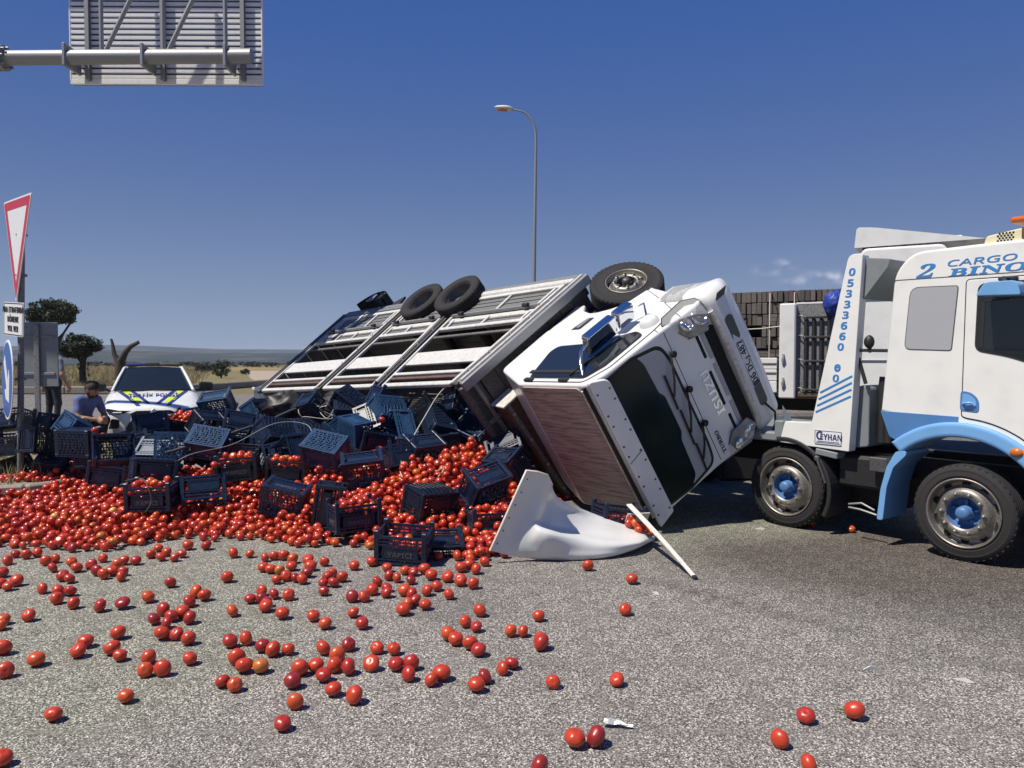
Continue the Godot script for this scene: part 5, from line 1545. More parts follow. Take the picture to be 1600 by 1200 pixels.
# ---------------------------------------------------------------- brick lorry behind
func brick_truck() -> void:
	var X := Transform3D(Basis(Vector3.UP, -0.52), V(4.476, 0, -13.11))
	var t := thing("brick_lorry", "white flatbed lorry loaded with concrete blocks behind the recovery lorry", "lorry", X)
	var b := MB.new()
	for k in 3:
		b = MB.new(); b.cbox(V(-1.6, 1.16 + k * 0.2, 0.02), V(3.3, 0.19, 0.04), 0.008)
		part("side_board", b, M.white_paint, t)
	b = MB.new(); b.cbox(V(-1.6, 1.4, 0.045), V(3.3, 0.03, 0.02), 0.006); b.cbox(V(-1.6, 1.56, 0.045), V(3.3, 0.03, 0.02), 0.006)
	part("side_trim", b, M.weathered_steel, t)
	for x in [-0.33, -1.5, -2.7]:
		b = MB.new(); b.tube([V(x, 1.52, 0.06), V(x + 0.01, 1.4, 0.07), V(x - 0.01, 1.3, 0.06)], 0.012, 6)
		part("latch", b, M.galvanised, t)
	b = MB.new(); b.cbox(V(-1.0, 1.04, -1.1), V(5.0, 0.1, 2.2), 0.02)
	part("deck", b, M.brown_board, t)
	b = MB.new(); b.cbox(V(-1.3, 1.35, -2.2), V(3.9, 0.6, 0.04), 0.012)
	part("side_board", b, M.white_paint, t)
	# headboard post and rack
	b = MB.new(); b.cbox(V(0.22, 1.77, -0.02), V(0.26, 1.6, 0.2), 0.02)
	part("corner_post", b, M.white_paint, t)
	b = MB.new(); b.cbox(V(0.66, 1.77, -0.07), V(0.64, 1.6, 0.05), 0.01)
	part("headboard", b, M.weathered_steel, t)
	b = MB.new(); b.bar(V(0.34, 2.57, -0.06), V(1.0, 2.57, -0.06), 0.04, 0.03)
	part("headboard_edge", b, M.white_paint, t)
	for x in [0.5, 0.62, 0.74, 0.86]:
		b = MB.new(); b.cbox(V(x, 1.68, -0.02), V(0.055, 1.3, 0.05), 0.012)
		part("rack_bar", b, M.black_plastic, t)
	for y in [1.12, 1.6, 2.0, 2.33]:
		b = MB.new(); b.cbox(V(0.68, y, 0.01), V(0.44, 0.04, 0.03), 0.008)
		part("rack_bar", b, M.black_plastic, t)
		b = MB.new(); b.tube([V(0.36, y + 0.02, -0.04), V(0.42, y + 0.035, 0.03), V(0.48, y + 0.01, 0.03), V(0.5, y - 0.03, 0.01)], 0.01, 6)
		part("hook", b, M.galvanised, t)
	for y in [1.22, 1.62]:
		b = MB.new(); b.tube([V(0.16, y + 0.1, 0.09), V(0.17, y + 0.02, 0.12), V(0.16, y - 0.08, 0.09)], 0.018, 8); b.cbox(V(0.16, y, 0.095), V(0.05, 0.08, 0.03), 0.01)
		part("tensioner", b, M.galvanised, t)
	# cab
	var sil := round_poly(P2([1.22, 0.9, 1.22, 3.1, 1.35, 3.42, 2.5, 3.42, 2.9, 2.6, 3.0, 0.7, 1.22, 0.7]), 0.08, 3)
	b = MB.new(); b.prism(sil, -2.2, -0.02, 0.06)
	part("cab_shell", b, M.white_paint, t)
	b = MB.new(); b.cbox(V(1.65, 2.78, -0.01), V(1.0, 0.1, 0.04), 0.01)
	part("side_band", b, M.seal, t)
	b = MB.new(); b.cbox(V(1.65, 2.62, -0.012), V(1.0, 0.06, 0.03), 0.01)
	part("side_ledge", b, M.white_paint, t)
	b = MB.new(); b.cbox(V(1.65, 1.62, -0.012), V(1.0, 0.02, 0.03), 0.006)
	part("side_ledge", b, M.window_grey, t)
	b = MB.new(); b.prism(round_poly(P2([1.15, 2.95, 1.32, 3.16, 1.75, 3.2, 1.75, 2.98]), 0.03), -0.03, 0.03, 0.01)
	part("air_intake", b, M.seal, t)
	b = MB.new()
	b.prism(round_poly(P2([1.22, 3.44, 1.25, 3.77, 1.5, 3.75, 2.2, 3.62, 3.05, 3.46]), [0.02, 0.06, 0.2, 0.2, 0.02], 6), -2.15, -0.05, 0.1)
	b.cbox(V(2.2, 3.46, -1.1), V(1.2, 0.2, 1.9), 0.08)
	part("roof_deflector", b, M.white_paint, t)
	for x in [1.38, 1.95]:
		b = MB.new(); b.cbox(V(x, 3.42, -0.2), V(0.1, 0.12, 0.1), 0.01)
		part("deflector_foot", b, M.black_plastic, t)
	for q in [[-2.2, 0.0], [1.9, 0.0], [-1.0, 0.0]]:
		wheel(t, Transform3D(Basis(), V(q[0], 0.5, 0.0)), 0.5, 0.3, 0.3, "dark")
		wheel(t, Transform3D(Basis(Vector3.UP, PI), V(q[0], 0.5, -2.2)), 0.5, 0.3, 0.3, "dark")
	b = MB.new(); b.cbox(V(0.2, 0.85, -1.1), V(5.6, 0.25, 0.9), 0.03)
	part("chassis", b, M.chassis_black, t)
	# the load: each block of the face a piece of its own
	var pile := thing("block_stack", "rows of grey and brown concrete blocks stacked on the flatbed lorry", "blocks", X)
	var shapes := []
	for k in 3:
		var s := MB.new(); s.cbox(Vector3.ZERO, V(0.076 + 0.004 * k, 0.19, 0.4), 0.006)
		shapes.append(s.mesh())
	var slab := MB.new(); slab.cbox(Vector3.ZERO, V(0.2, 0.062, 0.4), 0.006)
	var slm := slab.mesh()
	b = MB.new(); b.box(V(-1.3, 1.88, -1.4), V(3.4, 1.58, 1.5))
	part("inner_blocks", b, M.block_1, pile)
	var row := 0
	var y := 1.2
	while y < 2.75:
		var x := -2.95
		while x < 1.15:
			var hi := 0.19
			if row == 2 and x > -1.2 or row == 5 and int(x * 5.0) % 3 == 0:
				for k in 3:
					part("block", slm, M["block_%d" % (rng.randi() % 4)], pile, Transform3D(Basis(Vector3.UP, rng.randf_range(-0.03, 0.03)), V(x + 0.1, y + 0.031 + k * 0.066, -0.42 + rng.randf_range(-0.03, 0.02))))
				x += 0.205
				continue
			if not (row == 4 and x > -0.55 and x < -0.33) and y > 1.5:
				part("block", shapes[rng.randi() % 3], M["block_%d" % [0, 0, 1, 2, 2, 3][rng.randi() % 6]], pile, Transform3D(Basis(Vector3.UP, rng.randf_range(-0.03, 0.03)), V(x + 0.04, y + 0.1, -0.44 + rng.randf_range(-0.025, 0.03))))
			elif y <= 1.5 and rng.randf() < 0.0: pass
			x += 0.088 + rng.randf() * 0.003
		row += 1
		y += 0.2 if row != 3 else 0.215
	b = MB.new(); b.tube([V(-1.2, 2.2, -0.07), V(-0.7, 2.14, -0.06), V(-0.2, 2.16, -0.06), V(0.3, 2.22, -0.06)], 0.012, 6)
	part("strap", b, M.rope, pile)
	for x in [-0.1, 0.3]:
		b = MB.new(); b.tube([V(x, 1.5, -0.06), V(x, 2.76, -0.08), V(x, 2.79, -0.6)], 0.008, 6)
		part("strap", b, M.rope, pile)
	# tarpaulin bundle hung on the headboard
	var rows2 := []
	var fn := FastNoiseLite.new(); fn.seed = 3; fn.frequency = 2.2
	for i in 15:
		var th := PI * i / 14.0
		var rw := []
		for k in 25:
			var ph := TAU * k / 24.0
			var dirv := V(sin(th) * cos(ph), cos(th), sin(th) * sin(ph))
			var rad := 1.0 + 0.45 * fn.get_noise_3d(dirv.x, dirv.y * 2.0, dirv.z) + 0.12 * sin(ph * 7.0 + th * 4.0)
			rw.append(V(dirv.x * 0.17, dirv.y * 0.2, dirv.z * 0.16) * rad)
		rows2.append(rw)
	b = MB.new(); b.grid(rows2)
	single("tarpaulin", b, M.tarp_blue, "crumpled blue tarpaulin bundled on the brick lorry's headboard", "tarpaulin", X * Transform3D(Basis(), V(0.95, 2.55, 0.02)))
	# timber pile beyond the deck
	var tp := thing("timber_pile", "weathered timber lying across the recovery lorry's deck end", "timber", Transform3D(Basis(Vector3.UP, 0.12), V(3.75, 0.62, -10.6)))
	for k in 6:
		b = MB.new(); b.cbox(V(0.1 * (k % 3), 0.05 + (k / 3) * 0.15, -0.25 + 0.2 * (k % 3)), V(2.2, 0.12, 0.16), 0.01)
		part("plank", b, M.grey_wood if k % 2 else M.brown_board, tp)
	b = MB.new(); b.cbox(V(0, -0.3, -0.05), V(1.9, 0.6, 0.5), 0.02)
	part("bearer", b, M.chassis_black, tp)

# ---------------------------------------------------------------- police car
func hood_y(x: float, z: float) -> float:
	return lerpf(0.7, 0.985, smoothstep(-0.05, -1.4, z)) - 0.06 * pow(absf(x) / 0.8, 3.0)

func car_body(t: Node3D, paint: Material) -> void:
	var st := [[0.03, 0.40, 0.3, 0.45, 0.58], [0.0, 0.62, 0.24, 0.5, 0.66], [-0.07, 0.76, 0.2, 0.54, 0.70], [-0.22, 0.85, 0.18, 0.62, 0.745], [-0.5, 0.885, 0.18, 0.7, 0.80], [-0.9, 0.89, 0.18, 0.76, 0.88], [-1.35, 0.89, 0.18, 0.82, 0.965], [-2.2, 0.89, 0.18, 0.86, 0.98], [-3.4, 0.89, 0.18, 0.88, 1.0], [-4.1, 0.86, 0.2, 0.88, 1.02], [-4.45, 0.78, 0.26, 0.85, 0.98], [-4.56, 0.6, 0.32, 0.6, 0.85]]
	var rows := []
	for s in st:
		var h := []
		for q in [[0.94, s[2]], [0.99, s[2] + 0.08], [1.0, lerpf(s[2], s[3], 0.6)], [0.985, s[3]], [0.93, lerpf(s[3], s[4], 0.55)], [0.78, lerpf(s[3], s[4], 0.88)], [0.5, s[4]], [0.0, s[4] + 0.015]]:
			h.append(V(s[1] * q[0], q[1], s[0]))
		var row := []
		for p in h: row.append(p)
		for i in range(h.size() - 2, -1, -1): row.append(V(-h[i].x, h[i].y, h[i].z))
		rows.append(row)
	var b := MB.new()
	b.grid(rows)
	b.cap([Vector2(-0.38, 0.3), Vector2(0.38, 0.3), Vector2(0.4, 0.45), Vector2(0.2, 0.58), Vector2(-0.2, 0.58), Vector2(-0.4, 0.45)], 0.03)
	part("body", b, paint, t)

func police_car() -> void:
	var X := Transform3D(Basis(Vector3.UP, 0.43), V(-6.9, 0, -14.75))
	var t := thing("police_car", "white traffic police car with blue and yellow hood stripes and roof light bar", "police car", X)
	car_body(t, M.white_paint)
	var pane := func(called: String, a: Vector3, b_: Vector3, c: Vector3, d: Vector3, bulge: Vector3, m: Material, n := 8) -> MeshInstance3D:
		var rows := []
		for i in n + 1:
			var r := []
			for k in n + 1:
				var u := float(k) / n
				var v := float(i) / n
				r.append(a.lerp(b_, u).lerp(d.lerp(c, u), v) + bulge * (1 - pow(u * 2 - 1, 2.0)))
			rows.append(r)
		var bb := MB.new(); bb.grid(rows)
		return part(called, bb, m, t)
	# greenhouse
	pane.call("roof", V(-0.56, 1.42, -2.08), V(0.56, 1.42, -2.08), V(0.55, 1.41, -3.25), V(-0.55, 1.41, -3.25), V(0, 0.045, 0), M.white_paint)
	pane.call("windscreen", V(-0.74, 0.965, -1.36), V(0.74, 0.965, -1.36), V(0.555, 1.405, -2.1), V(-0.555, 1.405, -2.1), V(0, 0.03, 0.1), M.dark_glass)
	pane.call("rear_window", V(-0.55, 1.4, -3.25), V(0.55, 1.4, -3.25), V(0.68, 1.0, -3.9), V(-0.68, 1.0, -3.9), V(0, 0.03, -0.05), M.dark_glass)
	var b := MB.new()
	for s in [-1.0, 1.0]:
		pane.call("side_window", V(s * 0.76, 0.97, -1.5), V(s * 0.77, 0.98, -3.7), V(s * 0.57, 1.39, -3.2), V(s * 0.575, 1.39, -2.12), V(0, 0, 0), M.dark_glass, 2)
		b = MB.new(); b.tube([V(s * 0.765, 0.965, -1.34), V(s * 0.66, 1.22, -1.74), V(s * 0.57, 1.415, -2.09), V(s * 0.56, 1.43, -2.4), V(s * 0.56, 1.42, -3.2), V(s * 0.7, 1.0, -3.9)], [0.03, 0.032, 0.03, 0.03, 0.03, 0.04], 8)
		part("roof_pillar", b, M.white_paint, t)
		b = MB.new(); b.tube([V(s * 0.775, 0.98, -2.55), V(s * 0.575, 1.4, -2.6)], 0.03, 6)
		part("door_pillar", b, M.black_plastic, t)
		# mirror
		b = MB.new(); b.xf = Transform3D(Basis(), V(s * 1.02, 1.04, -1.5))
		b.prism(round_poly(P2([-0.16, -0.09, 0.14, -0.08, 0.14, 0.08, -0.13, 0.1]), 0.05), -0.08, 0.06, 0.03); b.bar(V(-s * 0.1, -0.03, 0), V(-s * 0.22, -0.08, 0.02), 0.05, 0.04)
		part("mirror", b, M.black_plastic, t)
		# headlight, lower intake, fog recess
		b = MB.new()
		var hl := [V(s * 0.38, 0.635, 0.025), V(s * 0.62, 0.66, -0.01), V(s * 0.79, 0.685, -0.13), V(s * 0.84, 0.665, -0.24), V(s * 0.78, 0.6, -0.09), V(s * 0.6, 0.575, 0.012)]
		var c := V(s * 0.64, 0.63, 0.05)
		for i in hl.size(): b.tri(hl[i], hl[(i + 1) % hl.size()], c)
		var lamp := part("headlight", b, M.dark_glass, t)
		b = MB.new(); b.cbox(V(s * 0.62, 0.615, 0.045), V(0.16, 0.025, 0.03), 0.008)
		part("lamp_strip", b, M.print_white, lamp)
		b = MB.new(); b.xf = Transform3D(Basis(Vector3.UP, s * 0.5), V(s * 0.68, 0.4, -0.01)); b.prism(round_poly(P2([-0.1, -0.1, 0.1, -0.08, 0.12, 0.08, -0.04, 0.1]), 0.03), 0.0, 0.03, 0.01)
		part("fog_recess", b, M.black_plastic, t)
	b = MB.new(); b.prism(round_poly(P2([-0.42, 0.58, -0.3, 0.64, 0.3, 0.64, 0.42, 0.58, 0.36, 0.56, -0.36, 0.56]), 0.02), 0.02, 0.05, 0.01)
	part("upper_grille", b, M.black_plastic, t)
	b = MB.new(); b.prism(round_poly(P2([-0.5, 0.28, 0.5, 0.28, 0.4, 0.46, -0.4, 0.46]), 0.04), 0.0, 0.045, 0.01)
	part("lower_grille", b, M.black_plastic, t)
	b = MB.new(); b.xf = Transform3D(Basis(), V(0, 0.61, 0.052)); b.lathe([Vector2(0.06, 0), Vector2(0.05, 0.01), Vector2(0, 0.012)], 20)
	part("badge", b, M.badge, t)
	b = MB.new(); b.cbox(V(0.0, 0.5, 0.05), V(0.5, 0.1, 0.012), 0.004)
	part("number_plate", b, M.print_white, t)
	# hood markings, laid on the curved skin
	var mark := func(called: String, pts: Array, m: Material, lift: float) -> void:
		var bb := MB.new()
		var rows := []
		for i in 7:
			var v := i / 6.0
			var r := []
			for k in 4:
				var u := k / 3.0
				var p: Vector2 = pts[0].lerp(pts[1], u).lerp(pts[3].lerp(pts[2], u), v)
				r.append(V(p.x, body_top(p.x, p.y) + lift, p.y))
			rows.append(r)
		bb.grid(rows)
		part(called, bb, m, t)
	for s in [-1.0, 1.0]:
		mark.call("blue_stripe", P2([s * 0.66, -1.3, s * 0.58, -1.3, s * 0.22, -0.12, s * 0.3, -0.12]), M.print_navy, 0.008)
		mark.call("blue_stripe", P2([s * 0.44, -1.3, s * 0.36, -1.3, s * 0.04, -0.2, s * 0.11, -0.2]), M.print_navy, 0.008)
		mark.call("yellow_patch", P2([s * 0.57, -1.28, s * 0.45, -1.28, s * 0.38, -1.0, s * 0.49, -1.0]), M.yellow_green, 0.008)
		mark.call("yellow_patch", P2([s * 0.43, -0.72, s * 0.28, -0.72, s * 0.2, -0.32, s * 0.34, -0.32]), M.yellow_green, 0.008)
	letters(t, "lettering", "TRAFİK POLİSİ", 0.095, M.print_navy, Transform3D(Basis(V(1, 0, 0), V(0, 0.35, -1.0) * 2.0, V(0, 1, 0.35).normalized()), V(0, body_top(0.2, -0.82) + 0.016, -0.82)), "Droid Sans", 700, 1.0)
	# light bar
	b = MB.new(); b.cbox(V(0, 1.5, -2.45), V(0.24, 0.08, 0.22), 0.02)
	part("siren", b, M.black_plastic, t)
	for s in [-1.0, 1.0]:
		b = MB.new(); b.cbox(V(s * 0.34, 1.51, -2.45), V(0.42, 0.055, 0.24), 0.025)
		part("roof_light", b, M.print_navy if s < 0 else M.rim_dark, t)
	b = MB.new(); b.cbox(V(0, 1.475, -2.45), V(1.1, 0.03, 0.18), 0.01)
	part("light_rail", b, M.black_plastic, t)
	b = MB.new(); b.tube([V(-0.6, 0.99, -1.22), V(-0.1, 0.995, -1.28), V(0.2, 1.0, -1.3)], 0.012, 5); b.tube([V(0.0, 0.99, -1.22), V(0.5, 0.99, -1.28)], 0.012, 5)
	part("wiper", b, M.seal, t)
	for s in [-1.0, 1.0]:
		for z in [-0.85, -3.55]:
			wheel(t, Transform3D(Basis(V(0, 0, -1) * s, Vector3.UP, V(1, 0, 0) * s), V(s * 0.9, 0.32, z)), 0.32, 0.2, 0.21, "dark")
			b = MB.new(); b.xf = Transform3D(Basis(V(0, 0, -1) * s, Vector3.UP, V(1, 0, 0) * s), V(s * 0.892, 0.32, z)); b.lathe([Vector2(0.38, 0.0), Vector2(0.36, 0.006), Vector2(0, 0.006)], 24)
			part("arch_gap", b, M.gap, t)

func body_top(x: float, z: float) -> float:
	var st := [[0.03, 0.40, 0.45, 0.58], [0.0, 0.62, 0.5, 0.66], [-0.07, 0.76, 0.54, 0.70], [-0.22, 0.85, 0.62, 0.745], [-0.5, 0.885, 0.7, 0.80], [-0.9, 0.89, 0.76, 0.88], [-1.35, 0.89, 0.82, 0.965], [-2.2, 0.89, 0.86, 0.98]]
	for i in st.size() - 1:
		if z <= st[i][0] and z >= st[i + 1][0]:
			var f: float = (st[i][0] - z) / (st[i][0] - st[i + 1][0])
			var w: float = lerpf(st[i][1], st[i + 1][1], f)
			var s: float = lerpf(st[i][2], st[i + 1][2], f)
			var h: float = lerpf(st[i][3], st[i + 1][3], f)
			var u := absf(x) / w
			if u < 0.5: return lerpf(h + 0.015, h, u / 0.5)
			if u < 0.78: return lerpf(h, lerpf(s, h, 0.88), (u - 0.5) / 0.28)
			return lerpf(lerpf(s, h, 0.88), lerpf(s, h, 0.55), (u - 0.78) / 0.15)
	return 0.9

func far_car() -> void:
	var t := thing("parked_car", "dark grey car half hidden beyond the tail of the overturned lorry", "car", Transform3D(Basis(Vector3.UP, -1.05), V(-7.95, 0.0, -24.0)))
	car_body(t, M.car_grey)
	var b := MB.new()
	b.prism(round_poly(P2([-1.35, 0.95, -2.05, 1.42, -3.3, 1.42, -4.0, 1.0]), [0.02, 0.12, 0.12, 0.02]), -0.66, 0.66, 0.1)
	part("cabin", b, M.car_grey, t, Transform3D(Basis(V(0, 0, 1), V(0, 1, 0), V(-1, 0, 0)), Vector3.ZERO))
	b = MB.new(); b.quad(V(-0.58, 0.99, -1.35), V(0.58, 0.99, -1.35), V(0.5, 1.37, -1.95), V(-0.5, 1.37, -1.95))
	part("windscreen", b, M.dark_glass, t)
	for s in [-1.0, 1.0]:
		b = MB.new(); b.quad(V(s * 0.668, 1.0, -1.6), V(s * 0.668, 1.02, -3.8), V(s * 0.668, 1.36, -3.25), V(s * 0.668, 1.36, -2.05))
		part("side_window", b, M.dark_glass, t)
		b = MB.new(); b.cbox(V(s * 0.62, 0.63, 0.0), V(0.3, 0.1, 0.06), 0.02)
		part("headlight", b, M.lamp_grey, t)
		for z in [-0.85, -3.55]: wheel(t, Transform3D(Basis(V(0, 0, -1) * s, Vector3.UP, V(1, 0, 0) * s), V(s * 0.9, 0.32, z)), 0.32, 0.2, 0.21, "dark")

# ---------------------------------------------------------------- people: one smooth field of tapered limbs, meshed as surface nets
func field_mesh(bones: Array, cell: float, blend: float) -> Dictionary:
	# bones: [a, b, ra, rb, part]; gives part -> MB
	var lo := Vector3.ONE * 1e9
	var hi := -lo
	for q in bones:
		for i in 2:
			lo = lo.min(q[i] - Vector3.ONE * (q[2 + i] + cell * 3)); hi = hi.max(q[i] + Vector3.ONE * (q[2 + i] + cell * 3))
	var n := Vector3i(((hi - lo) / cell).ceil()) + Vector3i.ONE
	var val := PackedFloat32Array(); val.resize(n.x * n.y * n.z); val.fill(1.0)
	for q in bones:   # only the cells near each bone
		var a: Vector3 = q[0]; var b: Vector3 = q[1]
		var rm: float = maxf(q[2], q[3]) + cell * 2.5 + blend
		var i0 := Vector3i(((a.min(b) - Vector3.ONE * rm - lo) / cell).floor()).clamp(Vector3i.ZERO, n - Vector3i.ONE)
		var i1 := Vector3i(((a.max(b) + Vector3.ONE * rm - lo) / cell).ceil()).clamp(Vector3i.ZERO, n - Vector3i.ONE)
		var ab := b - a
		var l2 := maxf(ab.length_squared(), 1e-8)
		for z in range(i0.z, i1.z + 1):
			for y in range(i0.y, i1.y + 1):
				for x in range(i0.x, i1.x + 1):
					var p := lo + Vector3(x, y, z) * cell
					var t := clampf((p - a).dot(ab) / l2, 0, 1)
					var d: float = p.distance_to(a + ab * t) - lerpf(q[2], q[3], t)
					var k := x + n.x * (y + n.y * z)
					var o := val[k]
					var h := maxf(blend - absf(o - d), 0.0) / blend
					val[k] = minf(o, d) - h * h * blend * 0.25
	var ids := {}
	var verts := []
	var at := func(x: int, y: int, z: int) -> float: return val[x + n.x * (y + n.y * z)]
	for z in n.z - 1:
		for y in n.y - 1:
			for x in n.x - 1:
				var s := 0
				var sum := Vector3.ZERO
				var cnt := 0
				var c := []
				for i in 8:
					var v: float = at.call(x + (i & 1), y + ((i >> 1) & 1), z + (i >> 2))
					c.append(v)
					if v < 0: s += 1
				if s == 0 or s == 8: continue
				for e in [[0, 1], [2, 3], [4, 5], [6, 7], [0, 2], [1, 3], [4, 6], [5, 7], [0, 4], [1, 5], [2, 6], [3, 7]]:
					if (c[e[0]] < 0) != (c[e[1]] < 0):
						var t: float = c[e[0]] / (c[e[0]] - c[e[1]])
						var p0 := Vector3(e[0] & 1, (e[0] >> 1) & 1, e[0] >> 2)
						var p1 := Vector3(e[1] & 1, (e[1] >> 1) & 1, e[1] >> 2)
						sum += p0.lerp(p1, t); cnt += 1
				ids[Vector3i(x, y, z)] = verts.size()
				verts.append(lo + (Vector3(x, y, z) + sum / cnt) * cell)
	var out := {}
	var names := []
	for v in verts:
		var best := 1e9
		var nm := ""
		for q in bones:
			var ab: Vector3 = q[1] - q[0]
			var t := clampf((v - q[0]).dot(ab) / maxf(ab.length_squared(), 1e-8), 0, 1)
			var d: float = v.distance_to(q[0] + ab * t) - lerpf(q[2], q[3], t)
			if d < best: best = d; nm = q[4]
		names.append(nm)
	var emit := func(a: int, b: int, c: int, d: int, flip: bool) -> void:
		var nm: String = names[a]
		if not out.has(nm):
			out[nm] = MB.new(); out[nm].smooth(1)
		if flip: out[nm].quad(verts[d], verts[c], verts[b], verts[a])
		else: out[nm].quad(verts[a], verts[b], verts[c], verts[d])
	for key in ids:
		var x: int = key.x; var y: int = key.y; var z: int = key.z
		var v0: float = at.call(x, y, z)
		for ax in 3:
			var e := Vector3i.ZERO; e[ax] = 1
			var u := Vector3i.ZERO; u[(ax + 1) % 3] = 1
			var w := Vector3i.ZERO; w[(ax + 2) % 3] = 1
			var q: Vector3i = key + e
			if q.x >= n.x or q.y >= n.y or q.z >= n.z: continue
			var v1: float = at.call(q.x, q.y, q.z)
			if (v0 < 0) == (v1 < 0): continue
			var k2: Vector3i = key - u
			var k3: Vector3i = key - u - w
			var k4: Vector3i = key - w
			if ids.has(k2) and ids.has(k3) and ids.has(k4):
				emit.call(ids[key], ids[k2], ids[k3], ids[k4], v0 < 0)
	return out

func hand(bones: Array, wrist: Vector3, dirv: Vector3, side: Vector3, curl: float) -> void:
	var f := dirv.normalized()
	var s := (side - f * side.dot(f)).normalized()
	var nrm := f.cross(s)
	bones.append([wrist, wrist + f * 0.085, 0.026, 0.034, "skin"])
	for k in 4:
		var o := wrist + f * 0.085 + s * (k - 1.5) * 0.021
		var l: float = [0.062, 0.072, 0.068, 0.052][k]
		var p1 := o + (f * cos(curl * 0.5) + nrm * sin(curl * 0.5)) * l * 0.55
		var p2 := p1 + (f * cos(curl) + nrm * sin(curl)) * l * 0.5
		bones.append([o, p1, 0.011, 0.01, "skin"]); bones.append([p1, p2, 0.01, 0.008, "skin"])
	var th := wrist + f * 0.03 + s * 0.03
	bones.append([th, th + (f * 0.6 + s * 0.7).normalized() * 0.05, 0.014, 0.011, "skin"])
	bones.append([th + (f * 0.6 + s * 0.7).normalized() * 0.05, th + (f * 0.6 + s * 0.7).normalized() * 0.05 + f * 0.035, 0.011, 0.009, "skin"])

func build_person(t: Node3D, bones: Array, mats: Dictionary, cell: float) -> void:
	var parts := field_mesh(bones, cell, 0.045)
	for nm in parts:
		part({"skin": "body", "top": "shirt", "legs": "trousers", "hair": "hair", "shoe": "shoes"}[nm], parts[nm], mats[nm], t)

func face(t: Node3D, X: Transform3D, hair: bool) -> void:   # X: head frame, z forwards
	for s in [-1.0, 1.0]:
		var b := MB.new(); b.xf = X * Transform3D(Basis(), V(s * 0.033, 0.005, 0.088)); b.lathe([Vector2(0.013, 0), Vector2(0.008, 0.008), Vector2(0, 0.01)], 10)
		part("eye", b, M.print_black, t)
		b = MB.new(); b.xf = X; b.bar(V(s * 0.018, 0.028, 0.1), V(s * 0.052, 0.03, 0.085), 0.008, 0.012)
		part("eyebrow", b, M.hair, t)
	var b := MB.new(); b.xf = X; b.bar(V(-0.024, -0.062, 0.092), V(0.024, -0.062, 0.092), 0.006, 0.012)
	part("mouth", b, M.sign_red, t)

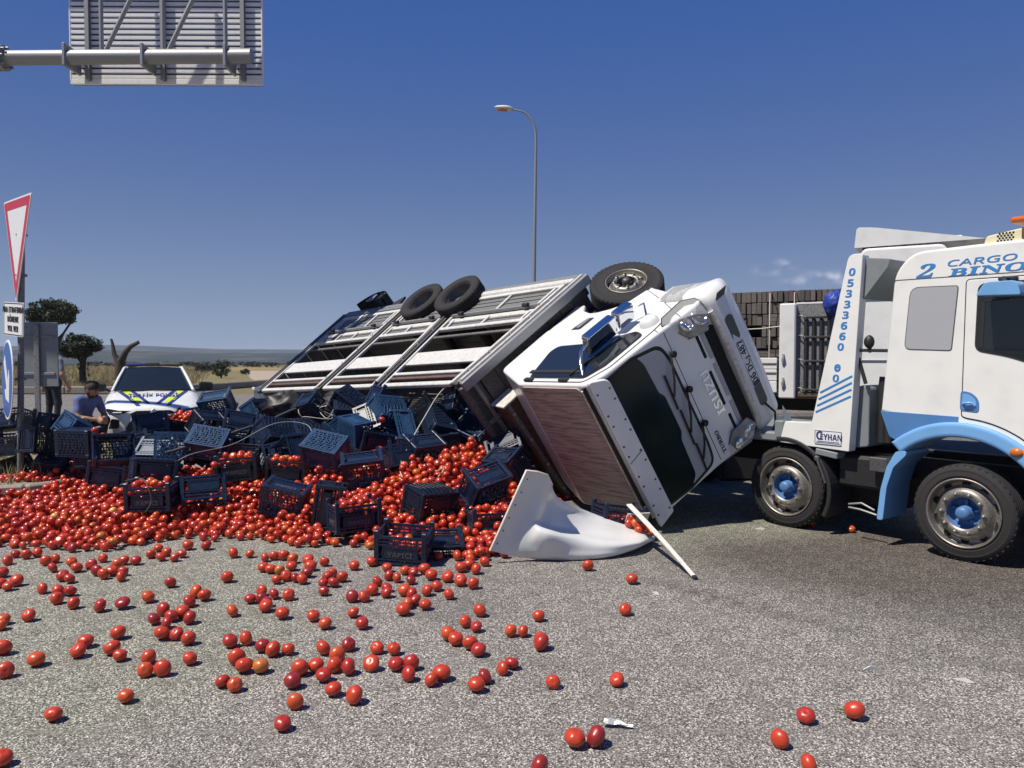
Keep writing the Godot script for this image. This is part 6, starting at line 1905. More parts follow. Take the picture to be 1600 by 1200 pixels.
func people() -> void:
	# a man crouching on an upturned crate, seen from his left side, looking down at his hands
	var X := Transform3D(Basis(Vector3.UP, 1.15), V(-8.02, 0.0, -14.2))
	var t := thing("person", "crouching dark-haired person in a blue t-shirt with forearms on knees by the police car", "person", X)
	var b := []
	var hip := V(0, 0.42, 0.0)
	var ch := V(0, 0.82, 0.2)
	b.append([hip + V(-0.09, 0, 0), hip + V(0.09, 0, 0), 0.14, 0.14, "legs"])
	b.append([hip + V(0, 0.1, 0.02), V(0, 0.6, 0.06), 0.16, 0.165, "top"])
	b.append([V(0, 0.6, 0.06), ch, 0.165, 0.165, "top"])
	b.append([ch + V(-0.13, 0.06, 0.03), ch + V(0.13, 0.06, 0.03), 0.1, 0.1, "top"])
	b.append([ch + V(0, 0.1, 0.06), ch + V(0, 0.19, 0.14), 0.062, 0.058, "skin"])
	var hd := ch + V(0, 0.25, 0.2)
	b.append([hd + V(0, 0.02, -0.02), hd + V(0, -0.04, 0.03), 0.098, 0.075, "skin"])
	b.append([hd + V(0, -0.01, 0.07), hd + V(0, -0.035, 0.115), 0.02, 0.018, "skin"])
	for s in [-1.0, 1.0]: b.append([hd + V(s * 0.098, 0, -0.01), hd + V(s * 0.1, -0.03, -0.01), 0.018, 0.014, "skin"])
	b.append([hd + V(0, 0.045, -0.05), hd + V(0, 0.065, 0.01), 0.118, 0.098, "hair"])
	b.append([hd + V(0, 0.0, -0.085), hd + V(0, 0.05, -0.06), 0.07, 0.09, "hair"])
	b.append([hd + V(0, -0.1, 0.035), hd + V(0, -0.11, 0.06), 0.045, 0.035, "hair"])
	for s in [-1.0, 1.0]: b.append([hd + V(s * 0.06, 0.03, -0.04), hd + V(s * 0.075, -0.05, -0.03), 0.06, 0.04, "hair"])
	b.append([hd + V(0, 0.0, -0.09), hd + V(0, -0.1, -0.07), 0.07, 0.05, "hair"])
	for s in [-1.0, 1.0]:
		var sh := ch + V(s * 0.2, 0.06, 0.04)
		var el := V(s * 0.27, 0.58, 0.33)
		var wr := V(s * 0.1, 0.54, 0.56)
		b.append([sh, sh.lerp(el, 0.6), 0.078, 0.062, "top"])
		b.append([sh.lerp(el, 0.55), el, 0.05, 0.044, "skin"])
		b.append([el, wr, 0.045, 0.03, "skin"])
		hand(b, wr, V(-s * 0.35, -0.25, 0.6), V(-s * 0.5, 0.7, 0.2), 0.9)
		var kn := V(s * 0.2, 0.5, 0.44)
		var an := V(s * 0.19, 0.1, 0.36)
		b.append([hip + V(s * 0.1, 0, 0), kn, 0.11, 0.075, "legs"])
		b.append([kn, an, 0.072, 0.05, "legs"])
		b.append([an + V(0, -0.05, -0.05), an + V(0, -0.06, 0.16), 0.05, 0.04, "shoe"])
	build_person(t, b, {"skin": M.skin, "top": M.shirt_blue, "legs": M.trousers, "hair": M.hair, "shoe": M.shoes}, 0.019)
	face(t, Transform3D(Basis(Vector3.RIGHT, 0.35), hd + V(0, -0.01, 0.01)), true)
	# a man on his feet behind the grey sign back, arm hanging
	X = Transform3D(Basis(Vector3.UP, 2.75), V(-10.3, 0.13, -17.2))
	t = thing("person", "standing person in grey t-shirt and dark trousers behind the grey sign back", "person", X)
	b = []
	hip = V(0, 0.95, 0)
	ch = V(0, 1.38, 0.02)
	b.append([hip + V(-0.09, 0, 0), hip + V(0.09, 0, 0), 0.14, 0.14, "legs"])
	b.append([V(0, 1.02, 0.0), V(0, 1.2, 0.02), 0.155, 0.16, "top"])
	b.append([V(0, 1.2, 0.02), ch, 0.16, 0.17, "top"])
	b.append([ch + V(-0.15, 0.08, 0), ch + V(0.15, 0.08, 0), 0.085, 0.085, "top"])
	b.append([ch + V(0, 0.12, 0), ch + V(0, 0.22, 0.02), 0.06, 0.056, "skin"])
	hd = V(0, 1.7, 0.04)
	b.append([hd + V(0, 0.03, -0.01), hd + V(0, -0.05, 0.02), 0.095, 0.07, "skin"])
	b.append([hd + V(0, -0.0, 0.085), hd + V(0, -0.025, 0.105), 0.018, 0.018, "skin"])
	for s in [-1.0, 1.0]: b.append([hd + V(s * 0.095, 0.01, -0.01), hd + V(s * 0.097, -0.025, -0.01), 0.018, 0.014, "skin"])
	b.append([hd + V(0, 0.055, -0.03), hd + V(0, 0.07, 0.02), 0.1, 0.085, "hair"])
	for s in [-1.0, 1.0]:
		var sh := ch + V(s * 0.22, 0.06, 0)
		var el := V(s * 0.34, 1.14, -0.02)
		var wr := V(s * 0.4, 0.9, 0.06)
		b.append([sh, sh.lerp(el, 0.62), 0.075, 0.06, "top"])
		b.append([sh.lerp(el, 0.55), el, 0.05, 0.043, "skin"])
		b.append([el, wr, 0.044, 0.028, "skin"])
		hand(b, wr, V(s * 0.06, -1, 0.1), V(0, 0.1, 1), 0.5)
		var kn := V(s * 0.13, 0.5, 0.03)
		var an := V(s * 0.14, 0.1, -0.02)
		b.append([hip + V(s * 0.1, -0.02, 0), kn, 0.105, 0.075, "legs"])
		b.append([kn, an, 0.072, 0.055, "legs"])
		b.append([an + V(0, -0.05, -0.05), an + V(0, -0.06, 0.16), 0.05, 0.04, "shoe"])
	build_person(t, b, {"skin": M.skin, "top": M.shirt_grey, "legs": M.trousers, "hair": M.hair, "shoe": M.shoes}, 0.019)
	face(t, Transform3D(Basis(), hd), true)

var CRATES := [
	[-88, 15, -625, -7, 8, -3, 1, "upright navy crate lettered YAPICI standing alone at the front of the spill"],
	[-64, 2, -650, 12, -75, 0, 0, "small dark crate tipped on its side behind the front YAPICI crate"],
	[-145, 23, -700, 28, 0, 0, 2, "full navy crate set cornerwise, second from the front of the heap"],
	[-175, 27, -725, 12, 0, -95, 0, "dark crate on its side beside the full crate at the front"],
	[-77, 33, -720, 38, 180, 0, 0, "overturned dark crate right of the full front crate"],
	[-19, 16, -700, 14, 0, 0, 2, "blue-grey crate full of tomatoes beside the upright edge of the fairing"],
	[-26, 46, -735, 25, -55, 18, 0, "tipped open crate resting above the full crate by the fairing"],
	[-154, 51, -790, 8, -75, 8, 0, "navy crate showing its bottom lattice in the middle of the heap"],
	[-200, 69, -820, -30, -145, 10, 0, "steel-blue crate tilted with its lattice bottom to the sky, mid heap"],
	[-223, 28, -750, -14, -68, 8, 0, "tilted crate with slatted bottom facing out, left of middle heap"],
	[-353, 32, -750, 6, 0, 3, 2, "full low crate alone on the flat tomatoes at left"],
	[-373, 50, -795, 28, 176, 14, 0, "upside-down crate behind the full crate at left"],
	[-313, 34, -775, 14, 174, 0, 0, "upside-down crate right of the full crate at left"],
	[-294, 50, -820, 10, 0, 2, 2, "long-sided full crate under the pale cord left of centre"],
	[-245, 44, -835, 6, 0, -3, 2, "full crate joined end to end with the corded one"],
	[-353, 68, -890, 4, -150, 0, 0, "light blue upturned crate at left centre with sun on its lattice"],
	[-398, 63, -900, 22, -115, 0, 0, "narrow blue crate on edge beside the light blue upturned one"],
	[-448, 64, -860, 32, 62, 8, 0, "open crate tipped towards the road with lettering on its end, left of centre"],
	[-510, 68, -900, -10, -85, 0, 0, "crate on its side with white-flecked lattice behind the sign post gap"],
	[-592, 63, -960, 82, -90, 0, 0, "dark slatted crate on end just right of the sign post"],
	[-648, 55, -990, 10, 0, 0, 0, "navy crate standing behind the sign post at the picture's edge"],
	[-652, 86, -1000, -4, 0, 4, 0, "navy crate stacked on another behind the sign post"],
	[-535, 80, -940, -32, 150, 18, 0, "bright-slatted crate tilted below the crouching person"],
	[-480, 78, -1020, 16, 165, -10, 0, "black-rimmed crate upturned in front of the police car's bumper"],
	[-456, 55, -970, 75, 178, 0, 0, "dark crate standing under the black-rimmed upturned one"],
	[-415, 101, -1080, -22, -55, 22, 0, "blue crate tilted high with a long slatted side, right of the police car"],
	[-362, 79, -1020, 32, 150, 28, 0, "dark crate lying below the tilted blue one"],
	[-411, 76, -1030, 58, 128, 0, 0, "dark wedge-shaped tilted crate behind the light blue one"],
	[-349, 91, -1060, 68, 58, 10, 0, "small blue crate on end below the lorry bed's tail corner"],
	[-305, 66, -960, -8, -142, 4, 0, "broad grey-blue crate upturned under the pale cord loop"],
	[-306, 84, -1060, 18, 172, 20, 0, "dark crate under the black sheet at the lorry tail"],
	[-251, 93, -1020, 2, -120, 10, 0, "dark lattice crate heaped under the middle of the bed edge"],
	[-205, 100, -970, 16, -150, 4, 0, "grey-blue crate with domed lattice against the bed edge"],
	[-151, 102, -930, 32, -130, 16, 0, "bright blue crate bottom just under the bed edge"],
	[-184, 80, -900, -68, -82, 10, 0, "crate standing on end with its ribbed side lit, mid heap"],
	[-98, 64, -840, 40, -60, 4, 0, "crate on its side below the hanging white cord"],
	[-124, 60, -830, -58, 4, 18, 0, "narrow crate leaning beside the small red slide of tomatoes"],
	[-83, 85, -940, 34, -16, 6, 2, "crate still holding tomatoes in shade under the bed"],
	[-81, 63, -880, 58, -90, 0, 0, "dark crate on its side in shade below the hanging cord"],
	[-5, 53, -810, -58, -60, 0, 0, "thin-edged crate wedged under the headboard"],
	[98, 18, -705, 18, 0, -12, 1, "crate tipped behind the fairing's tip with tomatoes inside"],
	[-258, 72, -970, 44, -140, -10, 0, "dark crate lying deep in the heap left of centre"],
	[-160, 68, -900, 20, 175, 6, 0, "dark crate upturned beneath the bright blue one"],
	[-273, 54, -910, 14, 178, -8, 0, "flat crate under the broad grey-blue one"],
	[-492, 50, -990, 24, -30, 15, 0, "tilted dark crate between the crouching person and the police car"],
	[-458, 74, -1080, -15, 20, -12, 2, "crate holding tomatoes before the police car's right wing"],
	[-592, 79, -1000, 40, 178, 8, 0, "dark upturned crate behind the sign post group"],
	[-135, 78, -980, 10, -100, 5, 0, "dark crate on its side in the shade inside the bed"],
	[-54, 65, -930, -20, 170, 12, 0, "dark crate upturned in the deepest shade under the bed"],
	[-473, 30, -900, 10, 0, 0, 0, "dark crate upright at the back of the flat tomatoes, left"],
]

var LOOSE := [-374, -556, -364, -549, -365, -560, -335, -542, -320, -536, -312, -536, -311, -519, -294, -509, -273, -503, -261, -509, -250, -522, -250, -556, -222, -533, -213, -526, -218, -513, -213, -569, -182, -494, -178, -520, -228, -496, -226, -479, -217, -485, -214, -491, -215, -472, -204, -480, -209, -453, -201, -453, -190, -445, -164, -441, -156, -445, -151, -416, -140, -405, -236, -454, -248, -441, -244, -426, -227, -430, -218, -421, -260, -414, -309, -485, -321, -479, -316, -469, -289, -430, -267, -399, -200, -417, -194, -400, -185, -401, -177, -416, -148, -387, -140, -382, -189, -370, -213, -351, -211, -312, -203, -627, -196, -631, -191, -631, -179, -621, -174, -600, -166, -619, -159, -600, -157, -582, -151, -613, -125, -602, -194, -596, -189, -593, -180, -589, -175, -565, -169, -572, -163, -570, -156, -565, -137, -580, -138, -570, -138, -557, -131, -557, -127, -570, -133, -537, -113, -613, -98, -596, -93, -574, -99, -560, -86, -569, -83, -589, -76, -586, -75, -564, -68, -591, -61, -575, -48, -570, -38, -560, -28, -553, -40, -596, -34, -621, -34, -604, -28, -591, -23, -633, -22, -613, -177, -537, -173, -520, -166, -513, -166, -530, -163, -503, -155, -527, -148, -489, -110, -523, -102, -524, -99, -539, -90, -546, -88, -533, -76, -537, -70, -530, -70, -509, -66, -516, -58, -507, -71, -496, -60, -537, -54, -548, -44, -529, -127, -485, -116, -471, -103, -492, -93, -471, -21, -494, -29, -474, -22, -466, -38, -452, -33, -444, -24, -437, -19, -428, 0, -458, 6, -458, 17, -485, 16, -446, 17, -437, -143, -434, -135, -428, -127, -430, -107, -430, -94, -436, -77, -432, -67, -430, -112, -402, -106, -406, -95, -406, -97, -420, -87, -403, -98, -394, -112, -386, -76, -408, -62, -408, -55, -409, -54, -395, -89, -377, -77, -369, -104, -363, -104, -342, -41, -389, -37, -395, -18, -382, -14, -392, -5, -403, 0, -410, 21, -386, 11, -304, -138, -405, 60, -600, 89, -565, 74, -496, 54, -389, 28, -327, 36, -328, 136, -349, 116, -327, 121, -307, 160, -353, 325, -730, -390, -582, -409, -617, -417, -639, -405, -635, -400, -641, -377, -615, -374, -623, -360, -596, -355, -613, -341, -596, -338, -572, -330, -567, -334, -604, -320, -586, -310, -577, -336, -625, -308, -586, -313, -604, -300, -586, -294, -572, -315, -617, -305, -617, -302, -637, -306, -659, -290, -629, -292, -644, -278, -627, -277, -639, -283, -665, -267, -665, -234, -639, -220, -639]

# ---------------------------------------------------------------- crates
const CH := Vector3(0.215, 0.125, 0.16)
const CS := Vector3(0.86, 0.926, 0.842)   # the crate is drawn on a 50 x 27 x 38 cm grid and brought to its size here
var crate_mesh := {}

func crate_meshes() -> void:
	var b := MB.new()   # lattice bottom
	b.box(V(0, 0, CH.z - 0.008), V(0.5, 0.014, 0.016)); b.box(V(0, 0, -CH.z + 0.008), V(0.5, 0.014, 0.016))
	b.box(V(CH.x - 0.008, 0, 0), V(0.016, 0.014, 0.348)); b.box(V(-CH.x + 0.008, 0, 0), V(0.016, 0.014, 0.348))
	for i in 13: b.box(V(-0.222 + i * 0.037, 0.001, 0), V(0.011, 0.008, 0.348))
	for i in 9: b.box(V(0, -0.0015, -0.152 + i * 0.038), V(0.468, 0.008, 0.011))
	for i in 7:
		var x := -0.2 + i * 0.057
		b.bar(V(x, -0.006, -0.16), V(x + 0.057, -0.006, 0.0), 0.014, 0.007); b.bar(V(x + 0.057, -0.006, 0.0), V(x, -0.006, 0.16), 0.014, 0.007)
	crate_mesh.bottom_lattice = b.mesh()
	for q in [["long_side", 0.5, true], ["short_side", 0.38, false]]:
		b = MB.new()
		var w: float = q[1]
		b.box(V(0, 0.115, 0), V(w, 0.024, 0.018)); b.box(V(0, -0.119, 0), V(w, 0.022, 0.018))
		b.box(V(0, 0.075, 0), V(w - 0.06, 0.013, 0.011)); b.box(V(0, 0.045, 0), V(w - 0.06, 0.013, 0.011))
		b.box(V(0, -0.085, 0), V(w - 0.06, 0.014, 0.011))
		b.box(V(0, -0.02, -0.001), V(w * 0.62, 0.085, 0.006)); b.box(V(0, 0.026, 0), V(w * 0.66, 0.01, 0.013)); b.box(V(0, -0.066, 0), V(w * 0.66, 0.01, 0.013))
		for s in [-1.0, 1.0]: b.box(V(s * w * 0.33, -0.02, 0), V(0.011, 0.102, 0.013))
		var n := 9 if q[2] else 7
		for i in n: b.box(V(lerpf(-w * 0.42, w * 0.42, i / float(n - 1)), -0.003, -0.003), V(0.009, 0.215, 0.008))
		crate_mesh[q[0]] = b.mesh()
	b = MB.new()
	b.cbox(V(0, 0.02, 0), V(0.046, 0.31, 0.046), 0.006)
	crate_mesh.corner_post = b.mesh()
	for key in crate_mesh:
		var t := SurfaceTool.new()
		t.append_from(crate_mesh[key], 0, Transform3D(Basis().scaled(CS), Vector3.ZERO) if key != "short_side" else Transform3D(Basis().scaled(V(CS.z, CS.y, CS.x)), Vector3.ZERO))
		crate_mesh[key] = t.commit()

func make_crate(lettered: bool, m: Material) -> Node3D:
	var t := Node3D.new()
	part("bottom_lattice", crate_mesh.bottom_lattice, m, t, Transform3D(Basis(), V(0, -CH.y + 0.008, 0)))
	for s in [-1.0, 1.0]:
		var a := part("long_side", crate_mesh.long_side, m, t, Transform3D(Basis(Vector3.UP, 0.0 if s > 0 else PI), V(0, 0, s * (CH.z - 0.011))))
		var e := part("short_side", crate_mesh.short_side, m, t, Transform3D(Basis(Vector3.UP, PI * 0.5 * s), V(s * (CH.x - 0.011), 0, 0)))
		if lettered:
			letters(e, "lettering", "YAPICI", 0.034, M.crate_letter, Transform3D(Basis(), V(0, -0.034, 0.0045)), "Droid Sans", 700, 1.1)
			letters(a, "lettering", "YAPICI", 0.038, M.crate_letter, Transform3D(Basis(), V(0, -0.036, 0.0045)), "Droid Sans", 700, 1.2)
		for q in [-1.0, 1.0]:
			part("corner_post", crate_mesh.corner_post, m, t, Transform3D(Basis(), V(s * (CH.x - 0.02), 0.0, q * (CH.z - 0.02))))
	return t

func crates_all() -> void:
	crate_meshes()
	var proto := {}
	for lt in [true, false]:
		for m in ["crate_navy", "crate_blue", "crate_dark"]:
			proto[str(lt) + m] = make_crate(lt, M[m])
	var g := RandomNumberGenerator.new(); g.seed = 12
	var put := func(X: Transform3D, m: String, lettered: bool, label: String, grp: String) -> void:
		var c: Node3D = proto[str(lettered) + m].duplicate()
		c.name = numbered("crate"); c.transform = X
		add_child(c, true)
		tag(c, label, "crate", grp)
		crates.append([X.affine_inverse(), CH])
	var lets := [0, 2, 5, 10, 17, 13, 9]
	var mats := {15: "crate_blue", 25: "crate_blue", 33: "crate_blue", 16: "crate_blue", 1: "crate_dark", 3: "crate_dark", 4: "crate_dark", 13: "crate_dark", 14: "crate_dark", 19: "crate_dark", 30: "crate_dark", 27: "crate_dark", 36: "crate_navy", 22: "crate_blue", 28: "crate_blue", 8: "crate_blue", 34: "crate_blue"}
	var low := []
	for i in CRATES.size():
		var q: Array = CRATES[i]
		var p := V(q[0], q[1], q[2]) * 0.01
		var B := Basis(Vector3.UP, deg_to_rad(q[3])) * Basis(Vector3.RIGHT, deg_to_rad(q[4])) * Basis(Vector3.BACK, deg_to_rad(q[5])) * Basis(V(g.randfn(), g.randfn(), g.randfn()).normalized(), g.randf_range(0.0, 0.12 if q[6] > 0 else 0.35))
		put.call(Transform3D(B, p), mats.get(i, "crate_navy"), i in lets, q[7], "tomato crates tumbled off the lorry")
		if q[6] > 0: fills.append([Transform3D(B, p), int(q[6])])
		low.append(p)
	# what those crates stand on: more crates in the dark underneath
	for i in low.size():
		var p: Vector3 = low[i]
		var y := p.y - 0.33
		while y > 0.1:
			var s := V(p.x + g.randf_range(-0.12, 0.12), y, p.z - g.randf_range(0.05, 0.3))
			var deep := p.y - y > 0.5
			y -= 0.3
			var near := false
			for c in crates:
				if (c[0] as Transform3D).affine_inverse().origin.distance_to(s) < 0.3: near = true
			if near or s.z > -9.3 or (deep and s.x < -3.0): continue
			put.call(Transform3D(Basis(Vector3.UP, g.randf() * TAU) * Basis(Vector3.RIGHT, [0.0, PI, PI * 0.5, -PI * 0.5][g.randi() % 4] + g.randf_range(-0.5, 0.5)) * Basis(Vector3.BACK, g.randf_range(-0.4, 0.4)), s), ["crate_dark", "crate_navy"][g.randi() % 2], false, "dark crate buried %s beneath the %s" % ["deep" if deep else "just", " ".join((CRATES[i][7] as String).split(" ").slice(0, 9))], "crates buried under the heap")
	# more of the tumbled load, packed up under the bed's edge
	var spots := [[-2.9, 0.75, -9.35], [-2.55, 0.98, -9.9], [-2.2, 0.72, -9.3], [-2.05, 1.08, -9.75], [-1.72, 0.86, -9.25], [-1.55, 1.12, -9.55], [-1.3, 0.8, -9.0], [-1.12, 1.0, -9.3], [-0.88, 0.9, -9.15], [-0.62, 1.05, -9.4], [-0.45, 0.8, -9.1], [-0.3, 0.98, -9.5], [-3.3, 0.62, -9.15], [-3.75, 0.6, -9.3], [-4.25, 0.5, -9.2], [-1.95, 0.5, -8.65], [-2.5, 0.55, -8.75], [-0.05, 0.62, -8.75]]
	var beside := ["left of the broad grey-blue crate", "under the bed's middle post", "behind the light blue upturned crate", "just below the bed's middle bay", "left of the standing ribbed crate", "touching the bed edge by the middle post", "above the crate on its side", "left of the hanging white cord", "right of the hanging white cord", "under the bed's front bay", "by the small red slide of tomatoes", "under the bed's front corner", "below the tilted blue crate's corner", "right of the dark wedge-shaped crate", "behind the narrow blue crate on edge", "over the overturned crates mid heap", "over the long corded full crate", "beside the headboard's lower edge"]
	for i in spots.size():
		var ang := g.randf_range(0.3, 2.9) * (1.0 if i % 2 else -1.0)
		put.call(Transform3D(Basis(Vector3.UP, g.randf() * TAU) * Basis(V(g.randfn(), g.randfn() * 0.4, g.randfn()).normalized(), ang), V(spots[i][0], spots[i][1], spots[i][2])), ["crate_navy", "crate_navy", "crate_blue", "crate_dark"][i % 4], false, "%s crate tumbled %s" % [["navy", "navy", "blue", "dark"][i % 4], beside[i]], "tomato crates tumbled off the lorry")
	for k in proto: proto[k].free()

# ---------------------------------------------------------------- the fallen roof fairing
func fairing() -> void:
	var up := [V(0.118, 0.772, -6.15), V(0.215, 0.745, -6.22), V(0.3045, 0.697, -6.3), V(0.355, 0.544, -6.45), V(0.437, 0.45, -6.55), V(0.685, 0.303, -6.82), V(0.92, 0.206, -6.86), V(1.1, 0.145, -6.9), V(1.22, 0.1, -6.9), V(1.285, 0.062, -6.86)]
	var lo := [V(-0.176, 0.109, -6.2), V(-0.1, 0.085, -6.22), V(0.0, 0.054, -6.25), V(0.13, 0.025, -6.28), V(0.262, 0.006, -6.3), V(0.532, 0.003, -6.3), V(0.802, 0.012, -6.36), V(1.0, 0.03, -6.48), V(1.15, 0.045, -6.64), V(1.27, 0.055, -6.8)]
	var at := func(s: float, t: float) -> Vector3:
		var f := s * (up.size() - 1)
		var i := mini(int(f), up.size() - 2)
		var u: float = f - i
		var cub := func(a: Array) -> Vector3:
			return (a[i] as Vector3).cubic_interpolate(a[i + 1], a[maxi(i - 1, 0)], a[mini(i + 2, a.size() - 1)], u)
		var p: Vector3 = cub.call(lo).lerp(cub.call(up), t)
		# belly of the shell towards the road, a flat flange at the cab end and a scooped step across the middle
		var belly := smoothstep(0.12, 0.45, s) * (1.0 - smoothstep(0.82, 1.0, s))
		p.z += 0.16 * sin(PI * pow(t, 0.8)) * belly
		p.y += 0.03 * sin(PI * t) * belly
		var edge := lerpf(0.44, 0.5, s)
		var in_scoop := smoothstep(0.26, 0.34, s) * (1.0 - smoothstep(0.74, 0.9, s))
		p.z -= 0.07 * in_scoop * smoothstep(edge, edge + 0.05, t) * (1.0 - smoothstep(0.82, 1.0, t))
		p.z += 0.05 * in_scoop * smoothstep(edge - 0.3, edge, t) * (1.0 - smoothstep(edge, edge + 0.04, t))
		return p
	var rows := []
	var back := []
	var ns := 46
	var nt := 30
	for i in ns + 1:
		var r := []
		var rb := []
		for k in nt + 1:
			var p: Vector3 = at.call(float(i) / ns, float(k) / nt)
			r.append(p); rb.append(p + V(0.004, -0.004, -0.016))
		rows.append(r); back.append(rb)
	var b := MB.new()
	b.grid(rows); b.grid(back)
	for e in [0, ns]:
		for k in nt: b.quad(rows[e][k], rows[e][k + 1], back[e][k + 1], back[e][k])
	for i in ns:
		b.quad(rows[i][0], rows[i + 1][0], back[i + 1][0], back[i][0]); b.quad(rows[i][nt], rows[i + 1][nt], back[i + 1][nt], back[i][nt])
	var t := thing("roof_fairing", "torn-off white curved roof fairing lying on the asphalt before the cab", "fairing")
	part("shell", b, M.fibreglass, t)
	b = MB.new()
	b.tube([at.call(0.0, 0.0), at.call(0.0, 0.25), at.call(0.0, 0.5), at.call(0.0, 0.75), at.call(0.0, 1.0), at.call(0.1, 1.0), at.call(0.2, 1.0), at.call(0.28, 1.0)], 0.012, 8)
	part("edge_bead", b, M.plank_white, t)
	var hole := MB.new(); hole.lathe([Vector2(0.007, 0.002), Vector2(0.005, 0.004), Vector2(0, 0.003)], 10)
	var hmesh := hole.mesh()
	for k in 6:
		part("bolt_hole", hmesh, M.gap, t, Transform3D(Basis(Vector3.UP, 0.75), at.call(0.045, 0.1 + k * 0.16) + V(0.002, 0, 0.003)))
	# the far half of the shell curling up behind the tip
	rows = []
	for i in 15:
		var s := 0.55 + 0.45 * i / 14.0
		var p: Vector3 = at.call(s, 1.0)
		var r := []
		for k in 7:
			var u := k / 6.0
			r.append(p + V(0.02 * u, -0.06 * u - 0.02 * sin(PI * u), -0.2 * u * (1.2 - s)))
		rows.append(r)
	b = MB.new(); b.grid(rows)
	part("inner_flange", b, M.fibreglass, t)
	b = MB.new()
	b.xf = Transform3D(Basis(Vector3.UP, 0.25) * Basis(Vector3.RIGHT, -0.9), V(1.13, 0.2, -6.93))
	b.cbox(Vector3.ZERO, V(0.22, 0.012, 0.2), 0.004)
	single("cream_board", b, M.plank_white, "small cream board behind the fairing's tip under spilled tomatoes", "board")
	# the loose strip
	b = MB.new()
	var A := V(1.05, 0.36, -6.85)
	var E := V(1.385, 0.018, -5.78)
	var n := 6
	for i in n: b.bar(A.lerp(E, float(i) / n) + V(0, 0.012 * sin(PI * i / n), 0), A.lerp(E, float(i + 1) / n) + V(0, 0.012 * sin(PI * (i + 1) / n), 0), 0.05 - 0.02 * i / n, 0.016)
	var st := thing("trim_strip", "long thin cream strip sloping from the cab down to the asphalt", "trim strip")
	part("strip", b, M.plank_white, st)
	b = MB.new(); b.bar(E + (E - A).normalized() * -0.01, E + (E - A).normalized() * 0.03, 0.034, 0.02)
	part("end_cap", b, M.seal, st)

# ---------------------------------------------------------------- tomatoes
func tomato_mesh(sd: int, segs: int, rings: int, star := true, split := false) -> ArrayMesh:
	var g := RandomNumberGenerator.new(); g.seed = sd
	var b := MB.new()
	var lobes := 5 + sd % 3
	var amp := g.randf_range(0.012, 0.05)
	var flat := g.randf_range(0.78, 0.93)
	var ph := g.randf() * TAU
	var shoulder := g.randf_range(0.0, 1.0)
	var pt := func(i: int, k: int) -> Vector3:
		var th := PI * i / rings
		var a := TAU * k / segs
		var r := 1.0 + amp * cos(lobes * a + ph) * sin(th) * (1.0 if th < PI * 0.5 else 0.4) + 0.03 * sin(a + ph * 2.0)
		var y := cos(th) * flat
		var dip := exp(-pow(th / 0.3, 2.0)) * 0.13 + exp(-pow((PI - th) / 0.22, 2.0)) * 0.035
		return V(sin(th) * r * cos(a), y - dip * signf(cos(th)), sin(th) * r * sin(a))
	var col := func(i: int, k: int) -> Color:
		var th := PI * i / rings
		var a := TAU * k / segs
		var m := exp(-pow((th + 0.12 * sin(lobes * a)) / (0.3 + 0.25 * shoulder), 2.0)) * (0.35 + 0.5 * shoulder)
		var c := Color(1, 1, 1).lerp(Color(1.15, 2.6, 1.5), m)
		if split and th < 0.75 * (0.55 + 0.45 * absf(cos(2.5 * a + ph))): c = Color(1.5, 13.0, 12.0) if th > 0.16 else Color(0.9, 7.0, 5.0)
		if star and i == 0: c = Color(0.5, 3.0, 2.0)
		return c
	b.smooth(1)
	for i in rings:
		for k in segs:
			var q := [[i, k], [i, k + 1], [i + 1, k + 1], [i + 1, k]]
			for t in [[0, 1, 2], [0, 2, 3]]:
				if i == 0 and t[1] == 1: continue
				if i == rings - 1 and t[1] == 2: continue
				for j in t:
					b.tint(col.call(q[j][0], q[j][1] % segs)); b.st.add_vertex(pt.call(q[j][0], q[j][1] % segs))
	return b.mesh()

func heap_height(x: float, z: float) -> float:   # z counted away from the camera
	var front := 6.72 + 0.12 * sin(x * 1.9) + 0.1 * sin(x * 4.3 + 1.0) - 0.42 * smoothstep(-1.6, -0.4, x) + 0.25 * smoothstep(-1.6, -2.6, x) * smoothstep(-4.0, -2.6, x)
	var h := 0.0
	if z > front: h = 0.05 + 0.11 * smoothstep(front, front + 0.6, z)
	h += 0.55 * exp(-pow((x + 0.75) / 0.85, 2.0) - pow((z - 8.4) / 0.8, 2.0)) * smoothstep(front - 0.05, front + 0.7, z)
	h += 0.75 * exp(-pow((x + 0.75) / 0.9, 2.0) - pow((z - 9.6) / 0.8, 2.0))
	h += 0.22 * exp(-pow((x + 2.4) / 1.3, 2.0) - pow((z - 8.6) / 0.8, 2.0))
	h += 0.25 * exp(-pow((x + 3.6) / 1.6, 2.0) - pow((z - 9.6) / 0.9, 2.0))
	if x < -5.55 and z > 9.2: h = 0.13 + 0.1 * smoothstep(-6.6, -5.7, x)
	if x > 0.05: h *= 1.0 - smoothstep(0.05, 0.45, x - maxf(0.0, z - 8.0) * 0.35)
	if z > 10.6: h = 0.0
	return h

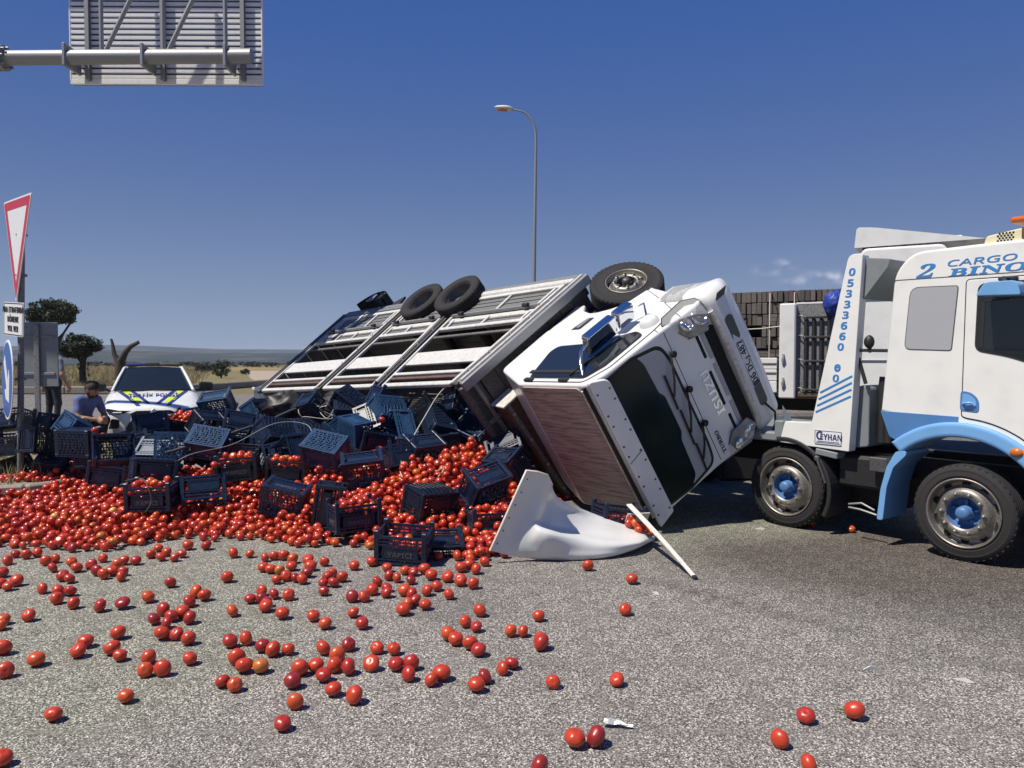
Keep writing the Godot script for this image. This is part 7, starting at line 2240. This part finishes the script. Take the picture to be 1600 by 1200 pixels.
func tomatoes() -> void:
	var g := RandomNumberGenerator.new(); g.seed = 77
	var cell := 0.1
	var hash := {}
	var all := []     # [position, radius, loose]
	var add := func(p: Vector3, r: float, kind: int) -> void:
		var k := Vector2i(floori(p.x / cell), floori(p.z / cell))
		if not hash.has(k): hash[k] = []
		hash[k].append(all.size())
		all.append([p, r, kind])
	var rest := func(x: float, z: float, r: float) -> float:
		var y := r
		if x < -5.62 and -z > 9.1: y += 0.13
		var kx := floori(x / cell); var kz := floori(z / cell)
		for dx in range(-1, 2):
			for dz in range(-1, 2):
				for n in hash.get(Vector2i(kx + dx, kz + dz), []):
					var q: Vector3 = all[n][0]
					var rr: float = (all[n][1] + r) * 0.985
					var d2 := (q.x - x) * (q.x - x) + (q.z - z) * (q.z - z)
					if d2 < rr * rr: y = maxf(y, q.y + sqrt(rr * rr - d2))
		return y
	# those lying loose on the road, pushed apart where they would touch
	var loose := []
	for i in range(0, LOOSE.size(), 2):
		loose.append([Vector2(LOOSE[i], LOOSE[i + 1]) * 0.01, g.randf_range(0.036, 0.047)])
	for it in 12:
		for i in loose.size():
			for j in i:
				var d: Vector2 = loose[i][0] - loose[j][0]
				var need: float = loose[i][1] + loose[j][1]
				if d.length() < need and d.length() > 1e-4:
					var m := d.normalized() * (need - d.length()) * 0.5
					loose[i][0] += m; loose[j][0] -= m
	for q in loose: add.call(V(q[0].x, q[1] * 0.96, q[0].y), q[1], 0)
	# those in crates
	for f in fills:
		var X: Transform3D = f[0]
		for lay in (2 if f[1] == 2 else 1):
			for i in 5:
				for k in 4:
					if f[1] == 1 and g.randf() < 0.3: continue
					if lay == 1 and (i == 4 or k == 3 or g.randf() < 0.25): continue
					var p := V(-0.155 + i * 0.078 + lay * 0.04, (0.075 if f[1] == 2 else -0.0) + lay * 0.055, -0.11 + k * 0.073 + lay * 0.036)
					p += V(g.randf_range(-0.012, 0.012), g.randf_range(-0.015, 0.015), g.randf_range(-0.012, 0.012))
					add.call(X * p, g.randf_range(0.036, 0.043), 2)
	# the spill: each one dropped, rolled to the lowest spot nearby, kept if the heap still has room there
	var blocked := func(p: Vector3, r: float) -> bool:
		for c in crates:
			var l: Vector3 = c[0] * p
			if absf(l.x) < CH.x + r * 0.6 and absf(l.y) < CH.y + r * 0.5 and absf(l.z) < CH.z + r * 0.6: return true
		for q in blockers:
			var l: Vector3 = q[0] * p
			if (q[1] as AABB).grow(r).has_point(l): return true
		return false
	for i in 15000:
		var x := g.randf_range(-7.6, 1.2)
		var z := g.randf_range(6.3, 10.6)
		if i > 9000:
			x = g.randf_range(-2.2, 0.6); z = g.randf_range(7.0, 10.4)
		if x < -0.75 * z - 0.2: continue
		var r := g.randf_range(0.035, 0.044)
		var h := heap_height(x, z)
		if h <= 0.0: continue
		var best := V(x, rest.call(x, -z, r), -z)
		for k in 5:
			var a := g.randf() * TAU
			var d := g.randf_range(0.01, 0.05)
			var y: float = rest.call(best.x + cos(a) * d, best.z + sin(a) * d, r)
			if y < best.y: best = V(best.x + cos(a) * d, y, best.z + sin(a) * d)
		if best.y > h + r * 0.9: continue
		if blocked.call(best, r): continue
		if best.x < -5.45 and -best.z > 8.72 and -best.z < 9.4: continue
		if best.x < -7.0 and -best.z >= 9.4: continue
		add.call(best, r, 1)
	# a shallow drift under and on the fairing's tip and a few on crate tops
	for p in [V(1.05, 0.19, -6.84), V(1.1, 0.2, -6.82), V(1.15, 0.185, -6.8), V(1.2, 0.15, -6.8), V(1.08, 0.24, -6.88), V(1.13, 0.15, -6.78), V(1.235, 0.13, -6.76), V(-4.82, 0.83, -8.85), V(-4.62, 0.79, -8.65), V(-1.45, 0.98, -8.55), V(-3.0, 0.6, -7.7), V(-1.95, 0.55, -7.75), V(2.96, 0.04, -7.52)]:
		add.call(p, g.randf_range(0.036, 0.042), 3)
	# the three hundred that show largest are things of their own, the rest one mass
	var order := range(all.size())
	var score := []
	for i in all.size():
		var p: Vector3 = all[i][0]
		var cover := 0
		for dx in range(-1, 2):
			for dz in range(-1, 2):
				for n in hash.get(Vector2i(floori(p.x / cell) + dx, floori(p.z / cell) + dz), []):
					var q: Vector3 = all[n][0]
					if n != i and q.y > p.y + 0.02 and q.z > p.z - 0.02 and q.distance_to(p) < 0.1: cover += 1
		score.append(-p.z + (0.0 if all[i][2] == 0 else 0.25 + 0.6 * cover + (3.0 if all[i][2] >= 2 else 0.0)))
	order.sort_custom(func(a, b): return score[a] < score[b])
	var meshes := []
	for k in 6: meshes.append(tomato_mesh(40 + k, 28, 18))
	var cracked := [tomato_mesh(91, 36, 24, true, true), tomato_mesh(94, 36, 24, true, true)]
	var lowm := []
	for k in 3: lowm.append(tomato_mesh(60 + k, 16, 10))
	var names := ["tomato_red", "tomato_red", "tomato_red", "tomato_crimson", "tomato_red", "tomato_orange", "tomato_crimson", "tomato_crimson", "tomato_red", "tomato_yellow", "tomato_red", "tomato_dark"]
	var tone := {"tomato_red": "bright red", "tomato_orange": "orange-red", "tomato_crimson": "crimson", "tomato_dark": "dark bruised-red", "tomato_yellow": "yellow-orange"}
	var turn := func() -> Basis:
		var q := Basis(V(g.randfn(), 0, g.randfn()).normalized(), g.randf_range(0.0, 1.5) if g.randf() < 0.7 else PI * g.randf()) * Basis(Vector3.UP, g.randf() * TAU)
		return q
	var single_ones := []
	for n in 300:
		var i: int = order[n]
		var nm: String = names[g.randi() % names.size()]
		if nm == "tomato_yellow" and g.randf() < 0.8: nm = "tomato_orange"
		var r: float = all[i][1]
		var B: Basis = turn.call()
		var sh := V(r * (g.randf_range(0.98, 1.05) if g.randf() < 0.88 else 1.14), r * g.randf_range(0.92, 1.0), r * 1.03)
		var o := MeshInstance3D.new()
		o.mesh = meshes[g.randi() % 6]; o.material_override = M[nm]
		o.transform = Transform3D(B.scaled_local(sh), all[i][0])
		var burst := n % 29 == 7
		if burst:
			o.mesh = cracked[n % 2]
			o.transform = Transform3D((Basis(V(1, 0, 0.4).normalized(), g.randf_range(0.2, 0.9)) * Basis(Vector3.UP, g.randf() * TAU)).scaled_local(V(r * 1.1, r * 0.86, r * 1.05)), all[i][0])
		single_ones.append([o, all[i], nm, sh.x / r > 1.08, burst])
	# labels: by look, by what lies near, then by place in rows counted up from the near edge of the road
	single_ones.sort_custom(func(a, b): return a[1][0].z > b[1][0].z)
	var ords := ["first", "second", "third", "fourth", "fifth", "sixth", "seventh", "eighth", "ninth", "tenth", "eleventh", "twelfth", "thirteenth", "fourteenth", "fifteenth", "sixteenth", "seventeenth", "eighteenth", "nineteenth", "twentieth", "twenty-first", "twenty-second", "twenty-third", "twenty-fourth", "twenty-fifth"]
	var row := 0
	var n := 0
	while n < single_ones.size():
		var sz := 8 if row < 14 else 18
		var set_ := single_ones.slice(n, n + sz)
		set_.sort_custom(func(a, b): return a[1][0].x / -a[1][0].z < b[1][0].x / -b[1][0].z)
		for k in set_.size():
			var q: Array = set_[k]
			var touching := 0
			for w in single_ones:
				if w != q and (w[1][0] as Vector3).distance_to(q[1][0]) < (w[1][1] + q[1][1]) * 1.12: touching += 1
			var how: String = ["lone ", "paired ", "clustered "][mini(touching, 2)]
			var o: MeshInstance3D = q[0]
			o.name = numbered("tomato")
			add_child(o, true)
			tag(o, "%s%s %stomato, %s from left in the %s row from the near edge" % [how, tone[q[2]], "split " if q[4] else ("oval " if q[3] else ""), ords[k], ords[row]], "tomato", "tomatoes lying loose on the asphalt")
		n += sz
		row += 1
	var spots := [[], [], []]
	var cols := [[], [], []]
	var pal := [Color(0.52, 0.05, 0.018), Color(0.53, 0.056, 0.018), Color(0.56, 0.075, 0.018), Color(0.43, 0.034, 0.019), Color(0.48, 0.043, 0.02), Color(0.34, 0.025, 0.02), Color(0.6, 0.12, 0.022)]
	for n2 in range(300, order.size()):
		var i: int = order[n2]
		var r: float = all[i][1]
		var c: Color = pal[g.randi() % (7 if g.randf() < 0.3 else 5)]
		if g.randf() < 0.006: c = Color(0.6, 0.4, 0.12)
		spots[n2 % 3].append(Transform3D((turn.call() as Basis).scaled_local(V(r * g.randf_range(0.98, 1.12), r, r)), all[i][0]))
		cols[n2 % 3].append(c * g.randf_range(0.85, 1.12))
	for k in 3: scatter("tomatoes", lowm[k], M.tomato_heap, spots[k], cols[k])
	print("tomatoes ", all.size())

# ---------------------------------------------------------------- cords, sheets, litter
func cords() -> void:
	var run := func(called: String, pts: Array, r: float, m: Material, label: String, cat: String) -> void:
		var sm := []
		for i in pts.size() - 1:
			for k in 6:
				sm.append((pts[i] as Vector3).cubic_interpolate(pts[i + 1], pts[maxi(i - 1, 0)], pts[mini(i + 2, pts.size() - 1)], k / 6.0))
		sm.append(pts[-1])
		var b := MB.new(); b.tube(sm, r, 6)
		single(called, b, m, label, cat)
	run.call("cord", [V(0.02, 1.78, -9.1), V(-0.2, 1.62, -9.1), V(-0.35, 1.5, -8.95), V(-0.62, 1.42, -8.85), V(-0.82, 1.28, -8.85), V(-0.98, 1.02, -8.7), V(-1.12, 0.72, -8.3), V(-1.17, 0.52, -8.0), V(-1.08, 0.42, -7.8), V(-0.9, 0.4, -7.75), V(-0.74, 0.47, -7.85), V(-0.72, 0.55, -8.05), V(-0.84, 0.56, -8.1), V(-0.92, 0.5, -7.9), V(-0.75, 0.52, -7.85), V(-0.55, 0.64, -8.3)], 0.0065, M.rope, "long white cord hanging from the bed's side and looped on the tomatoes", "cord")
	run.call("cord", [V(-4.05, 0.36, -7.9), V(-3.75, 0.46, -8.15), V(-3.5, 0.62, -8.3), V(-3.2, 0.68, -8.75), V(-2.85, 0.88, -9.2), V(-2.5, 0.86, -9.3), V(-2.3, 0.72, -8.9), V(-2.1, 0.62, -8.5), V(-2.02, 0.48, -8.2)], 0.0045, M.cord_grey, "grey cord trailing across the corded full crates at left", "cord")
	run.call("cord", [V(-3.85, 0.45, -7.6), V(-3.62, 0.5, -7.45), V(-3.5, 0.45, -7.33), V(-3.45, 0.3, -7.3), V(-3.5, 0.2, -7.28)], 0.006, M.cable, "thin dark cord over the full low crate at left", "cord")
	run.call("hose", [V(-3.9, 0.6, -8.6), V(-3.4, 0.75, -9.0), V(-3.0, 0.9, -9.5), V(-2.75, 1.02, -9.8), V(-2.5, 1.05, -9.9), V(-2.2, 1.15, -9.9), V(-1.95, 1.2, -9.9)], 0.018, M.cable, "grey bent hose lying over the crates towards the lorry tail", "hose")
	var g := RandomNumberGenerator.new(); g.seed = 5
	var tangle := thing("wire_tangle", "tangle of thin pale and dark wires hanging from the bed edge near the lorry's tail", "wires")
	for k in 9:
		var o := V(-2.55 + g.randf_range(-0.2, 0.2), 1.05, -9.85)
		var pts := [o]
		for i in 6: pts.append(o + V(g.randf_range(-0.1, 0.25) + i * 0.08, g.randf_range(-0.25, 0.12), g.randf_range(0.0, 0.2)))
		var sm := []
		for i in pts.size() - 1:
			for j in 6: sm.append((pts[i] as Vector3).cubic_interpolate(pts[i + 1], pts[maxi(i - 1, 0)], pts[mini(i + 2, pts.size() - 1)], j / 6.0))
		var b := MB.new(); b.tube(sm, 0.005, 5)
		part("wire", b, M.rope if k % 3 == 0 else M.cable, tangle)
	for q in [[V(-3.05, 0.98, -10.3), 0.3, 0.2, 1, "crumpled black plastic sheet hanging under the lorry's tail corner"], [V(-2.2, 1.02, -9.95), 0.3, 0.2, 2, "smaller black plastic sheet bunched under the middle of the bed"]]:
		var fn := FastNoiseLite.new(); fn.seed = q[3]; fn.frequency = 2.6
		var rows := []
		for i in 13:
			var r := []
			for k in 21:
				var th := PI * i / 12.0
				var ph := TAU * k / 20.0
				var d := V(sin(th) * cos(ph), cos(th), sin(th) * sin(ph))
				r.append(q[0] + V(d.x * q[1], d.y * q[2], d.z * q[2]) * (1.0 + 0.6 * fn.get_noise_3d(d.x * 2.0, d.y * 2.0, d.z * 2.0)))
			rows.append(r)
		var b := MB.new(); b.grid(rows)
		single("plastic_sheet", b, M.sheet_black, q[4], "plastic sheet")

func litter() -> void:
	var b := MB.new()
	var rows := []
	var g := RandomNumberGenerator.new(); g.seed = 8
	for i in 6:
		var r := []
		for k in 5: r.append(V(i * 0.026 - 0.06, 0.012 + 0.03 * g.randf() * (1.0 - i / 6.0), k * 0.014 * (1.0 - i / 7.0) - 0.03))
		rows.append(r)
	b.grid(rows, false)
	single("foil_scrap", b, M.foil, "crumpled silver scrap beside two tomatoes near the bottom of the picture", "scrap", Transform3D(Basis(Vector3.UP, -0.4), V(0.475, 0, -3.44)))
	for q in [[1.02, -5.42, "thin pale scrap lying on the asphalt below the fairing's shadow"], [2.42, -7.45, "white paper scrap in front of the recovery lorry's rear wheel"], [1.95, -4.1, "pale sliver on the asphalt right of centre"], [2.35, -3.95, "pale sliver near the right edge of the asphalt"]]:
		b = MB.new()
		b.xf = Transform3D(Basis(Vector3.UP, q[0] * 5.0), V(q[0], 0.008, q[1]))
		b.prism(P2([-0.05, -0.01, 0.0, -0.016, 0.06, 0.0, 0.01, 0.012]), -0.003, 0.003)
		b.xf = b.xf
		single("paper_scrap", b, M.paper, q[2], "scrap", Transform3D())
	b = MB.new()
	b.tube([V(1.54, 0.012, -3.6), V(1.565, 0.02, -3.59), V(1.59, 0.008, -3.595)], 0.004, 5)
	single("tomato_stalk", b, M.stalk, "dry stalk beside the small lone tomato at lower right", "stalk")
	for k in 9:
		b = MB.new()
		b.cbox(Vector3.ZERO, V(g.randf_range(0.05, 0.12), 0.02, g.randf_range(0.03, 0.08)), 0.008)
		single("litter", b, [M.paper, M.plank_white, M.foil][k % 3], "pale scrap among the dry weeds on the traffic island", "litter", Transform3D(Basis(V(g.randf(), 1, g.randf()).normalized(), g.randf() * 6.0), V(g.randf_range(-6.9, -5.9), 0.15, g.randf_range(-9.8, -9.25))), "litter on the traffic island")
